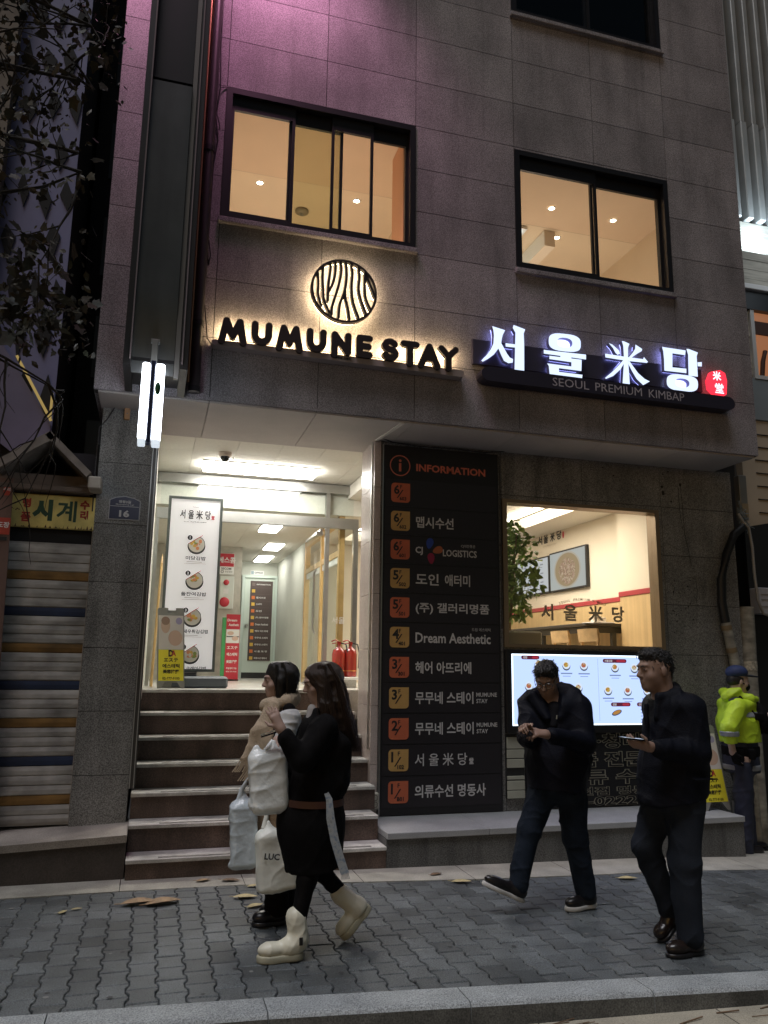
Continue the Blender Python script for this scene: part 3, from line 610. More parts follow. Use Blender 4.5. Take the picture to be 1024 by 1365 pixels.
for k in range(7):
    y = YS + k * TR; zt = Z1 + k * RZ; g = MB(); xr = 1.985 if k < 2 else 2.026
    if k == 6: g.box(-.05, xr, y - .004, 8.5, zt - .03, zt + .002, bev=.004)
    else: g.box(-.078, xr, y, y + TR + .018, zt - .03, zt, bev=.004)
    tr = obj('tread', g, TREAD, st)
    if k < 6:
        g = MB(); g.box(.16, 1.86, y + .022, y + .06, zt + .0005, zt + .0035); obj('antislip_strip', g, STRIP, tr)
g = thing('granite_ledge', 'long low grey granite ledge under the black directory and menu screen', 'ledge', (3.7, 7.0, 0))
LEDGE = mat('ledge_granite', (0.36, 0.37, 0.38), 0.45, speckle=(150, .18), noise=(4, .12), tone=True)
m = MB(); x = 1.99
while x < 5.5:
    x1 = min(x + .92, 5.55); m.box(x + .002, x1 - .002, 6.64, YW - .006, .205, .256, 0, rnd.uniform(.94, 1.05), bev=.004); x = x1
obj('top_slab', m, LEDGE, g)
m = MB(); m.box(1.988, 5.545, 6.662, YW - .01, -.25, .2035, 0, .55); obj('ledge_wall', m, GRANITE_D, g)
g = thing('stone_step', 'wide dark granite step below the striped shutter left of the stairs', 'step', (-.9, 6.9, 0))
m = MB(); m.add([(-3, 6.69, .20), (-.081, 6.69, .325), (-.081, 7.30, .34), (-3, 7.30, .24), (-3, 6.69, .15), (-.081, 6.69, .27), (-.081, 7.3, .27), (-3, 7.3, .15)], [(0, 1, 2, 3), (0, 4, 5, 1), (1, 5, 6, 2), (0, 3, 7, 4)], 0); obj('top_slab', m, mat('worn_step_slab', (.30, .27, .24), .7, noise=(3, .3), speckle=(120, .2)), g)
m = MB(); m.add([(-3, 6.705, .15), (-.085, 6.705, .268), (-.085, 7.3, .268), (-3, 7.3, .15), (-3, 6.705, -.25), (-.085, 6.705, -.25), (-.085, 7.3, -.25), (-3, 7.3, -.25)], [(0, 4, 5, 1), (1, 5, 6, 2)], 0); obj('step_front', m, mat('dark_step_front', (.06, .05, .045), .75, noise=(4, .3), speckle=(120, .2)), g)

# ---------------------------------------------------------------- MUMUNE STAY sign, backlit letters on a shelf
HALO = emis('warm_halo_led', (1.0, 0.72, 0.38), 30.0)
LETTERM = mat('dark_brown_letter', (0.018, 0.011, 0.010), 0.5)
ms = thing('hotel_letter_sign', 'backlit dark rounded letters reading MUMUNE STAY on a narrow shelf', 'sign', (1.5, 6.6, 4.35))
def strokes(mb, polys, o, r, m=0, dep=.035, rs=1.0):
    """round-ended strokes; each a hair further out than the last so no two faces share a plane"""
    e = 0.0
    for pl in polys:
        for i in range(len(pl) - 1):
            a, b = Vector((pl[i][0], 0, pl[i][1])), Vector((pl[i + 1][0], 0, pl[i + 1][1])); d = (b - a)
            if d.length < 1e-6: continue
            d.normalize(); nn = Vector((-d.z, 0, d.x)); pts = []
            for k in range(9):
                w = math.pi * k / 8; p = a + (nn * math.cos(w) - d * math.sin(w)) * r * rs; pts.append((p.x, p.z))
            for k in range(9):
                w = math.pi * k / 8; p = b + (-nn * math.cos(w) + d * math.sin(w)) * r * rs; pts.append((p.x, p.z))
            mb.prism(pts, o, (1, 0, 0), (0, 0, 1), dep + e, m); e += .00035
def arc(cx, cz, rx, rz, a0, a1, n=8): return [(cx + rx * math.cos(math.radians(a0 + (a1 - a0) * i / n)), cz + rz * math.sin(math.radians(a0 + (a1 - a0) * i / n))) for i in range(n + 1)]
def letter_strokes(ch, x0, x1):
    zb, zt = 4.375, 4.592; r = .0295; a, b = x0 + r, x1 - r; B, T = zb + r, zt - r; c = (a + b) / 2
    if ch == 'M': return [[(a, B - .03), (a + .035, T), (c, B + .02), (b - .035, T), (b, B - .03)]]
    if ch == 'U': return [[(a, T), (a, B + .07)] + arc(c, B + .065, (b - a) / 2, .065, 180, 360) + [(b, T)]]
    if ch == 'N': return [[(a, B - .03), (a, T), (b, B), (b, T)]]
    if ch == 'E': return [[(b, T), (a, T), (a, B), (b, B)], [(a, (B + T) / 2), (b - .01, (B + T) / 2)]]
    if ch == 'S': q = (T - B) / 4; w = (b - a) / 2; return [arc(c, T - q, w * .95, q, 25, 270, 12) + arc(c, B + q, w, q, 90, -155, 12)[1:]]
    if ch == 'T': return [[(a, T), (b, T)], [(c, T), (c, B - .03)]]
    if ch == 'A': return [[(a, B - .03), (c, T), (b, B - .03)], [(a + .045, B + .045), (b - .045, B + .045)]]
    if ch == 'Y': return [[(a, T), (c, (B + T) / 2 + .005), (b, T)], [(c, (B + T) / 2), (c, B - .03)]]
for ch, a, b in [('M', .387, .632), ('U', .67, .851), ('M', .889, 1.128), ('U', 1.161, 1.341), ('N', 1.388, 1.572), ('E', 1.62, 1.774), ('S', 1.861, 2.022), ('T', 2.043, 2.226), ('A', 2.215, 2.434), ('Y', 2.415, 2.617)]:
    pl = letter_strokes(ch, a, b)
    m = MB(); strokes(m, pl, (0, 6.603, 0), .0305, 0, .045); L = obj('letter', m, LETTERM, ms)
    m = MB(); strokes(m, pl, (0, 6.617, 0), .031, 0, .010, .80); obj('halo_strip', m, HALO, L)
m = MB(); n = 8
m.prism([(.335, 4.355), (.352, 4.335), (2.665, 4.312), (2.684, 4.33), (2.684, 4.362), (2.67, 4.379), (.35, 4.386), (.335, 4.375)], (0, 6.687, 0), (1, 0, 0), (0, 0, 1), .10)
obj('shelf', m, mat('mauve_shelf_metal', (.30, .25, .24), .5, noise=(5, .1)), ms)
m = MB(); text(m, '무무네 스테이', (1.50, 6.5845, 4.352), h=.026, bold=.05, align='c'); obj('small_lettering', m, LETTERM, ms)
em = thing('round_emblem_sign', 'backlit round emblem of dark wood-grain lines inside a ring', 'sign', (1.497, 6.6, 5.0))
m = MB(); k = 56; R1, R0 = .312, .290; C = (1.497, 5.002)
o_ = [(C[0] + R1 * math.cos(2 * math.pi * i / k), C[1] + R1 * math.sin(2 * math.pi * i / k)) for i in range(k)]
i_ = [(C[0] + R0 * math.cos(2 * math.pi * i / k), C[1] + R0 * math.sin(2 * math.pi * i / k)) for i in range(k)]
m.ring(o_, i_, (0, 6.615, 0), (1, 0, 0), (0, 0, 1), .05); rg = obj('ring', m, LETTERM, em)
m = MB(); m.ring([(C[0] + .307 * math.cos(2 * math.pi * i / k), C[1] + .307 * math.sin(2 * math.pi * i / k)) for i in range(k)], [(C[0] + .293 * math.cos(2 * math.pi * i / k), C[1] + .293 * math.sin(2 * math.pi * i / k)) for i in range(k)], (0, 6.630, 0), (1, 0, 0), (0, 0, 1), .010); obj('halo_strip', m, HALO, rg)
def smooth_line(p, n=4):
    out = []
    for i in range(len(p) - 1):
        p0, p1, p2, p3 = p[max(i - 1, 0)], p[i], p[i + 1], p[min(i + 2, len(p) - 1)]
        for k in range(n):
            t = k / n; out.append(tuple(.5 * ((2 * p1[j]) + (-p0[j] + p2[j]) * t + (2 * p0[j] - 5 * p1[j] + 4 * p2[j] - p3[j]) * t * t + (-p0[j] + 3 * p1[j] - 3 * p2[j] + p3[j]) * t ** 3) for j in (0, 1)))
    return out + [p[-1]]
for pl in STRIPES:
    s_ = smooth_line(pl, 4); s_ = [(x, z) for x, z in s_ if math.hypot(x - C[0], z - C[1]) < .308]
    m = MB(); strokes(m, [s_], (0, 6.615, 0), .0115, 0, .045); bar = obj('grain_bar', m, LETTERM, em)
    m = MB(); strokes(m, [s_], (0, 6.630, 0), .0115, 0, .008, .7); obj('halo_strip', m, emis('warm_bar_led', (1.0, .76, .44), 16.0) if 'warm_bar_led' not in bpy.data.materials else bpy.data.materials['warm_bar_led'], bar)

# ---------------------------------------------------------------- 서울米당 sign, face-lit letters
ks = thing('kimbap_letter_sign', 'glowing white 서울米당 letters above a dark rounded bar', 'sign', (4.2, 6.6, 4.4))
BLUEH = emis('blue_back_led', (.33, .36, 1.0), 4.0); FACE = emis('white_letter_face', (0.66, 0.77, 1.0), 1.35); SIDE = mat('letter_side', (.10, .085, .12), .5, emit=(.4, .42, 1.0), estr=.05)
for keys in (('seo',), ('ul', 'ulring'), ('mi',), ('dang', 'dangring')):
    m = MB(); e = 0
    for key in keys:
        if key.endswith('ring'): m.ring(GLYPH[key][0], GLYPH[key][1], (0, 6.63, 0), (1, 0, 0), (0, 0, 1), .05, 0, 0, 1)
        else:
            for pl in GLYPH[key]: m.prism(pl, (0, 6.63, 0), (1, 0, 0), (0, 0, 1), .05 + e, 0, 1, 1); e += .0004
    L = obj('letter', m, [FACE, SIDE], ks)
    m = MB()
    for key in keys:
        for pl in (GLYPH[key] if not key.endswith('ring') else GLYPH[key][:1]):
            cx, cz = sum(p[0] for p in pl) / len(pl), sum(p[1] for p in pl) / len(pl); m.prism([(cx + (x - cx) * .86, cz + (z - cz) * .90) for x, z in pl], (0, 6.6325 + .0007 * len(m.f) / 40, 0), (1, 0, 0), (0, 0, 1), -.006)
    obj('back_light', m, BLUEH, L)
PURP = mat('dark_violet_metal', (.018, .015, .03), .5)
m = MB(); m.box(2.80, 5.40, 6.650, 6.687, 4.49, 4.74); obj('backing_plate', m, mat('violet_plate', (.04, .036, .06), .5), ks)
pts = arc(2.93, 4.365, .085, .072, 90, 270, 8) + arc(5.63, 4.36, .085, .072, -90, 90, 8)
m = MB(); m.prism(pts, (0, 6.689, 0), (1, 0, 0), (0, 0, 1), .14); obj('tagline_bar', m, PURP, ks)
GL = mat('grey_lettering', (.40, .38, .43), .5)
for wd, xa, ww in (('SEOUL', 3.59, .40), ('PREMIUM', 4.06, .53), ('KIMBAP', 4.67, .42)): m = MB(); text(m, wd, (xa, 6.547, 4.362), h=.085, w=ww, bold=0); obj('tagline_lettering', m, GL, ks)
m = MB(); m.prism(GLYPH['seal'][0], (0, 6.63, 0), (1, 0, 0), (0, 0, 1), .05, 0); se = obj('red_seal', m, emis('red_seal_face', (1.0, .03, .06), 1.5), ks)
m = MB(); text(m, '米', (5.535, 6.578, 4.66), h=.10, bold=.03, align='c'); text(m, '堂', (5.555, 6.578, 4.525), h=.11, bold=.02, align='c'); obj('seal_lettering', m, emis('seal_white', (1, .85, .95), 1.6), se)

# ---------------------------------------------------------------- tenant directory
db = thing('directory_board', 'tall black tenant directory with orange and yellow floor badges', 'sign board', (2.74, 7.34, .26))
m = MB(); m.box(2.118, 3.36, 7.343, 7.363, .262, 3.806, bev=.003); obj('board', m, mat('black_board', (.012, .011, .013), .45), db)
m = MB(); m.box(2.108, 2.117, 7.335, 7.363, .262, 3.806); obj('edge_trim', m, STEEL, db)
OR = mat('orange_badge', (.60, .15, .07), .5, noise=(12, .06)); YB = mat('ochre_badge', (.60, .36, .12), .5, noise=(12, .06))
HDR = mat('header_orange', (.62, .16, .10), .5); ROWM = mat('row_panel', (.021, .018, .022), .42)
m = MB(); text(m, 'INFORMATION', (2.46, 7.340, 3.595), h=.078, w=.755, bold=.03); k = 32
m.ring([(2.29 + .108 * math.cos(2 * math.pi * i / k), 3.60 + .108 * math.sin(2 * math.pi * i / k)) for i in range(k)], [(2.29 + .098 * math.cos(2 * math.pi * i / k), 3.60 + .098 * math.sin(2 * math.pi * i / k)) for i in range(k)], (0, 7.343, 0), (1, 0, 0), (0, 0, 1), .003)
m.prism([(2.278, 3.54), (2.302, 3.54), (2.302, 3.625), (2.278, 3.625)], (0, 7.343, 0), (1, 0, 0), (0, 0, 1), .003); m.disc((2.29, 7.34, 3.65), .014, 14)
obj('header_lettering', m, HDR, db)
rows = [('6', '603', '', 0), ('6', '602', '맵시수선', .40), ('6', '601', 'CJ', 0), ('5', '502', '도인', .24), ('5', '501', '(주) 갤러리명품', .78), ('4', '401', 'Dream Aesthetic', .79), ('3', '301', '헤어 아뜨리에', .58), ('3', '', '무무네 스테이', .60), ('2', '', '무무네 스테이', .60), ('1', '102', '서 울 米 당', .53), ('1', 'B01', '의류수선 명동사', .72)]
for i, (fl, no, tx_, w) in enumerate(rows):
    zc = 3.32 - .2851 * i
    m = MB(); m.box(2.14, 3.34, 7.3395, 7.3425, zc - .137, zc + .137, 0, 1); rp = obj('row_panel', m, ROWM, db)
    a, r = .098, .035
    pts = [(2.297 + a, zc + a), (2.297 - a + r, zc + a)] + arc(2.297 - a + r, zc + a - r, r, r, 90, 180, 4) + arc(2.297 - a + r, zc - a + r, r, r, 180, 270, 4) + arc(2.297 + a - r, zc - a + r, r, r, 270, 360, 4)
    m = MB(); m.prism(pts, (0, 7.339, 0), (1, 0, 0), (0, 0, 1), .004); bd = obj('badge', m, YB if i in (1, 3, 5, 7, 9) else OR, rp)
    m = MB(); text(m, fl, (2.225, 7.334, zc + .03), h=.095, bold=.03); text(m, 'F', (2.29, 7.334, zc + .06), h=.038, bold=.02)
    m.prism([(2.255, zc - .055), (2.268, zc - .055), (2.325, zc + .03), (2.312, zc + .03)], (0, 7.3335, 0), (1, 0, 0), (0, 0, 1), .0004)
    if no: text(m, no, (2.285, 7.3325, zc - .06), h=.038, bold=.03)
    obj('badge_lettering', m, INKB, bd)
    m = MB(); y = 7.3385
    if tx_ == 'CJ':
        text(m, 'CJ', (2.455, y, zc - .005), h=.085, bold=.03); text(m, 'LOGISTICS', (2.745, y, zc - .012), h=.07, w=.365, bold=.02); text(m, 'CJ대한통운', (2.94, y, zc + .065), h=.036, bold=0)
    elif tx_:
        text(m, tx_, (2.46, y, zc), h=.115 if tx_ != 'Dream Aesthetic' else .10, w=w, bold=.02 if i != 9 else .01)
        if i == 3: text(m, '애터미', (2.765, y, zc), h=.115, w=.27, bold=.02)
        if i == 5: text(m, '드림 에스테틱', (3.05, y, zc + .09), h=.032, bold=0)
        if i in (7, 8): text(m, 'MUMUNE', (3.09, y, zc + .03), h=.04, w=.22, bold=.02); text(m, 'STAY', (3.09, y, zc - .03), h=.04, w=.12, bold=.02)
        if i == 9: text(m, '堂', (3.01, y, zc - .02), h=.06, w=.045, bold=.03)
    if m.f: obj('row_lettering', m, mat('board_lettering', (.62, .61, .61), .5) if 'board_lettering' not in bpy.data.materials else bpy.data.materials['board_lettering'], rp)
    if tx_ == 'CJ':
        for (cx, cz, an, cc) in ((2.605, .075, 15, (.03, .07, .36)), (2.69, 0.012, 70, (.45, .13, .05)), (2.62, -.075, -5, (.32, .02, .07))):
            c_, s_ = math.cos(math.radians(an)), math.sin(math.radians(an))
            pt = [((.036 + .010 * math.sin(q)) * math.cos(q), .055 * math.sin(q)) for q in [2 * math.pi * j / 18 for j in range(18)]]
            m = MB(); m.prism([(cx + p * c_ + q * s_, zc + cz - p * s_ + q * c_) for p, q in pt], (0, y, 0), (1, 0, 0), (0, 0, 1), .001); obj('petal', m, mat('petal_paint', cc, .5), rp)

# ---------------------------------------------------------------- menu screen, louvre panel and outlined lettering under the window
sc = thing('menu_screen', 'large bright digital menu screen under the restaurant window', 'screen', (4.25, 7.34, 1.4))
m = MB(); m.box(3.395, 5.24, 7.30, 7.362, .985, 1.80, bev=.005); obj('casing', m, BLACKM, sc)
m = MB(); m.box(3.455, 5.18, 7.2965, 7.299, 1.06, 1.755); obj('display', m, emis('screen_glow', (.46, .60, 1.0), 1.3), sc)
m = MB()
for x0, x1, z0, z1 in ((3.455, 5.18, 1.742, 1.755), (3.455, 3.468, 1.06, 1.741), (5.167, 5.18, 1.06, 1.741), (3.469, 5.166, 1.06, 1.072)): m.box(x0, x1, 7.2945, 7.2963, z0, z1)
obj('lit_border', m, emis('screen_border_glow', (.75, .88, 1.0), 2.6), sc)
FOOD = [emis('food_orange', (.55, .26, .06), .8), emis('food_cream', (.55, .48, .35), .9), emis('food_yellow', (.6, .40, .06), .8), emis('food_red', (.5, .15, .10), .8)]
BOWL = emis('bowl_print', (.10, .12, .16), .8); INKS = emis('screen_text', (.22, .30, .52), .9); PILL = emis('pill_print', (.12, .015, .04), .8); PILR = emis('pill_red', (.45, .03, .06), .8)
MM = [INKS, BOWL, emis('bowl_white', (.62, .72, .85), 1.1)] + FOOD + [PILL, PILR, emis('pill_text', (.6, .6, .65), 1.0)]
dishes = [(3.75, 1.66), (3.88, 1.655), (4.06, 1.65), (4.26, 1.648), (4.62, 1.635), (4.85, 1.63), (5.07, 1.63), (3.64, 1.44), (3.88, 1.43), (4.19, 1.43), (4.53, 1.405), (4.76, 1.40), (4.99, 1.40), (3.63, 1.17), (3.88, 1.17)]
for i, (x, z) in enumerate(dishes):
    m = MB()
    m.disc((x, 7.2955, z - .008), .046, 20, m=1); m.disc((x, 7.295, z + .004), .043, 20, m=2); m.disc((x - .004, 7.2945, z + .004), .027, 16, m=3 + i % 4, rz=.024)
    for q in range(3): m.disc((x - .018 + q * .017, 7.294, z + .006 + (q % 2) * .012), .008, 8, m=3 + (i + q + 1) % 4)
    m.box(x - .065, x + .065, 7.2950, 7.2958, z - .088, z - .075, 0); m.box(x - .045, x + .045, 7.2950, 7.2958, z - .112, z - .106, 0); obj('dish_picture', m, MM, sc)
m = MB(); m.disc((4.62, 7.2953, 1.18), .058, 20, (1, 0, .35), (-.3, 0, .8), m=1, rz=.03); m.disc((4.62, 7.2948, 1.184), .045, 20, (1, 0, .35), (-.3, 0, .8), m=3, rz=.02); obj('dish_picture', m, MM, sc)
m = MB()
for x, z, w in ((3.66, 1.722, .16), (4.62, 1.70, .24), (3.645, 1.285, .14), (4.67, 1.262, .19), (4.96, 1.262, .16)):
    m.prism(arc(x - w / 2, z, .02, .02, 90, 270, 6) + arc(x + w / 2, z, .02, .02, -90, 90, 6), (0, 7.2958, 0), (1, 0, 0), (0, 0, 1), .0006, 7); m.prism(arc(x + .03, z, .012, .012, 90, 270, 5) + arc(x + w / 2 - .005, z, .012, .012, -90, 90, 5), (0, 7.295, 0), (1, 0, 0), (0, 0, 1), .0005, 8)
    text(m, '김밥' if w < .2 else '서울김밥', (x - w / 2 + .0, 7.2945, z), h=.024, bold=.02, m=9)
for q in range(5): m.box(4.90, 4.98 + .02 * (q % 2), 7.2950, 7.2958, 1.205 - q * .032, 1.213 - q * .032, 0)
m.box(4.42, 4.4225, 7.2950, 7.2958, 1.10, 1.72, 0)
obj('menu_print', m, MM, sc)
lv = thing('louvre_panel', 'small cream louvred vent panel below the left end of the menu screen', 'vent', (3.5, 7.36, .7))
m = MB(); m.box(3.40, 3.595, 7.345, 7.362, .37, .978); obj('backing', m, mat('dark_vent', (.02, .02, .02), .7), lv)
for z0, z1 in ((.84, .95), (.75, .832), (.66, .742), (.55, .585), (.455, .54), (.375, .448)):
    m = MB(); m.box(3.405, 3.59, 7.330, 7.3445, z0, z1, bev=.004); obj('slat', m, mat('cream_slat', (.40, .40, .33), .6, noise=(6, .12)) if 'cream_slat' not in bpy.data.materials else bpy.data.materials['cream_slat'], lv)
ob = thing('outlined_letter_board', 'black board of pale outlined Korean lettering below the menu screen', 'sign board', (4.4, 7.36, .65))
m = MB(); m.box(3.61, 5.26, 7.347, 7.363, .262, .978); obj('board', m, DARK, ob)
OUTL = mat('pale_outline', (.30, .28, .22), .5)
m = MB(); mi_ = MB()
for (tx_, x, z, h) in (('명품·청바지', 3.93, .90, .155), ('명품 전문점', 3.96, .72, .155), ('의류 수선', 3.98, .55, .15), ('수선점 명동', 3.98, .415, .085), ('02-0222 T', 4.02, .32, .09)):
    w_ = {'명품·청바지': 1.22, '명품 전문점': 1.20, '의류 수선': 1.15, '수선점 명동': 1.0, '02-0222 T': 1.05}[tx_]
    text(m, tx_, (x, 7.3465, z), h=h, w=w_, bold=.05, lift=.002); text(mi_, tx_, (x + .008, 7.3465, z), h=h * .93, w=w_ * .986, bold=.012, lift=.004)
obj('outline_lettering', m, OUTL, ob); obj('letter_fill', mi_, DARK, ob)

# ---------------------------------------------------------------- lamps of the entrance
def panel_light(x0, x1, y0, y1, z, label, th=.075, em=WHITE_E, group=None):
    t = thing('ceiling_panel_light', label, 'ceiling light', ((x0 + x1) / 2, (y0 + y1) / 2, z), group)
    m = MB(); m.box(x0 - .015, x1 + .015, y0 - .015, y1 + .015, z - .012, z - .001); obj('housing', m, WHITE, t)
    m = MB(); m.box(x0, x1, y0, y1, z - th, z - .013, bev=.008); obj('diffuser', m, em, t)
    return t
panel_light(.45, 1.755, 8.79, 9.16, ZS, 'long lit panel light on the porch ceiling in front of the glass doors', .05)
p = panel_light(1.36, 1.62, 9.85, 11.1, 3.487, 'nearest of the three lit panel lights in the hall behind the glass doors', .03, HALL_E, 'hall ceiling lights')
p = panel_light(1.67, 1.92, 12.2, 12.9, 3.487, 'middle one of the three lit panel lights in the hall behind the glass doors', .03, HALL_E, 'hall ceiling lights')
p = panel_light(1.72, 1.97, 13.7, 14.5, 3.487, 'farthest of the three lit panel lights in the hall behind the glass doors', .03, HALL_E, 'hall ceiling lights')
t = thing('dome_camera', 'small white dome security camera on the porch ceiling', 'camera', (.64, 8.42, ZS))
m = MB(); m.lathe([(.075, 0), (.075, -.03), (.06, -.045), (0, -.045)], (.64, 8.42, ZS), 24); obj('camera_base', m, mat('camera_white', (.62, .52, .44), .4), t)
m = MB(); m.lathe([(.05, -.045), (.048, -.07), (.036, -.09), (.018, -.102), (0, -.105)], (.64, 8.42, ZS), 24); obj('lens_dome', m, mat('smoked_dome', (.02, .02, .02), .08), t)

# ---------------------------------------------------------------- things standing on the landing
FOODC = [mat('rice_print', (.78, .74, .66), .5), mat('salmon_print', (.75, .30, .14), .5), mat('egg_print', (.75, .48, .10), .5), mat('leaf_print', (.30, .36, .10), .5), mat('seaweed_print', (.05, .05, .05), .5)]
bs = thing('banner_stand', 'tall white lit menu banner in a grey frame showing four cut kimbap rolls', 'banner', (.45, 9.0, ZL))
c_ = 9.0
def bpt(u, v): return (.145 + u * .545 + (1 - v) * .045 * 0, c_, 1.50 + v * 1.98)
m = MB()
bx0, bx1, bz0, bz1 = .09, .69, 1.53, 3.47
m.box(bx0, bx1, c_, c_ + .035, bz0 + .03, bz1 - .03); m.box(bx0, bx0 + .03, c_ - .012, c_ + .04, bz0, bz1); m.box(bx1 - .03, bx1, c_ - .012, c_ + .04, bz0, bz1)
m.box(bx0 + .03, bx1 - .03, c_ - .012, c_ + .04, bz0, bz0 + .03); m.box(bx0 + .03, bx1 - .03, c_ - .012, c_ + .04, bz1 - .03, bz1)
obj('frame', m, mat('grey_green_frame', (.10, .115, .11), .45), bs)
m = MB(); m.box(.28, .50, c_ + .01, c_ + .03, ZL + .12, bz0); m.box(.22, .82, c_ - .25, c_ + .28, ZL, ZL + .12, bev=.02); obj('base', m, mat('slate_base', (.085, .10, .115), .45), bs)
m = MB(); m.box(bx0 + .03, bx1 - .03, c_ - .004, c_ - .001, bz0 + .03, bz1 - .03); obj('print', m, mat('white_print', (.80, .79, .80), .45, emit=(1, .97, .95), estr=.32), bs)
m = MB(); y = c_ - .006; xc = .39
text(m, '서 울 米 당', (xc, y, 3.27), h=.105, w=.34, bold=.02, align='c', m=0); text(m, '堂', (.585, y, 3.245), h=.05, w=.035, bold=.04, m=1, align='c'); text(m, 'SEOUL PREMIUM KIMBAP', (xc, y, 3.185), h=.016, bold=0, align='c', m=0)
text(m, 'PREMIUM', (xc, y, 3.355), h=.012, bold=0, align='c', m=0)
BM = [INKB, RED] + FOODC + [mat('banner_white', (.80, .79, .80), .45, emit=(1, .97, .95), estr=.32), mat('fine_print', (.45, .42, .40), .5)]
obj('menu_print', m, BM, bs)
for i, (zc, nm) in enumerate(((2.93, '미당김밥'), (2.53, '돌잔여김밥'), (2.12, '한돈새우튀김김밥'), (1.72, '모카도 크래미김밥'))):
    m = MB(); xx = .42; r = .095
    m.disc((xx, y - .0002, zc - .02), r * 1.03, 28, m=6, rz=r * .95); m.disc((xx, y - .0006, zc), r, 28, m=6); m.disc((xx, y - .001, zc), r * .93, 28, m=2)
    for q in range(12):
        a = rnd.uniform(0, 6.28); d = rnd.uniform(0, .055); m.disc((xx + d * math.cos(a), y - .0014 - q * .0001, zc + d * math.sin(a)), rnd.uniform(.016, .026), 9, m=[3, 4, 5, 3, 2][(q + i) % 5], rz=rnd.uniform(.012, .024))
    m.prism([(xx - .095, zc + .005), (xx + .06, zc + .11), (xx - .095, zc + .12)], (0, y - .003, 0), (1, 0, 0), (0, 0, 1), .0002, 7)
    m.prism([(xx - .095, zc + .003), (xx - .085, zc + .003), (xx + .07, zc + .108), (xx + .06, zc + .108)], (0, y - .0033, 0), (1, 0, 0), (0, 0, 1), .0002, 1)
    m.disc((xx - .075, y - .004, zc + .075), .028, 18, m=0); text(m, str(i + 1), (xx - .075, y - .0045, zc + .075), h=.03, bold=.02, m=7, align='c')
    text(m, nm, (xx - .0, y, zc - .155), h=.045, w=min(.36, .055 * len(nm)), bold=.02, align='c', m=0)
    m.box(xx - .10, xx + .07, y - .0003, y, zc - .2, zc - .194, 8); m.box(xx - .13, xx + .12, y - .0003, y, zc - .218, zc - .213, 8); obj('dish_picture', m, BM, bs)


def aboard(x, y, z, label, w=.27, h=.80, sc=1.0, dim=1.0):
    t = thing('folding_sign', label, 'sign board', (x, y, z)); L = lambda p: (x + p[0], y + p[1], z + p[2])
    tl = .12                                             # leans back
    def P(u, v, d=0): return (x + u * w + (1 - v) * .045, y + v * tl - d, z + v * h)
    fr = MB(); pts = [(0, .0), (.12, .0), (.3, .10), (.7, .10), (.88, .0), (1, 0), (1, 1), (.96, 1.03), (.68, 1.03), (.68, .965), (.40, .965), (.40, 1.03), (.04, 1.03), (0, 1)]
    v = [P(*p) for p in pts] + [P(p[0], p[1], -.02) for p in pts]; k = len(pts)
    fr.add(v, [tuple(range(k)), tuple(reversed(range(k, 2 * k)))] + [(i, i + k, (i + 1) % k + k, (i + 1) % k) for i in range(k)])
    v = [P(p[0], p[1] * .99, -.24 - .0) for p in ((0, 0), (1, 0), (1, 1), (0, 1))]
    fr.add([(x + a * w + .045, y + .30, z) for a in (0, 1)] + [P(1, 1, -.03), P(0, 1, -.03)], [(0, 1, 2, 3)])
    obj('board', fr, mat('grey_sign_plastic', (.26, .26, .24), .5) if 'grey_sign_plastic' not in bpy.data.materials else bpy.data.materials['grey_sign_plastic'], t)
    m = MB(); R = lambda u0, u1, v0, v1, mi, d: m.add([P(u0, v0, d), P(u1, v0, d), P(u1, v1, d), P(u0, v1, d)], [(0, 1, 2, 3)], mi)
    R(.04, .96, .10, .49, 0, .002); R(.04, .96, .492, .93, 1, .002)
    # soft photograph of a shoulder and cheek
    def blob(u, v, ru, rv, mi, d): m.add([P(u + ru * math.cos(q), v + rv * math.sin(q), d) for q in [2 * math.pi * i / 20 for i in range(20)]], [tuple(range(20))], mi)
    blob(.66, .64, .26, .10, 2, .003); blob(.30, .80, .17, .10, 2, .0032); blob(.30, .86, .16, .055, 3, .0034); blob(.80, .86, .12, .045, 4, .0036)
    u_ = Vector(P(1, 0)) - Vector(P(0, 0)); u_.normalize(); v_ = (Vector(P(0, 1)) - Vector(P(0, 0))).normalized(); pl = (u_, v_)
    T = lambda s, vv, hh, ww, b, mi=5: text(m, s, P(.5, vv, .0045), h=hh, w=ww, bold=b, align='c', plane=pl, m=mi)
    T('D', .445, .07, .05, .05); text(m, 'A', P(.60, .445, .0055), h=.06, w=.045, bold=.03, align='c', plane=pl, m=6)
    T('エステ', .36, .04, .14, .03); T('에스테틱', .285, .042, .17, .03); T('美容按摩', .215, .042, .16, .03); T('02-777-9100', .13, .026, .17, .02)
    nm = 'yellow_board_print' 
    obj('print', m, [YEL, mat('photo_white', (.72, .68, .64), .5), mat('skin_print', (.62, .44, .34), .5), mat('hair_print', (.34, .22, .16), .5), mat('lilac_badge', (.40, .36, .55), .5), INKB, RED], t)
    return t
aboard(.045, 8.46, ZL, 'yellow and white folding sign before the tall menu banner atop the stairs')
aboard(5.30, 6.95, .258, 'yellow folding sign on the ledge, half hidden beside the police officer', .30, .78)
t = thing('wooden_pole', 'thin orange wooden pole leaning behind the left edge of the menu banner', 'pole', (.06, 9.3, ZL))
m = MB(); m.tube([(.03, 9.25, ZL), (.06, 9.4, 2.75)], [.016, .014], 8); obj('shaft', m, WOODY, t)
m = MB(); m.tube([(.06, 9.4, 2.75), (.064, 9.42, 2.86)], [.014, .005], 8); obj('tip', m, OAK, t)

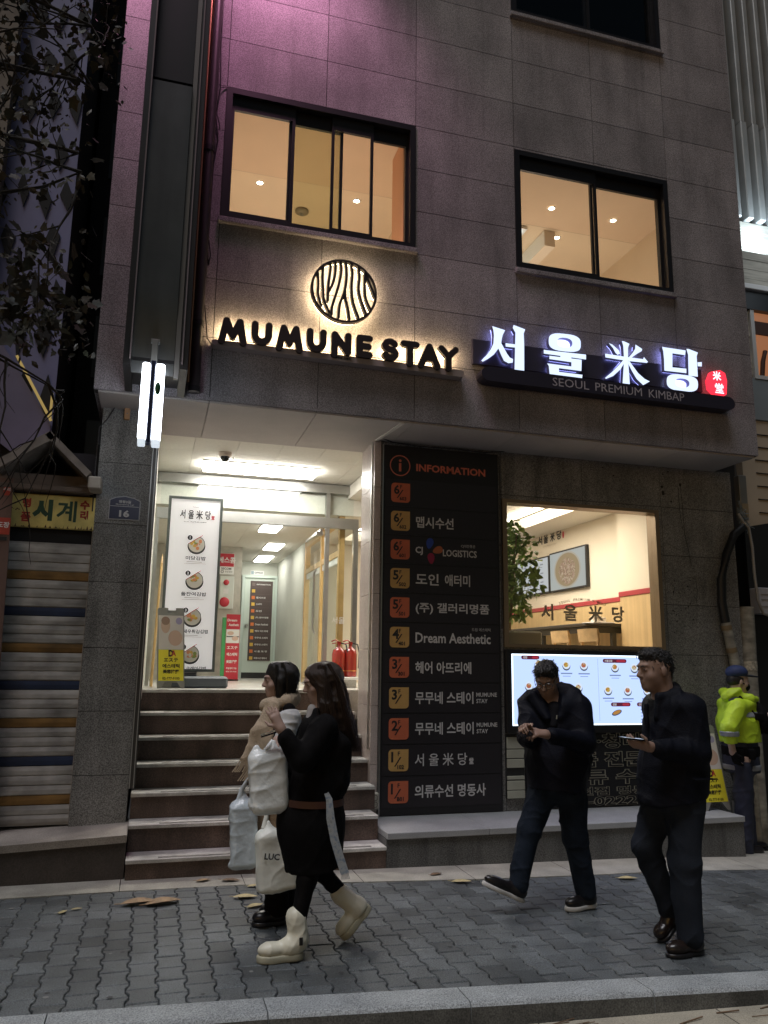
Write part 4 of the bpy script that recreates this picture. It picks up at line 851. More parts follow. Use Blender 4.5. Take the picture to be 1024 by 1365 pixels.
t = thing('fire_alarm_panel', 'white fire alarm panel with a red bell on the tiled hall wall', 'alarm panel', (1.11, 12.88, 2.75))
m = MB(); m.box(1.0, 1.225, 12.86, 12.898, 2.48, 3.0, bev=.006); obj('panel', m, mat('alarm_panel_steel', (.62, .66, .62), .35), t)
m = MB(); m.lathe([(.0, -.03), (.055, -.028), (.075, -.015), (.078, 0)], (1.085, 12.858, 2.585), 22, axis='y'); obj('bell', m, RED, t)
m = MB(); m.lathe([(.0, -.035), (.03, -.03), (.045, -.012), (.045, 0)], (1.10, 12.858, 2.90), 18, axis='y'); obj('signal_lamp', m, RED, t)
m = MB(); m.box(1.06, 1.14, 12.855, 12.8595, 2.72, 2.80); obj('label_plate', m, INKW, t)
t = thing('wall_notice', 'red and white notice above the fire alarm panel in the hall', 'notice', (1.1, 12.89, 3.2))
m = MB(); m.box(.975, 1.215, 12.885, 12.898, 3.035, 3.375); obj('sheet', m, WHITE, t)
m = MB(); m.box(.98, 1.21, 12.881, 12.8845, 3.16, 3.37, 0); text(m, '에스콤', (1.095, 12.879, 3.265), h=.10, bold=.03, align='c', m=1); text(m, 'SECOM', (1.09, 12.8835, 3.125), h=.035, w=.16, bold=.02, align='c', m=2); m.disc((1.03, 12.883, 3.075), .024, 16, m=2); m.disc((1.03, 12.8825, 3.075), .018, 16, m=1); text(m, '무인경비', (1.13, 12.8835, 3.075), h=.03, bold=.0, align='c', m=2); obj('print', m, [RED, INKW, INKB], t)
t = thing('red_poster_stand', 'slim red poster stand with a green edge in front of the tiled hall wall', 'poster', (1.2, 12.5, ZL))
m = MB(); m.box(1.04, 1.10, 12.46, 12.50, ZL, 2.32, 0); m.box(1.0, 1.32, 12.44, 12.56, ZL, ZL + .02, 1); obj('green_edge', m, [mat('green_strip', (.06, .30, .10), .5), BLACKM], t)
m = MB(); m.box(1.10, 1.31, 12.455, 12.50, ZL + .022, 2.37); obj('board', m, RED, t)
m = MB(); y = 12.4535
m.box(1.105, 1.305, y - .001, y, 1.93, 2.14, 0); m.disc((1.17, y - .002, 2.08), .05, 14, m=2, rz=.03); m.disc((1.24, y - .0025, 2.0), .05, 14, m=2, rz=.035); m.box(1.11, 1.30, y - .002, y - .0012, 2.02, 2.035, 1)
text(m, 'Dream', (1.115, y, 2.28), h=.04, bold=.03); text(m, 'Aesthetic', (1.135, y, 2.21), h=.04, w=.155, bold=.03)
for s_, zz_, h_ in (('エステ', 1.86, .045), ('에스테틱', 1.76, .05), ('美容按摩', 1.65, .05), ('주말예약 가능', 1.55, .03), ('예약 777-9100', 1.50, .022)): text(m, s_, (1.205, y, zz_), h=h_, w=.16, bold=.03, align='c')
obj('print', m, [INKW, INKB, mat('poster_skin', (.6, .42, .34), .5)], t)
t = thing('hall_directory', 'brown directory of floor badges on the mint door at the end of the hall', 'sign board', (1.9, 14.72, 2.4))
m = MB(); m.box(1.705, 2.12, 14.722, 14.729, 1.675, 3.135); obj('board', m, mat('brown_board', (.085, .06, .055), .45), t)
m = MB()
for i in range(12):
    zc = 3.07 - i * .1225; m.box(1.735, 1.795, 14.7195, 14.7215, zc - .03, zc + .03, (1 if i == 0 else 3 if i % 2 else 2))
    if i > 1: text(m, rows[i - 1][2] if rows[i - 1][2] != 'CJ' else 'CJ LOGISTICS', (1.82, 14.7205, zc), h=.036, w=min(.24, .05 + .03 * len(rows[i - 1][2] or 'CJ LOGIS')), bold=.03, m=0)
    m.box(1.715, 2.11, 14.7208, 14.7218, zc - .0625, zc - .060, 1)
text(m, 'INFORMATION', (1.82, 14.7205, 3.07), h=.024, w=.26, bold=.02, m=0)
obj('print', m, [INKW, mat('dull_line', (.16, .12, .11), .5), mat('badge_orange_small', (.75, .20, .05), .5), mat('badge_yellow_small', (.75, .48, .08), .5)], t)
t = thing('door_plate', 'small white name plate above the mint hall door', 'sign', (1.85, 14.76, 3.29))
m = MB(); m.box(1.70, 1.95, 14.755, 14.768, 3.25, 3.33); obj('plate', m, WHITE, t)
m = MB(); m.box(1.71, 1.76, 14.752, 14.7545, 3.26, 3.32, 1); text(m, 'OFFICE', (1.775, 14.753, 3.29), h=.03, w=.15, bold=.02); obj('print', m, [INKB, mat('blue_grey_print', (.35, .45, .5), .5)], t)
# fire extinguishers
EXR = mat('extinguisher_red', (.30, .022, .015), .25, coat=.6)
def extinguisher(x, y, z):
    t = thing('fire_extinguisher', 'red fire extinguisher standing inside the right glass panel of the entrance', 'fire extinguisher', (x, y, z), 'red fire extinguishers by the glass panel')
    m = MB(); m.lathe([(.0, .0), (.075, 0), (.08, .02), (.08, .26), (.07, .31), (.035, .34), (.022, .35), (.022, .38)], (x, y, z), 20); obj('cylinder', m, EXR, t)
    m = MB(); m.box(x - .02, x + .02, y - .02, y + .02, z + .38, z + .41); m.tube([(x, y, z + .405), (x - .05, y - .03, z + .43), (x - .10, y - .05, z + .41)], .008, 6); m.tube([(x, y, z + .40), (x - .09, y - .05, z + .385)], .007, 6); obj('handle', m, EXR, t)
    m = MB(); m.tube([(x + .02, y, z + .395), (x + .08, y - .03, z + .38), (x + .10, y - .04, z + .28), (x + .095, y - .03, z + .10)], .009, 6); obj('hose', m, BLACKM, t)
    m = MB(); m.tube([(x - .083 * math.cos(a) * 1, y - .083 * math.sin(a), z + .07) for a in [i * .3 for i in range(11)]], .004, 4); obj('band', m, mat('orange_band', (.7, .3, .05), .5) if 'orange_band' not in bpy.data.materials else bpy.data.materials['orange_band'], t)
    return t
g = thing('display_shelf', 'low pale shelf carrying the two red fire extinguishers', 'shelf', (2.21, 9.3, ZL))
m = MB(); m.box(2.07, 2.36, 9.12, 9.46, ZL + .09, ZL + .12, bev=.006); obj('shelf_top', m, WHITE, g); m = MB(); m.box(2.09, 2.34, 9.15, 9.43, ZL, ZL + .088); obj('base', m, CONC, g)
e1 = extinguisher(2.155, 9.30, ZL + .122); e2 = copy_tree(e1, (2.30, 9.31, ZL + .122))
e1['label'] = 'left one of two red fire extinguishers by the right glass panel of the entrance'; e2['label'] = 'right one of two red fire extinguishers by the right glass panel of the entrance'
# address plate, socket
t = thing('house_number_plate', 'dark blue house number plate reading 16 on the granite pillar', 'sign', (-.30, 7.14, 2.93))
pg = [(-.428, 2.845), (-.168, 2.845), (-.168, 3.02), (-.225, 3.045), (-.30, 3.058), (-.375, 3.045), (-.428, 3.02)]
m = MB(); m.prism(pg, (0, 7.149, 0), (1, 0, 0), (0, 0, 1), .010); obj('rim', m, mat('pale_rim', (.42, .42, .44), .4), t)
m = MB(); m.prism([(-.298 + (a + .298) * .95, 2.95 + (b - 2.95) * .93) for a, b in pg], (0, 7.1385, 0), (1, 0, 0), (0, 0, 1), .002); obj('plate', m, mat('navy_plate', (.012, .016, .055), .4), t)
m = MB(); text(m, '16', (-.298, 7.1355, 2.90), h=.062, w=.085, bold=.04, align='c'); text(m, '명동2길', (-.298, 7.1355, 3.005), h=.026, w=.10, bold=.03, align='c'); text(m, 'Myeongdong 2-gil', (-.298, 7.1355, 2.98), h=.012, w=.15, bold=.02, align='c'); m.box(-.42, -.18, 7.1352, 7.136, 2.962, 2.966); obj('numerals', m, mat('plate_white', (.5, .5, .5), .5), t)
t = thing('outdoor_socket', 'small cream double power socket beside the foot of the black directory', 'socket', (2.07, 7.36, .40))
m = MB(); m.bevbox(2.032, 2.108, 7.315, 7.364, .325, .475, .012); obj('cover', m, mat('cream_socket', (.58, .55, .46), .45), t)
for zc in (.43, .37):
    m = MB(); m.lathe([(.0, .004), (.02, .004), (.024, -.002), (.026, .0)], (2.07, 7.3135, zc), 16, axis='y'); m.disc((2.063, 7.309, zc), .004, 8); m.disc((2.077, 7.309, zc), .004, 8); obj('outlet', m, mat('dark_outlet', (.10, .09, .08), .5) if 'dark_outlet' not in bpy.data.materials else bpy.data.materials['dark_outlet'], t)  # outlets in a darker tone than the cover

# ---------------------------------------------------------------- inside the restaurant
SIDEP = ((0, -1, 0), (0, 0, 1))
t = thing('wall_lettering', 'black 서울米당 lettering with a red seal on the cream restaurant wall', 'lettering', (5.95, 10.9, 3.58))
m = MB()
for ch, yy in (('서', 11.42), ('울', 11.22), ('米', 11.0), ('당', 10.79)): text(m, ch, (5.948, yy, 3.64), h=.15, w=.15, bold=.03, align='c', plane=SIDEP)
text(m, 'SEOUL PREMIUM KIMBAP', (5.948, 11.1, 3.52), h=.022, w=.45, bold=0, align='c', plane=SIDEP, m=2); text(m, 'PREMIUM', (5.948, 11.1, 3.76), h=.025, w=.4, bold=0, align='c', plane=SIDEP, m=2)
m.disc((5.947, 10.66, 3.62), .03, 16, (0, -1, 0), (0, 0, 1), m=1, rz=.055)
obj('letters', m, [INKB, RED, mat('tan_print', (.5, .42, .3), .5)], t)
def wall_screen(y0, y1, z0, z1, label, kind):
    t = thing('wall_screen', label, 'screen', (5.95, (y0 + y1) / 2, z0)); m = MB(); m.box(5.90, 5.953, y1, y0, z0, z1, bev=.004); obj('casing', m, BLACKM, t)
    m = MB(); m.box(5.8965, 5.899, y1 + .025, y0 - .025, z0 + .025, z1 - .025); obj('display', m, emis('pale_display', (.50, .56, .58), .75) if kind else emis('menu_display', (.60, .66, .72), .8), t)
    m = MB(); yc, zc = (y0 + y1) / 2, (z0 + z1) / 2
    if kind:
        m.disc((5.8955, yc, zc), .40, 40, (0, -1, 0), (0, 0, 1), 0, rz=.275); m.disc((5.8950, yc, zc), .36, 40, (0, -1, 0), (0, 0, 1), 1, rz=.25)
        for q in range(260):
            a, d = rnd.uniform(0, 6.28), math.sqrt(rnd.random()); pa = rnd.uniform(0, 3.14); cy, cz_ = yc + d * .24 * math.cos(a), zc - .02 + d * .19 * math.sin(a); u = Vector((0, math.cos(pa), math.sin(pa))) * .022; w = Vector((0, -math.sin(pa), math.cos(pa))) * .006; c0 = Vector((5.8945 - q * .000004, cy, cz_))
            m.add([c0 - u - w, c0 + u - w, c0 + u + w, c0 - u + w], [(0, 1, 2, 3)], 2 + q % 3)
        obj('picture', m, [emis('bowl_rim', (.48, .46, .40), .8), emis('soup_print', (.36, .27, .15), .8), emis('rice_pale', (.60, .48, .38), .8), emis('rice_pink', (.46, .28, .22), .8), emis('rice_brown', (.28, .17, .11), .8)], t)
    else:
        for c in range(5):
            for r in range(3):
                yy, zz_ = y0 - .12 - c * (y0 - y1 - .2) / 5, z1 - .13 - r * .14
                m.box(5.8955, 5.8962, yy - .10, yy, zz_, zz_ + .022, 0); m.box(5.8955, 5.8962, yy - .07, yy, zz_ - .04, zz_ - .028, 0)
        text(m, '서울米당', (5.8955, yc, z1 - .06), h=.035, bold=.02, align='c', plane=SIDEP)
        obj('picture', m, emis('menu_ink', (.30, .33, .38), .7), t)
wall_screen(12.25, 11.06, 2.765, 3.35, 'left wall screen with a pale list menu, partly behind the plant', 0)
wall_screen(11.03, 9.94, 2.76, 3.37, 'right wall screen showing a bowl of rice', 1)
t = thing('wall_counter', 'long dark table with thin legs along the restaurant wall', 'table', (5.6, 10.4, ZR))
m = MB(); m.box(5.30, 5.93, 9.0, 12.9, 2.15, 2.19, bev=.006); obj('table_top', m, mat('dark_counter', (.035, .030, .027), .4), t)
m = MB(); m.box(5.36, 5.40, 9.06, 12.84, 2.07, 2.148); m.box(5.40, 5.86, 9.06, 9.10, 2.07, 2.148); obj('apron', m, mat('dark_apron', (.04, .036, .032), .5), t)
for y in (9.03, 10.3, 11.6): m = MB(); m.box(5.70 if y < 9.1 else 5.36, 5.76 if y < 9.1 else 5.42, y, y + .06, ZR, 2.068); obj('leg', m, mat('grey_steel_leg', (.07, .07, .07), .4, .5) if 'grey_steel_leg' not in bpy.data.materials else bpy.data.materials['grey_steel_leg'], t)
t = thing('condiment_tray', 'small pale condiment tray at the near end of the long table', 'tray', (5.6, 9.2, 2.19))
m = MB(); m.box(5.45, 5.76, 9.05, 9.35, 2.192, 2.21, bev=.004); obj('tray', m, WHITE, t)
m = MB(); m.box(5.48, 5.60, 9.1, 9.18, 2.211, 2.29, bev=.008); m.box(5.64, 5.73, 9.2, 9.28, 2.211, 2.28, bev=.008); obj('caddy', m, CREAM, t)
def chair(x, y, rot=0):
    t = thing('oak_chair', 'light oak chair with a curved back at the long table', 'chair', (x, y, ZR), 'oak chairs at the long table')
    def leg(dx, dy, top): m = MB(); m.tube([(x + dx * 1.12, y + dy * 1.12, ZR), (x + dx, y + dy, ZR + top)], [.017, .021], 8); obj('leg', m, OAK, t)
    leg(-.19, -.18, .76); leg(-.19, .18, .76); leg(.19, -.18, .42); leg(.19, .18, .42)
    m = MB(); m.bevbox(x - .21, x + .24, y - .21, y + .21, ZR + .42, ZR + .455, .012); obj('seat', m, OAK, t)
    m = MB(); pts = []
    for i in range(9):
        a = -1 + i / 4; pts.append((x - .20 - .045 * (1 - a * a), y + a * .22))
    v = []
    for (px, py) in pts: v += [(px - .012, py, ZR + .65), (px - .03, py, ZR + .80), (px - .006, py, ZR + .80), (px + .012, py, ZR + .65)]
    f = []
    for i in range(8):
        for k in range(4): f.append((i * 4 + k, (i + 1) * 4 + k, (i + 1) * 4 + (k + 1) % 4, i * 4 + (k + 1) % 4))
    f += [(0, 1, 2, 3), (35, 34, 33, 32)]; m.add(v, f); obj('backrest', m, OAK, t)
    m = MB(); m.tube([(x - .2, y - .19, ZR + .2), (x + .2, y - .19, ZR + .2)], .012, 6); m.tube([(x - .2, y + .19, ZR + .2), (x + .2, y + .19, ZR + .2)], .012, 6); obj('stretcher', m, OAK, t)
    return t
c1 = chair(5.20, 8.42); c1['label'] = 'nearest oak chair, with its seat showing, right of the window lettering'
c2 = copy_tree(c1, (5.20, 9.10, ZR)); c2['label'] = 'middle oak chair under the gold window lettering'
c3 = copy_tree(c1, (5.18, 9.95, ZR)); c3['label'] = 'farthest oak chair, beside the planter of the indoor tree'
# indoor ficus
t = thing('ficus_tree', 'leafy green indoor ficus in a planter behind the left of the restaurant window', 'plant', (3.72, 7.95, 1.75))
m = MB(); m.bevbox(3.44, 3.96, 7.60, 8.25, 1.30, 2.0, .02); obj('planter', m, mat('cream_planter', (.55, .50, .38), .6), t)
m = MB()
for k in range(4): a = k * 1.6; m.tube([(3.72 + .03 * math.cos(a), 7.95 + .03 * math.sin(a), 1.98), (3.72 + .05 * math.cos(a + 1), 7.95 + .05 * math.sin(a + 1), 2.3), (3.72 + .10 * math.cos(a + .5), 7.95 + .1 * math.sin(a + .5), 2.75), (3.74 + .2 * math.cos(a), 7.95 + .2 * math.sin(a), 3.05)], [.02, .017, .012, .006], 7)
obj('trunk', m, mat('ficus_bark', (.30, .20, .11), .8, noise=(20, .2)), t)
def leafset(mb, n, sampler, size, ntone=.35, shape='ellipse'):
    for _ in range(n):
        p = Vector(sampler()); L = rnd.uniform(*size)
        d = Vector((rnd.uniform(-1, 1), rnd.uniform(-1, 1), rnd.uniform(-1.3, .35))).normalized(); s_ = d.cross(Vector((rnd.uniform(-1, 1), rnd.uniform(-1, 1), rnd.uniform(-1, 1)))).normalized(); nrm = d.cross(s_)
        tn = rnd.uniform(1 - ntone, 1 + ntone)
        if shape == 'ellipse':
            w = L * .26
            v = [p, p + d * L * .35 + s_ * w - nrm * L * .04, p + d * L * .75 + s_ * w * .7 - nrm * L * .02, p + d * L - nrm * L * .1, p + d * L * .75 - s_ * w * .7 - nrm * L * .02, p + d * L * .35 - s_ * w - nrm * L * .04, p + d * L * .5 + nrm * L * .03]
            mb.add(v, [(0, 1, 6), (1, 2, 6), (2, 3, 6), (3, 4, 6), (4, 5, 6), (5, 0, 6)], 0, tn)
        else:
            prof = [(0, 0), (.16, -.03), (.40, .08), (.31, .22), (.47, .45), (.29, .50), (.17, .68), (0, .95)]
            R = [p + s_ * (a * L) + d * (b * L) + nrm * (L * .12 * (a * a - .3 * b * rnd.uniform(.2, 1.5))) for a, b in prof]
            Lf = [p - s_ * (a * L) + d * (b * L) + nrm * (L * .12 * (a * a - .3 * b * rnd.uniform(.2, 1.5))) for a, b in prof[1:-1]]
            c0 = len(R); mid = p + d * L * .35
            v = R + Lf + [mid]; k = len(v) - 1; ring = list(range(c0)) + list(reversed(range(c0, c0 + len(Lf))))
            mb.add(v, [(ring[i], ring[(i + 1) % len(ring)], k) for i in range(len(ring))], 0, tn)
m = MB()
def fs():
    while True:
        x, y, z = rnd.uniform(-1, 1), rnd.uniform(-1, 1), rnd.uniform(-1, 1)
        if x * x + y * y + z * z < 1 and mnoise.noise(Vector((x * 2.2, y * 2.2, z * 2.6))) > -.22: return (3.76 + x * .36 - .03 * z, 7.97 + y * .33, 2.70 + z * .60)
leafset(m, 900, fs, (.07, .12), .45)
obj('crown', m, mat('ficus_leaf', (.24, .34, .08), .45, tone=True, spec=.4), t)

# ---------------------------------------------------------------- projecting column sign, tube lamp sign, pipe, batten, cables
pc = thing('column_sign', 'tall grey metal projecting sign box running up the left of the facade', 'sign', (-.1, 6.3, 3.9))
m = MB(); m.box(-.345, -.29, 6.0, 6.67, 3.86, 11); m.box(.075, .135, 6.0, 6.67, 3.86, 11); m.box(-.289, .074, 6.10, 6.67, 3.93, 11); obj('casing', m, mat('sign_casing_black', (.014, .013, .014), .4, noise=(3, .2)), pc)
m = MB(); pf = [(6.03, 6.36), (6.03, 4.5), (6.038, 4.35), (6.055, 4.2), (6.085, 4.03), (6.125, 3.84)]
v = [(-.288, a, b) for a, b in pf] + [(.03, a, b) for a, b in pf] + [(-.288, 6.14, 6.36), (.03, 6.14, 6.36), (-.288, 6.14, 3.84), (.03, 6.14, 3.84)]
m.add(v, [(i, i + 1, i + 7, i + 6) for i in range(5)], 0, 1, True); m.add(v, [(0, 6, 13, 12), (5, 14, 15, 11), (0, 12, 14, 5, 4, 3, 2, 1), (6, 7, 8, 9, 10, 11, 15, 13)])
obj('front_panel', m, mat('sign_front_zinc', (.12, .126, .128), .33, .6, noise=(3, .12), stain=(2, .25, (3, 3, .3))), pc)
m = MB(); m.box(-.288, .03, 6.05, 6.085, 6.40, 11); obj('upper_panel', m, mat('sign_upper_dark', (.035, .035, .038), .35, .3), pc)
m = MB(); m.box(.034, .07, 6.05, 6.09, 3.80, 11); m.box(-.31, -.289, 6.04, 6.07, 3.86, 11); obj('side_rail', m, mat('sign_rail_grey', (.20, .19, .18), .4, .5), pc)
for xx in (-.30, .085): m = MB(); m.box(xx, xx + .010, 5.990, 5.9985, 3.9, 11); obj('edge_strip', m, mat('glossy_edge', (.42, .34, .35), .25, .6) if 'glossy_edge' not in bpy.data.materials else bpy.data.materials['glossy_edge'], pc)
ts = thing('tube_lamp_sign', 'small vertical lamp sign with two bright white tubes and a dark blue strip', 'lamp', (-.11, 5.9, 3.5))
TUBE = emis('lit_tube', (.86, .92, 1.0), 11.0)
m = MB(); m.box(-.135, -.10, 5.87, 5.99, 3.225, 3.86, bev=.005); obj('blue_panel', m, mat('navy_strip', (.012, .02, .07), .4), ts)
for xa, xb in ((-.196, -.138), (-.097, -.032)): m = MB(); m.bevbox(xa, xb, 5.87, 5.97, 3.25, 3.84, .012); tb = obj('tube_box', m, TUBE, ts); m = MB(); m.bevbox(xa + .002, xb - .002, 5.872, 5.968, 3.205, 3.249, .006); obj('end_cap', m, mat('clear_cap', (.6, .62, .62), .3, emit=(.8, .9, 1), estr=.8) if 'clear_cap' not in bpy.data.materials else bpy.data.materials['clear_cap'], tb)
m = MB(); m.lathe([(0, -.01), (.02, -.008), (.027, 0)], (-.062, 5.868, 3.64), 18, axis='y'); 
v = m.v; m.v = [(-.075 + (p[0] + .062) * .8, p[1], 3.64 + (p[2] - 3.64) * 1.9) for p in v]; obj('green_badge', m, mat('green_badge_paint', (.01, .09, .035), .35), ts)
m = MB(); m.box(-.14, -.095, 5.95, 6.02, 3.86, 4.06, bev=.004); m.box(-.15, -.085, 5.99, 6.028, 4.05, 4.08); obj('bracket', m, GREYM, ts)
t = thing('wooden_batten', 'short bare wooden batten fixed to the pillar left of the tube lamp', 'batten', (-.33, 7.1, 3.95))
m = MB(); m.box(-.36, -.312, 7.10, 7.125, 3.745, 4.18, bev=.003); obj('board', m, mat('bare_pine', (.42, .24, .12), .65, noise=(10, .15)), t)
m = MB(); [m.disc((-.336, 7.0985, z), .007, 10) for z in (3.80, 3.96, 4.12)]; m.box(-.36, -.20, 7.126, 7.145, 4.12, 4.16); obj('fixing', m, GREYM, t)
t = thing('drain_pipe', 'dark drain pipe beside the tall projecting sign', 'pipe', (.2, 6.62, 4))
m = MB(); m.tube([(.215, 6.63, 3.93), (.215, 6.63, 11)], .045, 14); obj('pipe', m, mat('dark_pipe', (.035, .03, .032), .4), t)
m = MB(); [m.tube([(.215, 6.63, z), (.215, 6.63, z + .05)], .052, 14) for z in (4.5, 6.2, 7.9)]; m.tube([(.215, 6.63, 3.90), (.215, 6.63, 3.95)], .051, 14); obj('pipe_clip', m, BLACKM, t)
m = MB(); m.tube([(.158, 6.615, 3.98), (.158, 6.615, 11)], .012, 8); obj('copper_line', m, mat('copper_line_metal', (.55, .30, .16), .3, .9), t)
t = thing('loose_cable', 'thin black cable tangle hanging between the pipe and the wide window', 'cable', (.28, 6.66, 6.8))
m = MB(); 
m.tube([(.272, 6.67, 11), (.268, 6.66, 7.3), (.285, 6.65, 6.9), (.26, 6.66, 6.6), (.29, 6.65, 6.35), (.262, 6.67, 6.1), (.255, 6.67, 5.0)], .007, 5); m.tube([(.285, 6.65, 6.9), (.31, 6.675, 6.93), (.36, 6.685, 6.955)], .005, 5)
m.tube([(.27, 6.66, 6.62), (.30, 6.655, 6.50), (.285, 6.65, 6.36), (.262, 6.655, 6.45)], .006, 5); m.tube([(.262, 6.66, 5.35), (.285, 6.65, 5.2), (.27, 6.65, 5.1), (.255, 6.66, 5.3)], .006, 5)
obj('cable', m, BLACKM, t)
m = MB(); m.tube([(.262, 6.66, 4.72), (.30, 6.67, 4.42), (.345, 6.67, 4.36)], .006, 5); obj('branch_cable', m, BLACKM, t)
t = thing('pillar_cable', 'thin black cable sagging across the top of the granite pillar', 'cable', (-.45, 7.1, 3.8))
m = MB(); m.tube([(-.40, 7.05, 4.25), (-.395, 7.1, 4.05), (-.43, 7.12, 3.88), (-.50, 7.13, 3.74), (-.56, 7.13, 3.66), (-.565, 7.12, 3.3), (-.56, 7.12, 2.9)], .006, 5); obj('cable', m, BLACKM, t)
m = MB(); m.tube([(-.56, 7.13, 3.66), (-.555, 7.12, 3.5)], .010, 5); obj('clip', m, BLACKM, t)
t = thing('soffit_cable', 'thin black cable looped along the top of the black directory', 'cable', (2.7, 7.3, 3.85))
m = MB(); m.tube([(2.06, 7.30, 3.862), (2.2, 7.32, 3.83), (2.5, 7.33, 3.815), (2.9, 7.335, 3.825), (3.2, 7.335, 3.815), (3.38, 7.34, 3.84), (3.44, 7.345, 3.85)], .006, 5); obj('cable', m, BLACKM, t)
m = MB(); m.tube([(3.375, 7.345, 3.79), (3.385, 7.345, 3.0), (3.38, 7.345, 2.0)], .006, 5); obj('drop_cable', m, BLACKM, t)

# ---------------------------------------------------------------- the watch repair shop left of the pillar
sh = thing('shutter_shop', 'narrow closed shop with a striped roller shutter and a small gabled canopy', 'shop', (-.85, 7.2, .3))
SL = [mat('shutter_grey', (.52, .51, .50), .5, .0, noise=(5, .3), stain=(2, .6, (1.2, 1.2, 4)), bump=(3, .2, (1, 1, 5))), mat('shutter_ochre', (.27, .15, .045), .55, .1, noise=(5, .35), stain=(2, .5, (2, 2, 5))), mat('shutter_navy', (.016, .030, .075), .55, .1, noise=(5, .35))]
kinds = {}; order = [0, 0, 0, 1, 0, 0, 0, 2, 0, 0, 0, 1, 0, 0, 0, 2, 0, 0, 0, 1, 0, 0, 0, 2, 0, 0, 0, 1, 0, 0, 0, 0, 0]
m = MB(); z = 2.60; i = 0
while z > .36:
    h = .0755; z0 = max(z - h, .345); k = order[i % len(order)]
    n = 5; v = [(0, 7.2), (.06, 7.2), (.10, 7.189 + rnd.uniform(-.001, .001)), (.55, 7.186 + rnd.uniform(-.001, .001)), (.97, 7.189), (1, 7.2)]
    P0 = [(-2.2, y, z0 + a * (z - z0)) for a, y in v]; P1 = [(-.535, y, z0 + a * (z - z0)) for a, y in v]
    m.add(P0 + P1, [(q, q + n + 1, q + n + 2, q + 1) for q in range(n)], k, 1); z -= h; i += 1
m.box(-2.2, -.535, 7.196, 7.21, .33, .36, 0); m.quad((-2.2, 7.206, .34), (-.535, 7.206, .34), (-.535, 7.206, 2.62), (-2.2, 7.206, 2.62), 0)
obj('roller_shutter', m, SL, sh)
m = MB(); m.box(-.55, -.538, 7.17, 7.195, .34, 3.02, 0); m.box(-.5375, -.52, 7.16, 7.2, .34, 3.02, 0); m.box(-2.2, -.551, 7.212, 7.26, 2.60, 2.745, 1); m.box(-3.2, -.56, 7.27, 9, .0, 3.2, 1); obj('shutter_frame', m, [mat('pale_guide', (.36, .33, .31), .5, .2, noise=(8, .2)), DARK], sh)
sg = thing('watch_repair_sign', 'yellow shop sign with green and red Korean letters above the striped shutter', 'sign', (-.86, 7.17, 2.88))
m = MB(); m.box(-1.30, -.535, 7.15, 7.19, 2.737, 3.027, bev=.006); obj('panel', m, mat('worn_yellow_sign', (.80, .66, .22), .5, noise=(6, .2), stain=(2.5, .5, (2, 2, 1.2))), sg)
GRN = mat('dark_green_letter', (.015, .06, .035), .5)
m = MB(); text(m, '시', (-.96, 7.146, 2.892), h=.185, bold=.06, align='c'); text(m, '계', (-.768, 7.146, 2.892), h=.185, bold=.022, align='c'); obj('green_lettering', m, GRN, sg)
RL = mat('sign_red_letter', (.34, .03, .02), .5)
for c, x, zz_ in (('명', -1.088, 2.945), ('품', -1.088, 2.825), ('수', -.625, 2.955), ('리', -.625, 2.865)): m = MB(); text(m, c, (x, 7.146, zz_), h=.082, bold=.05, align='c'); obj('red_letter', m, RL, sg)
m = MB(); R_ = random.Random(3)
for _ in range(34):
    x = -1.28 + R_.random() * .73; m.prism([(x, 2.739), (x + .02 * R_.random() + .004, 2.739), (x + .01, 2.745 + R_.random() ** 2 * .03)], (0, 7.1475, 0), (1, 0, 0), (0, 0, 1), .0004)
for _ in range(8): m.disc((-1.27 + R_.random() * .2, 7.1468, 2.86 + R_.random() * .05), .003 + .004 * R_.random(), 8)
obj('rust_marks', m, mat('rust_brown', (.10, .05, .025), .8), sg)
# gabled canopy
GAB = mat('weathered_gable', (.20, .175, .15), .8, noise=(6, .3), stain=(2, .4, (1, 1, 3)))
def slab(mb, a, b, y0, y1, th, mi=0):
    """sloping board between profile points a and b (x, z), from y0 to y1"""
    A, B = Vector((a[0], 0, a[1])), Vector((b[0], 0, b[1])); d = (B - A).normalized(); n = Vector((-d.z, 0, d.x)) * th
    v = []
    for y in (y0, y1):
        for p in (A, B, B - n, A - n): v.append((p.x, y, p.z))
    mb.add(v, [(0, 1, 2, 3), (7, 6, 5, 4), (0, 4, 5, 1), (1, 5, 6, 2), (2, 6, 7, 3), (3, 7, 4, 0)], mi)
m = MB(); slab(m, (-1.34, 3.22), (-.925, 3.52), 6.88, 7.6, .07); slab(m, (-.922, 3.52), (-.575, 3.19), 6.88, 7.6, .055)
obj('gable_canopy', m, GAB, sh)
m = MB(); m.bevbox(-.592, -.49, 6.86, 7.10, 3.05, 3.155, .01); obj('gutter_end', m, mat('pale_gutter', (.34, .31, .27), .7, noise=(8, .2)), sh)
m = MB(); m.bevbox(-1.35, -.56, 7.05, 7.14, 3.045, 3.09, .008); m.box(-1.35, -.60, 7.142, 7.3, 3.04, 3.20); obj('fascia', m, mat('fascia_brown', (.13, .10, .085), .7, noise=(6, .25)), sh)
m = MB(); m.box(-1.30, -.6, 7.5, 7.6, 3.05, 3.5); obj('gable_back', m, DARK, sh)
sp = thing('side_panel', 'rusty brown side board with small red stickers at the left edge', 'board', (-1.3, 6.85, .3))
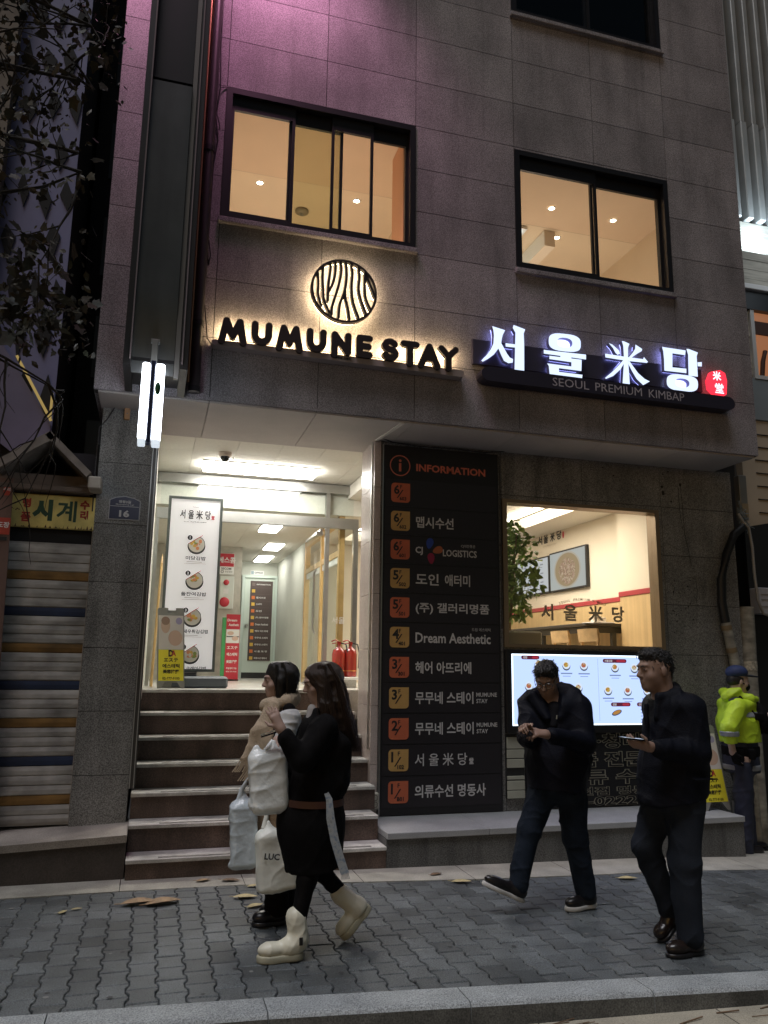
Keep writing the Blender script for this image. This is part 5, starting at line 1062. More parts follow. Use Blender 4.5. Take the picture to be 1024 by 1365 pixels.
m = MB(); m.add([(-1.195, 7.06, 3.13), (-1.115, 7.06, .30), (-1.7, 7.06, .30), (-1.7, 7.06, 3.13), (-1.205, 7.13, 3.13), (-1.125, 7.13, .30), (-1.7, 7.13, .30), (-1.7, 7.13, 3.13)], [(0, 3, 2, 1), (0, 1, 5, 4), (0, 4, 7, 3), (4, 5, 6, 7), (3, 7, 6, 2)]); obj('board', m, mat('rusty_brown', (.20, .12, .095), .75, noise=(5, .35), stain=(3, .5, (2, 2, .6)), col2=(.13, .075, .06)), sp)
m = MB()
for (x0, z0, w, h) in ((-1.262, 2.98, .05, .10), (-1.29, 2.65, .105, .14)): m.box(x0, x0 + w, 7.054, 7.0585, z0, z0 + h, 0)
obj('sticker', m, [mat('sticker_red', (.42, .05, .03), .5), INKW, INKB], sp); m = MB()
text(m, '수리', (-1.237, 7.052, 3.03), h=.03, bold=.03, align='c', m=1); text(m, '도장', (-1.237, 7.052, 2.73), h=.05, bold=.03, align='c', m=1); m.box(-1.28, -1.20, 7.054, 7.0585, 2.60, 2.63, 2)
obj('sticker_writing', m, [INKB, INKW, INKB], sp)

# ---------------------------------------------------------------- buildings behind on the left
lb = thing('patterned_building', 'tall building behind the tree with lavender panels pierced by dark pointed openings', 'building', (-4, 15, 0))
m = MB(); m.box(-12, -1.86, 14.0, 14.03, 5.3, 22, 0); m.box(-12, -1.87, 14.032, 24, 5.3, 22, 1); m.box(-12, -1.80, 14.02, 24, -.3, 5.296, 1); obj('wall', m, [mat('lavender_panel', (.17, .18, .35), .6, noise=(1.5, .12)), DARK], lb)
m = MB(); R_ = random.Random(12)
for r in range(17):
    for c in range(14):
        x = -1.98 - c * .36 - (r % 2) * .16; z = 6.1 + r * .92 + R_.uniform(-.1, .1)
        w, h = R_.uniform(.07, .14), R_.uniform(.28, .42)
        m.prism([(x - w * R_.uniform(.1, .5), z + h), (x - w, z + h * R_.uniform(-.2, .3)), (x + R_.uniform(-.05, .05), z - h), (x + w, z + R_.uniform(-.1, .15))], (0, 13.999, 0), (1, 0, 0), (0, 0, 1), .03)
obj('pierced_pattern', m, DARK, lb)
m = MB(); m.box(-3.55, -3.02, 13.7, 14.0, 5.0, 22); obj('pier', m, mat('taupe_pier', (.16, .14, .12), .8, noise=(3, .2)), lb)
gl = emis('gold_cove', (1.0, .70, .22), .32)
m = MB(); 
def bar(mb, a, b, w, y, d=.05):
    A, B = Vector((a[0], 0, a[1])), Vector((b[0], 0, b[1])); t_ = (B - A).normalized(); n = Vector((-t_.z, 0, t_.x)) * w
    mb.prism([(p.x, p.z) for p in (A - n, B - n, B + n, A + n)], (0, y, 0), (1, 0, 0), (0, 0, 1), d)
bar(m, (-2.5, 6.7), (-1.87, 5.62), .022, 13.9); m.box(-1.905, -1.87, 13.85, 13.9, 5.66, 6.1)
obj('lit_edge', m, gl, lb)
m = MB(); m.add([(-3.2, 13.9, 7.6), (-1.87, 13.9, 5.55), (-1.87, 13.9, 4.6), (-3.2, 13.9, 5.6)], [(0, 3, 2, 1)]); m.add([(-3.2, 13.9, 7.6), (-1.87, 13.9, 5.55), (-1.87, 14, 5.55), (-3.2, 14, 7.6)], [(0, 1, 2, 3)]); obj('stair_parapet', m, mat('violet_parapet', (.16, .15, .25), .6, noise=(2, .1)), lb)
db_ = thing('dark_building', 'unlit dark building closing the gap left of the granite facade', 'building', (-1, 16, 0))
m = MB(); m.box(-1.78, 3, 16.0, 24, -.3, 26, 0); obj('wall', m, mat('unlit_wall', (.004, .004, .006), .9, noise=(2, .2)), db_)
m = MB()
UW = mat('unlit_window', (.008, .009, .012), .3)
for r in range(8): m = MB(); m.box(-1.5, -.9, 15.97, 15.999, 5 + r * 2.2, 6.3 + r * 2.2); obj('window', m, UW, db_)
# tree in front of it
tr = thing('plane_tree', 'dark broad-leaved tree with bare twigs hanging into the upper left', 'tree', (-2.1, 5.2, 0))
BARK = mat('dark_bark', (.022, .018, .015), .9, noise=(14, .35), bump=(20, .6))
m = MB(); R_ = random.Random(21)
m.tube([(-2.35, 5.0, 0), (-2.3, 5.05, 1.5), (-2.2, 5.1, 3.2), (-2.05, 5.2, 4.8), (-1.9, 5.3, 6.6), (-1.75, 5.4, 8.4)], [.17, .14, .12, .10, .07, .03], 12); obj('trunk', m, BARK, tr)
tips = []; m = MB()
def branch(p, d, L, r, depth):
    pts = [p]; dd = d.normalized()
    for i in range(5):
        dd = (dd + Vector((R_.uniform(-.25, .25), R_.uniform(-.22, .22), R_.uniform(-.22, .16)))).normalized(); pts.append(pts[-1] + dd * L / 5); 
        if pts[-1].x > -.66: pts[-1].x = -.66 - R_.random() * .05; dd.x = -abs(dd.x) * .3
    m.tube(pts, [r * .55 * (1 - .14 * i) for i in range(6)], 6, caps=False)
    for q in pts[1:]: tips.append(q)
    if depth:
        for k in range(5):
            q = pts[R_.randint(1, 5)]; branch(q, dd + Vector((R_.uniform(-.8, .9), R_.uniform(-.7, .7), R_.uniform(-.8, .8))), L * .55, r * .5, depth - 1)
for (p, d, L, r) in (((-2.1, 5.2, 4.4), (1, .15, .25), 1.6, .045), ((-2.0, 5.25, 5.0), (1, .1, .35), 1.7, .05), ((-1.95, 5.3, 5.7), (1, .2, .1), 1.6, .045), ((-1.9, 5.3, 6.3), (1, .1, .2), 1.5, .04), ((-2.15, 5.2, 3.9), (1, .1, -.05), 1.5, .035), ((-1.8, 5.4, 7.2), (1, 0, .3), 1.4, .03)): branch(Vector(p), Vector(d), L, r, 2)
obj('branches', m, BARK, tr)
m = MB()
def ts_():
    q = R_.choice(tips); p = (q.x + R_.gauss(0, .12), q.y + R_.gauss(0, .16), q.z + R_.gauss(0, .12) - .03)
    return (min(p[0], -.60 + .08 * R_.random()), p[1], max(p[2], 3.75 + .4 * R_.random()))
leafset(m, 620, ts_, (.05, .105), .5, 'palm'); leafset(m, 1900, ts_, (.03, .075), .5)
def ts2(): return (R_.uniform(-1.25, -.66), R_.uniform(5.3, 5.8), R_.uniform(3.75, 4.6))
leafset(m, 60, ts2, (.09, .16), .5, 'palm')
obj('crown', m, mat('autumn_leaf', (.036, .025, .010), .6, tone=True, noise=(6, .5), col2=(.016, .017, .007)), tr)

# ---------------------------------------------------------------- building on the right
rb = thing('ribbed_building', 'neighbouring building with vertical metal ribs lit from below and pale board cladding', 'building', (8.5, 9, 0))
m = MB(); m.box(7.0, 12, 8.12, 16, 3.0, 14, 0); m.box(7.0, 12, 8.13, 16, -.3, 2.996, 0); obj('wall', m, mat('right_wall_dark', (.10, .10, .10), .8, noise=(2, .2)), rb)
RIB = mat('ribbed_zinc', (.42, .44, .44), .45, .3, noise=(3, .12))
for i in range(8):
    x = 7.17 + i * .20; m = MB(); m.box(x, x + .10, 7.93, 8.115, 7.62, 9.10, bev=.012); m.box(x + .012, x + .088, 7.95, 8.115, 9.105, 13.5, bev=.01); obj('rib', m, RIB, rb)
m = MB(); rr = random.Random(5)
for k in range(7): m.box(7.05, 9.4, 8.02 + rr.random() * .01, 8.115, 6.64 + k * .139, 6.64 + k * .139 + .133, 0, rr.uniform(.85, 1.1))
for k in range(10): m.box(7.05, 7.30, 8.0 + rr.random() * .012, 8.115, 5.40 + k * .088, 5.40 + k * .088 + .083, 0, rr.uniform(.8, 1.1))
obj('board_cladding', m, mat('pale_boards', (.46, .45, .40), .7, noise=(3, .15), stain=(2, .3, (1, 1, 14)), tone=True), rb)
m = MB(); m.box(7.05, 9.4, 7.9, 8.115, 6.56, 6.632, bev=.006); obj('lit_ledge', m, mat('white_ledge', (.70, .72, .74), .5), rb)
m = MB(); m.box(7.05, 9.4, 7.96, 8.115, 6.30, 6.555); obj('dark_lintel', m, BLACKM, rb)
wv = MB(); wv.box(7.302, 7.36, 7.97, 8.1, 5.34, 6.295); wv.box(7.361, 9.0, 7.97, 8.1, 5.34, 5.39); w_ = obj('window', wv, mat('white_window_frame', (.55, .57, .58), .5), rb)
m = MB(); m.box(7.362, 9.0, 8.03, 8.11, 5.395, 6.295); obj('pane', m, mat('warm_lit_pane', (.05, .03, .02), .3, emit=(.9, .36, .16), estr=.32, noise=(1.2, .4)), w_)
m = MB(); m.box(7.365, 9.0, 8.0, 8.025, 5.98, 6.16); m.tube([(7.45, 8.01, 5.4), (7.47, 8.0, 5.6), (7.52, 8.0, 5.75)], .03, 8); obj('shelf_silhouette', m, mat('dark_brown_inside', (.06, .025, .015), .7), w_)
m = MB(); m.box(7.05, 9.4, 7.98, 8.115, 4.78, 5.335, bev=.004); obj('spandrel', m, mat('blue_grey_panel', (.24, .28, .31), .5, noise=(2, .08)), rb)
m = MB(); m.box(7.02, 9.4, 8.0, 8.115, 3.3, 4.775); obj('cream_cladding', m, mat('cream_render', (.50, .42, .32), .8, noise=(2, .1)), rb)
m = MB()
for k in range(7): m.box(7.22, 9.4, 7.990, 7.9995, 3.56 + k * .17, 3.572 + k * .17)
obj('louvre_line', m, BLACKM, rb)
lamp('rib_uplight', 'AREA', (7.5, 7.80, 7.2), 15, (.75, .90, 1.0), .5, (7.5, 8.0, 8.6)).data.size = .4
lamp('ledge_light', 'AREA', (7.8, 6.9, 7.2), 5.0, (.78, .90, 1.0), 1.4, (7.8, 8.1, 6.8))
t = thing('dark_awning_box', 'black boxed stall wall at the right edge beside the alley', 'stall', (7, 7.8, 0))
m = MB(); m.add([(6.72, 7.70, -.3), (9, 7.70, -.3), (9, 7.70, 3.75), (6.72, 7.70, 3.30), (6.72, 8.0, -.3), (9, 8.0, -.3), (9, 8.0, 3.75), (6.72, 8.0, 3.30)], [(0, 1, 2, 3), (0, 3, 7, 4), (3, 2, 6, 7)]); obj('panel', m, mat('stall_black', (.010, .010, .011), .6), t)
m = MB(); m.box(6.70, 6.72, 7.68, 7.72, -.3, 3.29); obj('edge_post', m, BLACKM, t)
t = thing('steel_post', 'grey square steel post under the right end of the soffit', 'post', (6.5, 7.5, 3.3))
m = MB(); m.box(6.455, 6.56, 7.43, 7.52, 3.33, 3.86, bev=.006); obj('post', m, GREYM, t); m = MB(); m.box(6.47, 6.555, 7.425, 7.4295, 3.36, 3.52); obj('plate', m, mat('tan_plate', (.30, .24, .15), .6), t)
t = thing('black_conduit', 'thick black flexible conduit curving down the right end of the wall', 'conduit', (6.05, 7.3, 2.5))
m = MB(); m.tube([(6.37, 7.33, 3.22), (6.22, 7.30, 3.12), (6.08, 7.28, 2.88), (5.985, 7.27, 2.6), (5.97, 7.27, 2.34), (6.01, 7.28, 2.12)], .048, 12); obj('hose', m, mat('black_hose', (.010, .010, .011), .5), t)
LAG = mat('lagged_pipe', (.36, .34, .29), .8, noise=(9, .35), stain=(6, .4, (1, 1, 3)))
m = MB(); m.tube([(6.01, 7.28, 2.13), (6.09, 7.28, 1.70), (6.15, 7.28, 1.30), (6.20, 7.28, .6), (6.22, 7.28, -.2)], [.052, .054, .052, .052, .052], 12); obj('lagging', m, LAG, t)
TAPE = mat('brown_tape', (.22, .16, .09), .6)
for z in (2.10, 1.86, 1.66): m = MB(); m.tube([(6.01 + .08 * (2.1 - z) / .42, 7.28, z), (6.02 + .08 * (2.1 - z) / .42, 7.28, z - .05)], .057, 12); obj('tape_band', m, TAPE, t)
t = thing('lagged_pipe', 'straight pale lagged pipe standing right of the black conduit', 'pipe', (6.4, 7.42, 1))
m = MB(); m.tube([(6.41, 7.42, 2.32), (6.39, 7.42, 1.5), (6.38, 7.42, -.2)], .085, 14); obj('pipe', m, LAG, t); m = MB(); m.tube([(6.39, 7.42, 1.72), (6.39, 7.42, 1.62)], .089, 14); obj('label_band', m, mat('label_cream', (.5, .46, .38), .6, noise=(40, .5)), t)
t = thing('white_cable', 'thin pale cable looping from the soffit corner down past the steel post', 'cable', (6.5, 7.35, 2.8))
m = MB(); m.tube([(6.35, 7.36, 3.38), (6.39, 7.34, 3.28), (6.46, 7.34, 3.22), (6.49, 7.34, 3.0), (6.49, 7.34, 2.7), (6.51, 7.34, 2.4), (6.57, 7.34, 2.25), (6.70, 7.36, 2.22)], .017, 8); obj('cable', m, mat('grey_cable', (.30, .29, .28), .5), t)
m = MB(); R_ = random.Random(9)
for k in range(16):
    a = Vector((6.36 + R_.uniform(0, .05), 7.38, 3.40 + R_.uniform(-.1, .15))); m.tube([a, a + Vector((R_.uniform(.0, .12), R_.uniform(-.03, .03), R_.uniform(-.15, .02))), a + Vector((R_.uniform(.05, .18), R_.uniform(-.03, .03), R_.uniform(-.22, .0)))], .004, 4)
obj('loose_strand', m, mat('pale_blue_strand', (.24, .30, .34), .5), t)
t = thing('meter_box', 'small white box at the right edge beside the black stall', 'box', (6.8, 7.6, 2.4))
m = MB(); m.bevbox(6.68, 6.95, 7.50, 7.66, 2.26, 2.56, .008); obj('box', m, mat('meter_white', (.42, .42, .45), .5, noise=(5, .1)), t); m = MB(); [m.box(6.70, 6.93, 7.494, 7.4985, z, z + .006) for z in (2.34, 2.42, 2.48)]; obj('seam', m, GREYM, t)
t = thing('white_bollard', 'short pale post standing at the end of the ledge near the officer', 'post', (5.87, 6.95, -.1))
m = MB(); m.tube([(5.87, 7.15, -.1), (5.87, 7.15, .31)], .035, 12); obj('post', m, WHITE, t); m = MB(); m.lathe([(.036, .31), (.03, .325), (0, .33)], (5.87, 7.15, 0), 12); obj('cap', m, GREYM, t)

# ---------------------------------------------------------------- fallen leaves
LF = [mat('leaf_tan', (.34, .23, .13), .7, noise=(30, .25), tone=True), mat('leaf_pale', (.50, .42, .22), .7, noise=(30, .25), tone=True), mat('leaf_brown', (.16, .10, .06), .7, noise=(30, .25), tone=True)]
def fallen(x, y, L, rot, mi, label, curl=.35):
    m = MB(); n = 9; z0 = gz(x) + .006; v = []
    c_, s_ = math.cos(rot), math.sin(rot)
    for i in range(n):
        a = i / (n - 1); w = L * .24 * math.sin(math.pi * min(1, a * .96 + .04)) ** .8
        for sgn in (-1, 0, 1):
            px, py = (a - .5) * L, sgn * w; zz = z0 + abs(sgn) * w * curl + .10 * L * (a - .5) ** 2
            v.append((x + px * c_ - py * s_, y + px * s_ + py * c_, zz + (0 if sgn else .002)))
    f = []
    for i in range(n - 1):
        for k in range(2): f.append((i * 3 + k, i * 3 + k + 1, (i + 1) * 3 + k + 1, (i + 1) * 3 + k))
    m.add(v, f, 0, 1, True)
    stem_d = Vector((c_, s_, 0)); m.tube([Vector((x, y, z0 + .01)) - stem_d * L * .5, Vector((x, y, z0 + .012)) - stem_d * L * .68], L * .012, 5)
    o = obj('fallen_leaf', m, LF[mi], org=(x, y, 0)); return tag(o, label, 'leaf', 'dry leaves on the pavement')
fallen(.04, 6.03, .24, .12, 0, 'large curled tan leaf in front of the stairs, left of its twin', .45); fallen(.20, 6.0, .25, .30, 0, 'large curled tan leaf in front of the stairs, right of its twin', .45)
fallen(-.44, 5.95, .08, 1.0, 1, 'small pale leaf on the pavement, the nearest to the left edge'); fallen(-.36, 6.0, .07, .2, 1, 'small pale leaf beside another near the left edge')
fallen(.50, 6.52, .12, .3, 0, 'small leaf on the granite strip below the stairs, left one'); fallen(.70, 6.48, .14, -.2, 2, 'small dark leaf on the granite strip below the stairs')
fallen(.76, 6.02, .17, -.1, 1, 'tan leaf on the pavement just left of the black shoes'); fallen(.80, 5.80, .13, .5, 1, 'pale leaf lying near the toe of the black shoes'); fallen(.85, 6.3, .10, .3, 1, 'yellowish leaf on the strip behind the white shopping bag')
fallen(2.45, 6.15, .16, -.15, 1, 'pale leaf on the pavement left of the lifted black sneaker'); fallen(2.33, 6.4, .12, .4, 2, 'rust coloured leaf on the strip under the ledge'); fallen(3.85, 6.02, .16, -.2, 1, 'pale leaf between the two walking men')
R_ = random.Random(4)
m = MB()
for _ in range(46):
    x = R_.uniform(.6, 3.6); y = kerb_y(x) - .235 - R_.random() ** 2 * .12; a = R_.uniform(-.5, .5); L = R_.uniform(.05, .22); z = gz(x) * .2 - .124
    m.tube([(x, y, z), (x + L * math.cos(a), y + L * math.sin(a) * .4, z + .006)], R_.uniform(.0015, .004), 5)
tag(obj('leaf_debris', m, LF[2]), 'dry twigs and leaf scraps along the kerb', 'debris', kind='stuff')

# ---------------------------------------------------------------- people: implicit surfaces, meshed as one continuous skin
def V(*a): return np.array(a[0] if len(a) == 1 else a, dtype=np.float64)
def unit(a): a = V(a); return a / (np.linalg.norm(a) + 1e-12)
def cone(a, b, ra, rb, k=.02, flat=None): return ('c', V(a), V(b), ra, rb, k, flat)
def ell(c, r, axes=None, k=.02): return ('e', V(c), V(r), None if axes is None else [unit(q) for q in axes], k)
def rbox(c, h, axes=None, r=.01, k=.01): return ('b', V(c), V(h), None if axes is None else [unit(q) for q in axes], r, k)
def cut(n, p): return ('p', unit(n), V(p))
def sub(prim): return ('s', prim)
def _pf(pr, X, Y, Z):
    t = pr[0]
    if t == 'c':
        _, a, b, ra, rb, k, fl = pr
        px, py, pz = X - a[0], Y - a[1], Z - a[2]; d = b - a
        sc = 1.0
        if fl is not None:
            n, f = unit(fl[0]), fl[1]; q = (px * n[0] + py * n[1] + pz * n[2]) * (1 / f - 1)
            px, py, pz = px + q * n[0], py + q * n[1], pz + q * n[2]; d = d + n * (d @ n) * (1 / f - 1); sc = min(1.0, f) ** .5
        L = d @ d + 1e-9; h = np.clip((px * d[0] + py * d[1] + pz * d[2]) / L, 0, 1)
        return (np.sqrt((px - d[0] * h) ** 2 + (py - d[1] * h) ** 2 + (pz - d[2] * h) ** 2) - (ra + (rb - ra) * h)) * sc
    c, r, ax = pr[1], pr[2], pr[3]
    px, py, pz = X - c[0], Y - c[1], Z - c[2]
    if ax is not None: px, py, pz = [px * q[0] + py * q[1] + pz * q[2] for q in ax]
    if t == 'e':
        k0 = np.sqrt((px / r[0]) ** 2 + (py / r[1]) ** 2 + (pz / r[2]) ** 2); k1 = np.sqrt((px / r[0] ** 2) ** 2 + (py / r[1] ** 2) ** 2 + (pz / r[2] ** 2) ** 2)
        return k0 * (k0 - 1) / (k1 + 1e-9)
    rd = pr[4]; qx, qy, qz = np.abs(px) - r[0] + rd, np.abs(py) - r[1] + rd, np.abs(pz) - r[2] + rd
    return np.sqrt(np.maximum(qx, 0) ** 2 + np.maximum(qy, 0) ** 2 + np.maximum(qz, 0) ** 2) + np.minimum(np.maximum(qx, np.maximum(qy, qz)), 0) - rd
def _bb(pr):
    if pr[0] == 'c':
        m_ = max(pr[3], pr[4]) * (max(1, pr[6][1]) if pr[6] else 1); return np.minimum(pr[1], pr[2]) - m_, np.maximum(pr[1], pr[2]) + m_
    m_ = pr[2].max() if pr[0] == 'e' else np.linalg.norm(pr[2]); return pr[1] - m_, pr[1] + m_
def sdf_mesh(prims, h=.007):
    adds = [p for p in prims if p[0] in 'ceb']
    lo = np.min([_bb(p)[0] for p in adds], axis=0) - 3 * h; hi = np.max([_bb(p)[1] for p in adds], axis=0) + 3 * h
    n = np.ceil((hi - lo) / h).astype(int) + 1
    F = np.full(n, 1.0, dtype=np.float32); ax = [lo[i] + h * np.arange(n[i]) for i in range(3)]
    for pr in prims:
        if pr[0] == 'p':
            F = np.maximum(F, (ax[0][:, None, None] - pr[2][0]) * pr[1][0] + (ax[1][None, :, None] - pr[2][1]) * pr[1][1] + (ax[2][None, None, :] - pr[2][2]) * pr[1][2]).astype(np.float32); continue
        neg = pr[0] == 's'; q = pr[1] if neg else pr
        k = q[5] if q[0] == 'c' or q[0] == 'b' else q[4]
        b0, b1 = _bb(q); i0 = np.clip(((b0 - k - 2 * h - lo) / h).astype(int), 0, n - 1); i1 = np.clip(np.ceil((b1 + k + 2 * h - lo) / h).astype(int) + 1, 1, n)
        sl = tuple(slice(i0[j], i1[j]) for j in range(3))
        X, Y, Z = ax[0][sl[0]][:, None, None], ax[1][sl[1]][None, :, None], ax[2][sl[2]][None, None, :]
        D = _pf(q, X, Y, Z); A = F[sl].astype(np.float64)
        if neg: D = -D; hh = np.maximum(k - np.abs(A - D), 0) / k; R = np.maximum(A, D) + hh * hh * k / 4
        else: hh = np.maximum(k - np.abs(A - D), 0) / k; R = np.minimum(A, D) - hh * hh * k / 4
        F[sl] = R
    F[0], F[-1] = 1, 1; F[:, 0], F[:, -1] = 1, 1; F[:, :, 0], F[:, :, -1] = 1, 1
    Sg = F < 0
    cnt = np.zeros(n - 1, dtype=np.int8)
    for a in (0, 1):
        for b in (0, 1):
            for c in (0, 1): cnt += Sg[a:n[0] - 1 + a, b:n[1] - 1 + b, c:n[2] - 1 + c]
    act = np.argwhere((cnt > 0) & (cnt < 8)); idx = np.full(n - 1, -1, dtype=np.int64); idx[tuple(act.T)] = np.arange(len(act))
    acc = np.zeros((len(act), 3)); c_ = np.zeros(len(act)); offs = [(a, b, c) for a in (0, 1) for b in (0, 1) for c in (0, 1)]
    for p in offs:
        for j in range(3):
            if p[j] == 0:
                q = list(p); q[j] = 1
                f0 = F[act[:, 0] + p[0], act[:, 1] + p[1], act[:, 2] + p[2]]; f1 = F[act[:, 0] + q[0], act[:, 1] + q[1], act[:, 2] + q[2]]
                mk = (f0 < 0) != (f1 < 0); t = np.where(mk, f0 / np.where(mk, f0 - f1, 1), 0); pos = np.tile(np.array(p, float), (len(act), 1)); pos[:, j] += t
                acc[mk] += pos[mk]; c_[mk] += 1
    v = lo + h * (act + acc / c_[:, None]); faces = []
    for j in range(3):
        a, b = [(1, 2), (2, 0), (0, 1)][j]
        s0 = [slice(1, -1)] * 3; s0[j] = slice(0, n[j] - 1); s1 = list(s0); s1[j] = slice(1, n[j])
        A, B = Sg[tuple(s0)], Sg[tuple(s1)]
        e = np.argwhere(A != B); base = np.array([1, 1, 1]); base[j] = 0; e0 = e + base; up = A[tuple(e.T)]
        def cell(da, db): q = e0.copy(); q[:, a] += da; q[:, b] += db; return idx[tuple(q.T)]
        Q = np.stack([cell(-1, -1), cell(0, -1), cell(0, 0), cell(-1, 0)], axis=1); Q[~up] = Q[~up][:, ::-1]; faces.append(Q)
    return v, np.concatenate(faces)
def relax(v, f, it=2):
    e = np.concatenate([f[:, [0, 1]], f[:, [1, 2]], f[:, [2, 3]], f[:, [3, 0]]])
    for _ in range(it):
        s = np.zeros_like(v); c = np.zeros(len(v)); np.add.at(s, e[:, 0], v[e[:, 1]]); np.add.at(s, e[:, 1], v[e[:, 0]]); np.add.at(c, e[:, 0], 1); np.add.at(c, e[:, 1], 1); v = v * .5 + .5 * s / c[:, None]
    return v
def normals(v, f):
    nn = np.cross(v[f[:, 2]] - v[f[:, 0]], v[f[:, 3]] - v[f[:, 1]]); o = np.zeros_like(v)
    for k in range(4): np.add.at(o, f[:, k], nn)
    return o / (np.linalg.norm(o, axis=1)[:, None] + 1e-12)
def folds(v, seed, amp, freq):
    """soft creases: warped ridges, strong in some places and absent in others"""
    r = np.random.RandomState(seed); o = np.zeros(len(v))
    for i in range(7):
        d = r.normal(size=3); d[2] *= .55; d /= np.linalg.norm(d); fr = freq * r.uniform(.7, 1.7)
        w = np.sin(v @ r.normal(size=3) * freq * .22 + r.uniform(0, 6)) * 1.5 + np.sin(v @ r.normal(size=3) * freq * .6 + r.uniform(0, 6)) * .5
        msk = np.clip(np.sin(v @ r.normal(size=3) * 7 + r.uniform(0, 6)) * 1.2 + .15, 0, 1)
        o += msk * (1 - np.abs(np.sin((v @ d * fr + w + r.uniform(0, 6)) * .5))) ** 2.2 * (freq / fr)
    return amp * (o - o.mean()) * .8
def rough(v, amp, freq):
    return np.array([mnoise.noise(Vector((x * freq, y * freq, z * freq))) + .6 * mnoise.noise(Vector((x * freq * 2.3, y * freq * 2.3, z * freq * 2.3 + 9))) for x, y, z in v]) * amp
def skin(name, prims, m, parent=None, org=None, h=.007, fold=None, it=2):
    v, f = sdf_mesh(prims, h); v = relax(v, f, it)
    if fold: v = v + normals(v, f) * (rough(v, fold[1], fold[2]) if fold[0] == 'r' else folds(v, *fold))[:, None]
    mb = MB(); mb.v = v.tolist(); mb.f = [tuple(q) for q in f.tolist()]; mb.m = [0] * len(mb.f); mb.t = [1.0] * len(mb.f); mb.s = [True] * len(mb.f)
    return obj(name, mb, m, parent, org)

def head_prims(c, fwd, up, sc=1.0, jaw=1.0):
    f = unit(fwd); u = unit(V(up) - f * (V(up) @ f)); s = np.cross(f, u); P = lambda a, b, d=0.0: V(c) + sc * (f * a + u * b + s * d); A = [f, s, u]
    R = lambda *r: tuple(sc * q for q in r)
    p = [ell(P(-.012, .028), R(.098, .077, .094), A, .02 * sc), ell(P(.032, -.045), R(.062, .058 * jaw, .078), A, .03 * sc), ell(P(.062, -.100), R(.024, .026 * jaw, .020), A, .03 * sc),
         cone(P(.088, .014), P(.110, -.028), .008 * sc, .0125 * sc, .012 * sc), ell(P(.100, -.034), R(.014, .018, .009), A, .008 * sc), ell(P(.078, .028), R(.020, .050, .012), A, .018 * sc),
         ell(P(.086, -.064), R(.012, .024, .008), A, .006 * sc), ell(P(.084, -.076), R(.012, .021, .008), A, .006 * sc)]
    for q in (-1, 1):
        p += [ell(P(-.012, -.012, q * .077), R(.019, .010, .031), A, .006 * sc), ell(P(.055, -.035, q * .042), R(.022, .020, .022), A, .02 * sc)]
        p.append(sub(ell(P(.100, .006, q * .031), R(.015, .016, .009), A, .012 * sc)))
        p.append(ell(P(.080, .004, q * .032), R(.0125, .015, .012), A, .005 * sc))
    return p, P, (f, u, s)
def eyes(parent, P, sc, m, fus):
    f, u, s = fus
    for q in (-1, 1):
        mb = MB(); c = P(.0845, .004, q * .032); n = 10
        v = []; fc = []
        for i in range(7):
            for k in range(n):
                th, ph = math.pi * i / 6, 2 * math.pi * k / n; d = f * (math.cos(th) * .009) + s * (math.sin(th) * math.cos(ph) * .011) + u * (math.sin(th) * math.sin(ph) * .0045); v.append(tuple(V(c) + d * sc))
        for i in range(6):
            for k in range(n): fc.append((i * n + k, (i + 1) * n + k, (i + 1) * n + (k + 1) % n, i * n + (k + 1) % n))
        mb.add(v, fc, 0, 1, True); obj('eye', mb, m, parent)
def brows(parent, P, sc, m):
    for q in (-1, 1):
        mb = MB(); mb.tube([tuple(P(.099, .020, q * .014)), tuple(P(.098, .026, q * .030)), tuple(P(.086, .022, q * .047))], [.0032 * sc, .0036 * sc, .0015 * sc], 5); obj('eyebrow', mb, m, parent)
def hair_tufts(parent, m, n, comb, L, seed, lift=.35, r=.0026):
    me = parent.data; R_ = random.Random(seed); mb = MB(); off = WL[parent.name]; comb = Vector(comb).normalized()
    for _ in range(n):
        v = me.vertices[R_.randrange(len(me.vertices))]; p = v.co + off; nn = v.normal; d = comb - nn * comb.dot(nn)
        if d.length < .1: d = Vector((R_.uniform(-1, 1), R_.uniform(-1, 1), R_.uniform(-1, 1)))
        d = (d.normalized() + Vector((R_.gauss(0, .3), R_.gauss(0, .3), R_.gauss(0, .3)))).normalized(); l = L * R_.uniform(.6, 1.3)
        mb.tube([p - nn * .003, p + d * l * .5 + nn * lift * l * .5, p + d * l + nn * lift * l * .35], [r, r * .8, r * .25], 4, caps=False)
    return obj('hair_strands', mb, m, parent)
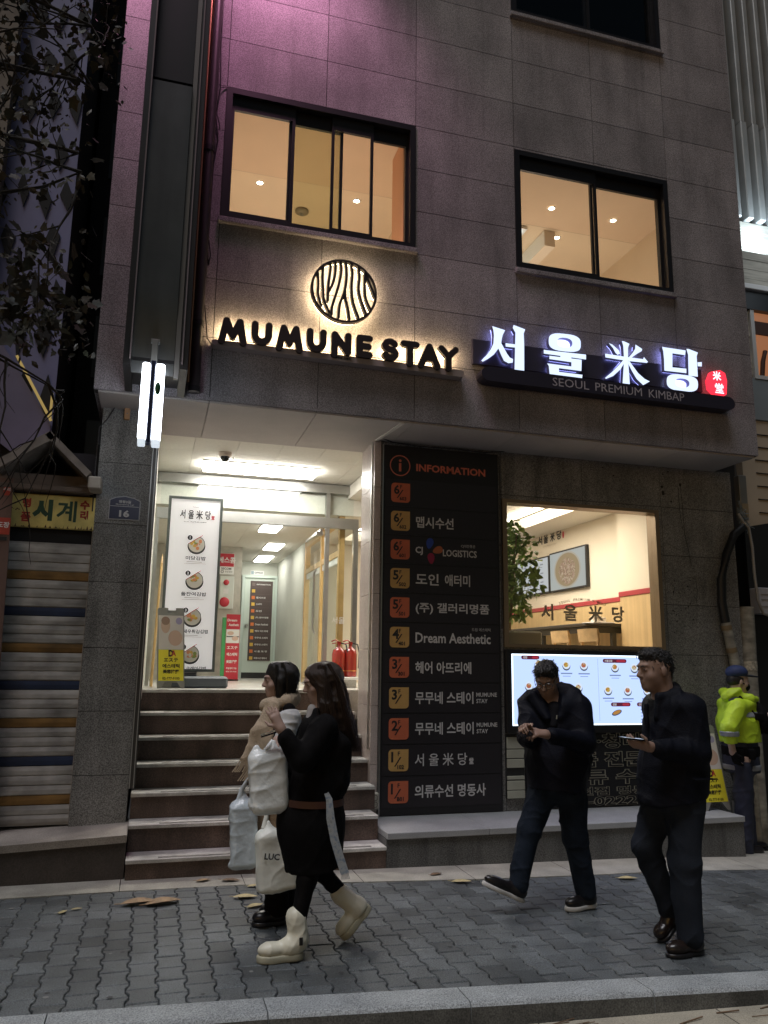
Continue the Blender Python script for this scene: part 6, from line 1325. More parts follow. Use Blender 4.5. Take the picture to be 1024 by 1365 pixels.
def hand_prims(w, d, n, t, curl=(.5, 1.1), sc=1.0, spread=.0, thumb=.5):
    """w wrist, d along the hand, n the way the palm faces, t the thumb side; fingers curl towards n"""
    d = unit(d); n = unit(V(n) - d * (V(n) @ d)); t = unit(V(t) - d * (V(t) @ d) - n * (V(t) @ n)); w = V(w); p = []
    pe = w + d * .085 * sc
    for o, r0, r1 in ((.020, .019, .0135), (0, .021, .014), (-.020, .019, .0125)): p.append(cone(w + t * o * .6 * sc, pe + t * o * 1.15 * sc, r0 * sc, r1 * sc, .018))
    for i, (o, L) in enumerate(((.030, .068), (.010, .076), (-.010, .070), (-.029, .054))):
        b = pe + t * o * sc - d * .004; c1, c2 = curl[0] * (1 + .10 * i), curl[1] * (1 + .08 * i); sp = t * spread * (o / .03)
        d1 = unit(d * math.cos(c1) + n * math.sin(c1) + sp); d2 = unit(d * math.cos(c2) + n * math.sin(c2) + sp)
        m_ = b + d1 * L * .52 * sc; e = m_ + d2 * L * .5 * sc
        p += [cone(b, m_, .0098 * sc, .0086 * sc, .006), cone(m_, e, .0086 * sc, .0070 * sc, .004)]
    b = w + d * .026 * sc + t * .026 * sc; m_ = b + unit(d * .65 + t * .75 + n * .25) * .042 * sc; e = m_ + unit(d * .9 + t * (.4 - thumb * .4) + n * thumb) * .034 * sc
    return p + [cone(b, m_, .0135 * sc, .0108 * sc, .012), cone(m_, e, .0105 * sc, .0082 * sc, .005)]
def shoe_prims(ankle, heel, toe, side, w=.042, hgt=.05, sole=.026, shaft=None, rs=.05):
    """heel, toe: ends of the sole on the ground side; side: unit vector across the foot"""
    heel, toe, ankle = V(heel), V(toe), V(ankle); d = unit(toe - heel); s = unit(V(side) - d * (V(side) @ d)); n = np.cross(s, d)
    if n @ (ankle - heel) < 0: n = -n
    L = np.linalg.norm(toe - heel); A = [d, s, n]
    up = [ell(heel + d * L * .70 + n * (sole + .022), (L * .32, w * 1.08, hgt * .82), A, .03), ell(heel + d * L * .26 + n * (sole + .03), (L * .27, w * .88, hgt * 1.15), A, .03), cone(heel + d * L * .25 + n * (sole + .03), ankle, .043, rs * .92, .04)]
    if shaft is not None: up.append(cone(ankle, shaft, rs * .96, rs, .02))
    up.append(cut(-n, heel + n * (sole - .004)))
    so = [ell(heel + d * L * .70 + n * sole * .5, (L * .33, w * 1.12, sole * 2), A, .01), ell(heel + d * L * .22 + n * sole * .5, (L * .24, w * .92, sole * 2), A, .03), cone(heel + d * L * .25 + n * sole * .5, heel + d * L * .7 + n * sole * .5, w * .8, w * .9, .02), cut(n, heel + n * sole), cut(-n, heel)]
    return up, so

SKIN = mat('skin', (.30, .19, .145), .55, noise=(9, .06), bump=(60, .05)); SKIN2 = mat('skin_pale', (.44, .30, .25), .5, noise=(9, .05), bump=(60, .05))
EYE = mat('dark_eye', (.03, .02, .02), .15)
HAIRB = mat('black_hair', (.009, .008, .008), .42, noise=(5, .3), bump=(70, .5, (6, 6, .4))); HAIRD = mat('dark_brown_hair', (.035, .018, .011), .40, noise=(6, .4), bump=(80, .6, (6, 6, .35)), stain=(3, .4, (12, 12, .5)))
BLKC = mat('black_wool', (.0060, .0056, .0062), .85, spec=.12, noise=(20, .25), bump=(220, .4)); LEG = mat('black_tights', (.005, .0045, .005), .7, spec=.12, bump=(200, .2))
NAVY = mat('dark_navy_jacket', (.0055, .0065, .012), .6, spec=.12, noise=(9, .2), bump=(90, .3)); NAVY2 = mat('dark_blue_coat', (.0065, .0075, .0125), .65, spec=.12, noise=(9, .2), bump=(120, .35))
JEAN = mat('dark_jeans', (.017, .025, .040), .8, spec=.12, noise=(7, .3), bump=(200, .4), stain=(3, .35, (3, 3, 1))); JEAN2 = mat('grey_blue_trousers', (.022, .027, .038), .8, spec=.12, noise=(6, .25), bump=(180, .4))
BOOT = mat('cream_boot_leather', (.74, .71, .58), .42, noise=(8, .1), bump=(25, .15)); SHOEB = mat('black_shoe', (.012, .010, .011), .3, noise=(9, .2)); SOLEW = mat('white_sole', (.55, .54, .52), .6, noise=(12, .1))
PHONE = mat('phone_glass', (.012, .012, .015), .12)
PLAST = mat('white_plastic_bag', (.86, .90, .90), .22, noise=(4, .08), bump=(26, .5)); PLAST2 = mat('blue_white_plastic_bag', (.62, .70, .76), .22, noise=(4, .1), bump=(26, .5)); PLAST3 = mat('matt_white_bag', (.82, .84, .78), .45, noise=(4, .08), bump=(14, .4))
UPV = (0, 0, 1)

# ---- woman in front: long brown hair, black coat, cream boots, walking left
O = (1.0, 4.9, 0)
hp, P, fus = head_prims((1.015, 4.9, 1.522), (-1, -.05, -.28), UPV, .93, .92)
far_h = hand_prims((.772, 4.915, 1.175), (-.28, -.1, -.95), (.95, .05, -.3), (0, -1, 0), (.9, 1.9), .88, 0, .7)
near_h = hand_prims((.752, 4.685, 1.262), (-.45, .02, .88), (-.2, 1, -.1), (-.9, .1, -.2), (.10, .35), .90, .06, .35)
body = hp + [cone((1.035, 4.9, 1.44), (1.04, 4.9, 1.33), .048, .058, .04), ell((1.03, 4.9, 1.22), (.10, .17, .13), None, .05), ell((1.03, 4.9, 1.0), (.09, .13, .2), None, .05), ell((1.02, 4.9, .82), (.11, .15, .13), None, .05),
    cone((1.02, 4.745, 1.27), (.865, 4.69, 1.085), .046, .038, .03), cone((.865, 4.69, 1.085), (.752, 4.685, 1.262), .038, .026, .02), cone((1.02, 5.05, 1.27), (.93, 5.05, 1.02), .046, .038, .03), cone((.93, 5.05, 1.02), (.772, 4.915, 1.175), .038, .026, .02),
    cone((1.0, 4.83, .78), (.955, 4.80, .42), .075, .05, .04), cone((.955, 4.80, .42), (.905, 4.78, .16), .046, .034, .02), cone((1.02, 4.98, .78), (1.075, 5.0, .405), .075, .05, .04), cone((1.075, 5.0, .405), (1.25, 5.0, .225), .046, .036, .02)] + far_h + near_h
w1 = skin('person', body, SKIN2, None, O, .0058)
tag(w1, 'woman in black coat and cream boots with long brown hair, raising a hand', 'person')
eyes(w1, P, .93, EYE, fus); brows(w1, P, .9, HAIRD)
skin('coat', [ell((1.02, 4.9, 1.255), (.105, .185, .075), None, .05), ell((1.035, 4.9, 1.12), (.135, .185, .16), None, .06), ell((1.02, 4.9, .93), (.155, .185, .2), None, .06), ell((.99, 4.9, .70), (.195, .20, .26), None, .08), cone((.985, 4.9, .70), (1.02, 4.9, .42), .185, .165, .06, ((0, 1, 0), 1.1)),
    cone((1.025, 4.735, 1.265), (.885, 4.685, 1.085), .074, .070, .04), cone((.885, 4.685, 1.085), (.785, 4.685, 1.205), .070, .052, .03), cone((1.02, 5.06, 1.26), (.94, 5.06, 1.02), .072, .066, .04), cone((.94, 5.06, 1.02), (.815, 4.945, 1.135), .064, .050, .03), cone((1.13, 4.80, 1.15), (1.13, 4.83, .95), .07, .075, .05),
    cone((.995, 4.84, 1.345), (.955, 4.83, 1.20), .03, .022, .03), sub(ell((1.03, 4.9, 1.43), (.075, .075, .10), None, .02)), cut((.12, 0, -1), (1.0, 4.9, .445))], BLKC, w1, None, .0062, (3, .008, 34))
skin('leggings', [cone((1.0, 4.83, .74), (.955, 4.80, .41), .08, .056, .03), cone((.955, 4.80, .41), (.906, 4.78, .19), .054, .043, .03), cone((1.02, 4.98, .74), (1.075, 5.0, .405), .08, .056, .03), cone((1.075, 5.0, .405), (1.235, 5.0, .24), .054, .043, .03)], LEG, w1, None, .007, (5, .003, 60))
skin('hair', [ell((1.030, 4.9, 1.553), (.112, .088, .093), None, .02), cone((1.085, 4.9, 1.55), (1.105, 4.9, 1.40), .085, .080, .05), cone((1.105, 4.88, 1.40), (1.165, 4.87, 1.24), .080, .060, .05), cone((1.165, 4.87, 1.24), (1.225, 4.87, 1.14), .058, .022, .04), cone((1.13, 4.86, 1.30), (1.185, 4.85, 1.12), .05, .018, .03), cone((1.01, 4.825, 1.56), (1.035, 4.80, 1.38), .036, .036, .03), cone((1.045, 4.80, 1.38), (1.06, 4.79, 1.22), .036, .016, .03), cone((1.0, 4.975, 1.54), (1.01, 4.99, 1.30), .03, .025, .03), sub(ell((.915, 4.9, 1.475), (.064, .060, .088), None, .02))], HAIRD, w1, None, .0058, (8, .006, 90))
def strands(parent, m, paths, n, spread, r, seed):
    R_ = random.Random(seed); mb = MB()
    for _ in range(n):
        p = R_.choice(paths); o = Vector((R_.gauss(0, spread), R_.gauss(0, spread), R_.gauss(0, spread * .4))); k = R_.uniform(.6, 1.6); ph = R_.uniform(0, 6)
        pts = [Vector(q) + o * (.5 + .5 * i / (len(p) - 1)) * (1 if i else .4) + Vector((math.sin(i * 1.3 + ph), math.cos(i * 1.1 + ph), 0)) * .004 * k for i, q in enumerate(p)]
        mb.tube(pts, [r * (1 - .7 * i / (len(pts) - 1)) for i in range(len(pts))], 4, caps=False)
    return obj('loose_strands', mb, m, parent)
hr = [o for o in w1.children if o.name.startswith('hair')][0]
strands(hr, HAIRD, [[(1.06, 4.83, 1.63), (1.12, 4.815, 1.52), (1.15, 4.80, 1.38), (1.19, 4.80, 1.25), (1.235, 4.82, 1.12)], [(1.03, 4.82, 1.62), (1.05, 4.80, 1.48), (1.07, 4.775, 1.34), (1.09, 4.77, 1.22), (1.10, 4.78, 1.13)], [(1.0, 4.83, 1.62), (1.02, 4.805, 1.50), (1.03, 4.785, 1.36), (1.05, 4.775, 1.25), (1.06, 4.78, 1.17)], [(1.10, 4.87, 1.62), (1.155, 4.86, 1.50), (1.185, 4.85, 1.36), (1.22, 4.85, 1.24), (1.25, 4.86, 1.11)]], 260, .018, .0034, 3)
skin('blouse', [cone((.985, 4.9, 1.355), (.955, 4.895, 1.24), .038, .03, .02)], mat('white_blouse', (.40, .38, .38), .7), w1, None, .006)
for nm_, an, hl, to, shf in (('boot', (.912, 4.78, .10), (.937, 4.765, -.001), (.683, 4.765, -.001), (.895, 4.782, .215)), ('boot', (1.312, 5.0, .178), (1.400, 5.0, .170), (1.235, 5.0, .000), (1.195, 5.0, .268))):
    up, so = shoe_prims(an, hl, to, (0, 1, 0), .047, .052, .040, shf, .058)
    b = skin('boot', up, BOOT, w1, None, .0055, (4, .006, 60)); skin('sole', so, mat('cream_sole', (.42, .40, .30), .6, noise=(14, .15)) if 'cream_sole' not in bpy.data.materials else bpy.data.materials['cream_sole'], b, None, .0055, None, 1)
    if hl[0] < 1.2:
        m = MB(); m.box(.905, .925, 4.714, 4.722, .085, .125); obj('buckle', m, mat('dark_buckle', (.05, .045, .04), .3, .6), b)
m = MB(); pts = [(.90, .838), (.985, .832), (1.09, .83)]
bp_ = [(1.0 + .192 * math.cos(math.radians(a)), 4.9 + .213 * math.sin(math.radians(a)), .83) for a in range(-150, -25, 12)]
v = []
for (x, y, z) in bp_: v += [(x, y, z - .02), (x, y, z + .02)]
m.add(v, [(2 * i, 2 * i + 1, 2 * i + 3, 2 * i + 2) for i in range(len(bp_) - 1)], 0, 1, True); obj('belt', m, mat('brown_belt_leather', (.075, .028, .016), .5), w1)
m = MB(); ps = [(1.035, 4.70, .895), (1.05, 4.69, .86), (1.06, 4.685, .76), (1.085, 4.68, .64), (1.12, 4.68, .54), (1.15, 4.68, .455)]; v = []
for i, (x, y, z) in enumerate(ps):
    w_ = .012 + .012 * min(1, i * .5); v += [(x - w_, y + .004 * (-1) ** i, z - .004), (x, y - .006, z), (x + w_, y + .004 * (-1) ** i, z + .006)]
m.add(v, [(i * 3 + k, i * 3 + k + 1, i * 3 + k + 4, i * 3 + k + 3) for i in range(len(ps) - 1) for k in (0, 1)], 0, 1, True)
for q in range(7): m.tube([(1.128 + q * .007, 4.68, .46), (1.132 + q * .008, 4.682, .425)], .0022, 4)
obj('patterned_strap', m, mat('pale_patterned_strap', (.50, .53, .55), .7, noise=(40, .5), col2=(.16, .20, .26)), w1)
t = thing('phone', 'dark phone held by the woman in black, lying across her lower hand', 'phone', (.72, 4.80, 1.235))
m = MB(); A_ = unit((-.8, .15, -.25)); B_ = unit((.1, 1, .1)); C_ = np.cross(A_, B_); c0 = V(.725, 4.80, 1.232)
def obox(mb, c, h, axes, mi=0):
    v = [tuple(V(c) + axes[0] * h[0] * a + axes[1] * h[1] * b + axes[2] * h[2] * d) for a in (-1, 1) for b in (-1, 1) for d in (-1, 1)]
    mb.add(v, [(0, 1, 3, 2), (4, 6, 7, 5), (0, 4, 5, 1), (2, 3, 7, 6), (0, 2, 6, 4), (1, 5, 7, 3)], mi)
obox(m, c0, (.072, .036, .0042), (A_, B_, C_)); obj('phone_body', m, PHONE, t)
m = MB(); obox(m, c0 + C_ * .0047, (.066, .032, .0006), (A_, B_, C_)); obj('display', m, mat('dim_phone_display', (.05, .06, .08), .1, emit=(.5, .62, .75), estr=.12), t)

def bag(name, label, prims, m, org, h=.006, fold=(2, .006, 52), group=None):
    t = thing(name, label, 'bag', org, group); skin('bag_body', prims, m, t, None, h, fold, 2); return t
# bags: the woman in front holds the white one, the woman behind carries the two lower ones
t = bag('plastic_bag', 'full white plastic bag hanging from the front woman\'s hand, topmost of the three bags', [rbox((.718, 4.86, .945), (.112, .070, .175), ((1, 0, .10), (0, 1, 0), (-.10, 0, 1)), .045, .03), cone((.64, 4.86, 1.135), (.665, 4.86, 1.02), .022, .045, .04, ((0, 1, 0), .6)), cone((.80, 4.86, 1.105), (.775, 4.86, 1.0), .026, .045, .04, ((0, 1, 0), .6)), cone((.745, 4.885, 1.165), (.735, 4.87, 1.06), .016, .05, .04), cone((.625, 4.86, .825), (.79, 4.86, .785), .022, .022, .03)], PLAST, (.71, 4.86, .76))
m = MB(); m.tube([(.70, 4.86, 1.12), (.735, 4.885, 1.175), (.765, 4.90, 1.165), (.79, 4.88, 1.10)], [.020, .010, .010, .020], 8); obj('handle', m, PLAST, t)
t = bag('plastic_bag', 'bluish plastic bag at the far left, held low by the woman behind', [rbox((.648, 5.36, .555), (.086, .060, .205), ((1, 0, .06), (0, 1, 0), (-.06, 0, 1)), .04, .03), cone((.63, 5.36, .80), (.645, 5.36, .68), .024, .06, .05, ((0, 1, 0), .7)), cone((.575, 5.36, .375), (.715, 5.36, .40), .016, .018, .03)], PLAST2, (.645, 5.36, .35), .006, (6, .006, 52))
m = MB(); m.tube([(.61, 5.36, .74), (.625, 5.36, .83), (.66, 5.38, .90), (.68, 5.38, .96)], [.03, .018, .012, .010], 8); obj('handle', m, PLAST2, t)
t = bag('shopping_bag', 'white shopping bag with dark letters beside the black skirt, lowest of the three bags', [rbox((.855, 5.30, .405), (.120, .060, .180), ((1, 0, .12), (0, 1, 0), (-.12, 0, 1)), .03, .03), cone((.80, 5.30, .56), (.79, 5.30, .63), .05, .02, .06), cone((.75, 5.30, .56), (.755, 5.30, .25), .022, .022, .04), cone((.96, 5.30, .53), (.975, 5.30, .285), .02, .022, .04)], PLAST3, (.86, 5.30, .23), .006, (9, .005, 40))
m = MB(); text(m, 'LUC', (.768, 5.232, .447), h=.038, w=.095, bold=.03, plane=(unit((1, -.02, -.10)), unit((.10, 0, 1)))); obj('lettering', m, INKB, t)
m = MB(); m.tube([(.77, 5.30, .60), (.785, 5.31, .70), (.79, 5.32, .80), (.80, 5.34, .90)], [.022, .012, .010, .009], 8); obj('handle', m, PLAST3, t)

# ---- woman behind: black bob, beige fringed scarf, white puffed sleeve
O = (.88, 5.45, 0)
hp, P, fus = head_prims((.845, 5.45, 1.52), (-1, 0, -.08), UPV, .93, .9)
hA = hand_prims((.70, 5.38, .985), (-.1, 0, -1), (.8, 0, -.2), (0, -1, 0), (1.0, 2.0), .88, 0, .7); hB = hand_prims((.81, 5.36, .955), (-.05, -.1, -1), (.8, 0, -.2), (0, -1, 0), (1.0, 2.0), .88, 0, .7)
body = hp + [cone((.87, 5.45, 1.44), (.88, 5.45, 1.33), .046, .056, .04), ell((.88, 5.45, 1.20), (.10, .16, .15), None, .05), ell((.89, 5.45, .98), (.09, .13, .2), None, .05), ell((.89, 5.45, .8), (.11, .15, .13), None, .05),
    cone((.88, 5.30, 1.27), (.86, 5.27, 1.12), .045, .038, .03), cone((.86, 5.27, 1.12), (.81, 5.36, .955), .036, .026, .02), cone((.88, 5.60, 1.27), (.82, 5.58, 1.10), .045, .038, .03), cone((.82, 5.58, 1.10), (.70, 5.38, .985), .036, .026, .02),
    cone((.90, 5.40, .78), (.87, 5.40, .42), .07, .05, .04), cone((.87, 5.40, .42), (.88, 5.40, .10), .045, .036, .02), cone((.90, 5.52, .78), (.93, 5.53, .42), .07, .05, .04), cone((.93, 5.53, .42), (.96, 5.53, .10), .045, .036, .02)] + hA + hB
w2 = skin('person', body, SKIN2, None, O, .006)
tag(w2, 'woman with a black bob and fringed beige scarf, mostly hidden behind the woman in black', 'person')
eyes(w2, P, .93, EYE, fus); brows(w2, P, .9, HAIRB)
skin('hair', [ell((.875, 5.45, 1.548), (.102, .090, .094), None, .02), cone((.90, 5.45, 1.55), (.895, 5.45, 1.44), .088, .078, .04), cone((.85, 5.375, 1.52), (.845, 5.375, 1.40), .03, .024, .03), cone((.83, 5.52, 1.52), (.83, 5.52, 1.42), .03, .022, .03), cone((.812, 5.45, 1.60), (.786, 5.45, 1.553), .04, .026, .03, ((0, 1, 0), 1.4)), sub(ell((.745, 5.45, 1.475), (.07, .06, .065), None, .012))], HAIRB, w2, None, .006, (8, .004, 80))
SCF = mat('beige_scarf_wool', (.50, .40, .29), .9, noise=(16, .15), bump=(120, .6))
sc_ = skin('scarf', [cone((.81, 5.385, 1.365), (.775, 5.45, 1.35), .034, .038, .05), cone((.775, 5.45, 1.35), (.82, 5.52, 1.37), .038, .036, .05), cone((.82, 5.52, 1.37), (.91, 5.51, 1.40), .036, .042, .05), cone((.91, 5.51, 1.40), (.945, 5.445, 1.40), .042, .048, .05), cone((.945, 5.445, 1.40), (.90, 5.38, 1.39), .048, .038, .05), cone((.90, 5.38, 1.39), (.81, 5.385, 1.365), .038, .034, .05),
    cone((.785, 5.37, 1.35), (.715, 5.33, 1.17), .038, .048, .03, ((0, 1, 0), .4)), cone((.715, 5.33, 1.17), (.635, 5.32, 1.02), .046, .034, .03, ((0, 1, 0), .35)), cone((.81, 5.34, 1.33), (.755, 5.315, 1.10), .036, .042, .02, ((0, 1, 0), .35)), cone((.755, 5.315, 1.10), (.675, 5.31, .965), .042, .032, .02, ((0, 1, 0), .35))], SCF, w2, None, .006, (12, .006, 50))
m = MB(); R_ = random.Random(2)
for (x, z, dx) in ((.632, 1.02, -.05), (.672, .965, -.05)):
    for q in range(9):
        a = x - .028 + q * .0075; m.tube([(a, 5.315, z + .012), (a + dx * .5 + R_.uniform(-.006, .006), 5.315, z - .035), (a + dx + R_.uniform(-.012, .012), 5.313, z - .075)], .0035, 5)
obj('fringe', m, SCF, sc_)
h2 = [o for o in w2.children if o.name.startswith('hair')][0]
strands(h2, HAIRB, [[(.86, 5.38, 1.635), (.89, 5.36, 1.55), (.90, 5.36, 1.47), (.895, 5.375, 1.40)], [(.90, 5.40, 1.635), (.95, 5.39, 1.55), (.955, 5.39, 1.47), (.935, 5.40, 1.40)], [(.82, 5.38, 1.62), (.835, 5.365, 1.54), (.84, 5.365, 1.46), (.84, 5.375, 1.39)]], 70, .012, .004, 5)
skin('vest', [ell((.88, 5.45, 1.24), (.125, .17, .10), None, .05), ell((.885, 5.45, 1.08), (.135, .165, .19), None, .05), cone((.90, 5.30, 1.335), (.915, 5.29, 1.20), .04, .05, .04), ell((.89, 5.45, .92), (.13, .16, .14), None, .05)], BLKC, w2, None, .007, (4, .008, 36))
for s_, ps in ((-1, [(.905, 5.295, 1.27), (.87, 5.265, 1.12), (.815, 5.35, .985)]), (1, [(.885, 5.60, 1.265), (.82, 5.58, 1.10), (.715, 5.40, 1.02)])):
    skin('sleeve', [cone(ps[0], ps[1], .075, .062, .05), cone(ps[1], ps[2], .062, .040, .04)], mat('white_puffed_sleeve', (.55, .56, .56), .6, bump=(30, .3)) if 'white_puffed_sleeve' not in bpy.data.materials else bpy.data.materials['white_puffed_sleeve'], w2, None, .007, (6, .009, 40))
skin('skirt', [cone((.89, 5.45, .88), (.89, 5.46, .42), .14, .17, .05), cut((0, 0, -1), (0, 0, .42))], mat('tan_skirt', (.26, .18, .11), .85, noise=(12, .15), bump=(120, .4)), w2, None, .008, (7, .010, 30))
skin('trousers', [cone((.87, 5.40, .45), (.885, 5.40, .10), .07, .075, .03), cone((.93, 5.53, .45), (.955, 5.53, .10), .07, .075, .03)], BLKC, w2, None, .007, (5, .006, 44))
for hl, to, an in (((.945, 5.40, .0), (.73, 5.38, .0), (.885, 5.40, .10)), ((1.0, 5.53, .0), (.79, 5.51, .0), (.955, 5.53, .10))):
    up, so = shoe_prims(an, hl, to, (0, 1, 0), .046, .048, .03, None, .05); b = skin('shoe', up, SHOEB, w2, None, .006); skin('sole', so, BLACKM, b, None, .006, None, 1)

# ---- man looking down at his phone, dark hooded jacket, jeans
O = (2.86, 5.35, 0); G1 = gz(2.86)
hp, P, fus = head_prims((2.800, 5.325, 1.545), (-.62, -.70, -.52), (-.22, -.25, .9), 1.03, 1.08)
nh = hand_prims((2.632, 5.045, 1.178), (-1, -.08, .12), (.1, .5, -.7), (-.1, .75, .55), (.55, 1.35), 1.0, 0, .7)
fh = hand_prims((2.535, 5.115, 1.215), (-.75, -.60, .15), (.35, -.35, -.8), (.4, -.8, .35), (.7, 1.6), 1.0, 0, .6)
body = hp + [cone((2.845, 5.375, 1.47), (2.87, 5.40, 1.36), .060, .068, .04), ell((2.89, 5.37, 1.22), (.17, .13, .2), None, .06), ell((2.89, 5.37, .95), (.16, .13, .2), None, .06), ell((2.88, 5.36, .82), (.16, .13, .12), None, .06),
    cone((3.03, 5.27, 1.36), (3.00, 5.17, 1.10), .055, .045, .03), cone((3.00, 5.17, 1.10), (2.632, 5.045, 1.178), .043, .030, .02), cone((2.72, 5.45, 1.36), (2.655, 5.32, 1.12), .055, .045, .03), cone((2.655, 5.32, 1.12), (2.535, 5.115, 1.215), .043, .030, .02),
    cone((2.79, 5.40, .80), (2.655, 5.37, .50), .085, .06, .04), cone((2.655, 5.37, .50), (2.555, 5.36, .14), .055, .042, .02), cone((2.96, 5.32, .80), (2.99, 5.33, .45), .085, .06, .04), cone((2.99, 5.33, .45), (3.075, 5.35, .07), .055, .042, .02)] + nh + fh
m1 = skin('person', body, SKIN, None, O, .006)
tag(m1, 'man in dark jacket, jeans and glasses looking down at the phone in his hands', 'person')
eyes(m1, P, 1.03, EYE, fus); brows(m1, P, 1.03, HAIRB)
skin('hair', [ell(P(-.018, .040), (.1035, .083, .090), fus[:1] + (fus[2], fus[1]), .02), ell(P(.030, .090), (.060, .064, .036), (fus[0], fus[2], fus[1]), .04), sub(ell(P(.098, -.040), (.088, .074, .104), (fus[0], fus[2], fus[1]), .02)), sub(ell(P(.015, -.085, .09), (.055, .04, .062), (fus[0], fus[2], fus[1]), .015)), sub(ell(P(.015, -.085, -.09), (.055, .04, .062), (fus[0], fus[2], fus[1]), .015))], HAIRB, m1, None, .0050, ('r', .0055, 85), 1)
hair_tufts([o for o in m1.children if o.name.startswith('hair')][0], HAIRB, 420, (-.3, -.5, -.6), .026, 3)
m = MB(); f_, u_, s_ = fus
for q in (-1, 1):
    cen = V(P(.104, .002, q * .034)); rg_ = [tuple(cen + s_ * (.026 * math.cos(a)) + u_ * (.019 * math.sin(a)) - f_ * (.006 * abs(math.cos(a)) if math.cos(a) * q > 0 else 0)) for a in [2 * math.pi * i / 16 for i in range(17)]]
    m.tube(rg_, .0022, 5); m.tube([tuple(V(P(.100, .006, q * .060))), tuple(V(P(.03, .010, q * .083))), tuple(V(P(-.02, .0, q * .085)))], .002, 5)
m.tube([tuple(V(P(.104, .006, -.009))), tuple(V(P(.107, .010, 0))), tuple(V(P(.104, .006, .009)))], .002, 5)
obj('glasses', m, mat('glasses_metal', (.35, .35, .36), .2, .9), m1)
jk = skin('jacket', [ell((2.90, 5.38, 1.36), (.20, .155, .09), ((.86, -.5, 0), (.5, .86, 0), (0, 0, 1)), .06), ell((2.91, 5.37, 1.20), (.235, .17, .20), ((.86, -.5, 0), (.5, .86, 0), (0, 0, 1)), .07), ell((2.89, 5.36, .98), (.235, .175, .22), ((.86, -.5, 0), (.5, .86, 0), (0, 0, 1)), .07), cone((2.88, 5.36, .95), (2.865, 5.35, .74), .20, .21, .06, ((.5, .86, 0), .8)),
    cone((3.035, 5.27, 1.35), (3.01, 5.17, 1.10), .085, .074, .05), cone((3.01, 5.17, 1.10), (2.695, 5.055, 1.168), .076, .050, .03), cone((2.715, 5.46, 1.35), (2.645, 5.33, 1.13), .08, .07, .05), cone((2.645, 5.33, 1.13), (2.560, 5.155, 1.20), .066, .050, .03),
    cone((2.99, 5.36, 1.455), (2.90, 5.50, 1.46), .062, .070, .05), cone((2.74, 5.46, 1.42), (2.90, 5.50, 1.46), .045, .060, .05), cone((3.0, 5.30, 1.44), (2.85, 5.235, 1.28), .045, .024, .04), cone((2.71, 5.38, 1.42), (2.76, 5.26, 1.27), .042, .022, .04), sub(cone((2.825, 5.30, 1.46), (2.79, 5.19, 1.27), .072, .02, .02)), cut((-.06, 0, -1), (2.86, 5.35, .765))], NAVY, m1, None, .0062, (13, .008, 36))
m = MB(); m.tube([(2.795, 5.178, 1.295), (2.790, 5.175, 1.268)], .006, 6); obj('zip_pull', m, STEEL, jk)
skin('shirt', [ell((2.845, 5.32, 1.34), (.06, .05, .05), None, .03), cone((2.835, 5.285, 1.33), (2.805, 5.25, 1.22), .045, .03, .03)], mat('dark_shirt', (.010, .010, .013), .8, spec=.12), m1, None, .007)
skin('jeans', [ell((2.87, 5.36, .80), (.175, .145, .12), None, .05), cone((2.79, 5.40, .78), (2.655, 5.37, .50), .108, .084, .05), cone((2.655, 5.37, .50), (2.560, 5.36, .15), .082, .070, .03), cone((2.965, 5.32, .78), (2.99, 5.33, .45), .110, .086, .05), cone((2.99, 5.33, .45), (3.075, 5.35, .07), .084, .072, .03)], JEAN, m1, None, .0065, (17, .009, 40))
for an, hl, to, sd in (((2.550, 5.36, .12), (2.592, 5.36, .022 + 0), (2.285, 5.345, .160), (.05, 1, 0)), ((3.085, 5.35, .085), (3.158, 5.36, G1 + .005), (2.900, 5.315, G1 + .002), (-.14, 1, 0))):
    up, so = shoe_prims(an, hl, to, sd, .046, .050, .030, None, .05); b = skin('sneaker', up, SHOEB, m1, None, .0058); skin('sole', so, SOLEW, b, None, .0055, None, 1)
t = thing('phone', 'dark phone in the hands of the man with glasses', 'phone', (2.50, 5.04, 1.18))
m = MB(); A_ = unit((-.85, -.25, -.12)); B_ = unit((-.25, .8, .35)); B_ = unit(B_ - A_ * (A_ @ B_)); C_ = np.cross(A_, B_); c0 = V(2.505, 5.055, 1.190); obox(m, c0, (.078, .038, .0045), (A_, B_, C_)); obj('phone_body', m, PHONE, t)
m = MB(); obox(m, c0 + C_ * .005, (.071, .034, .0006), (A_, B_, C_)); obj('display', m, mat('man_phone_display', (.05, .06, .08), .1, emit=(.5, .6, .75), estr=.10), t)

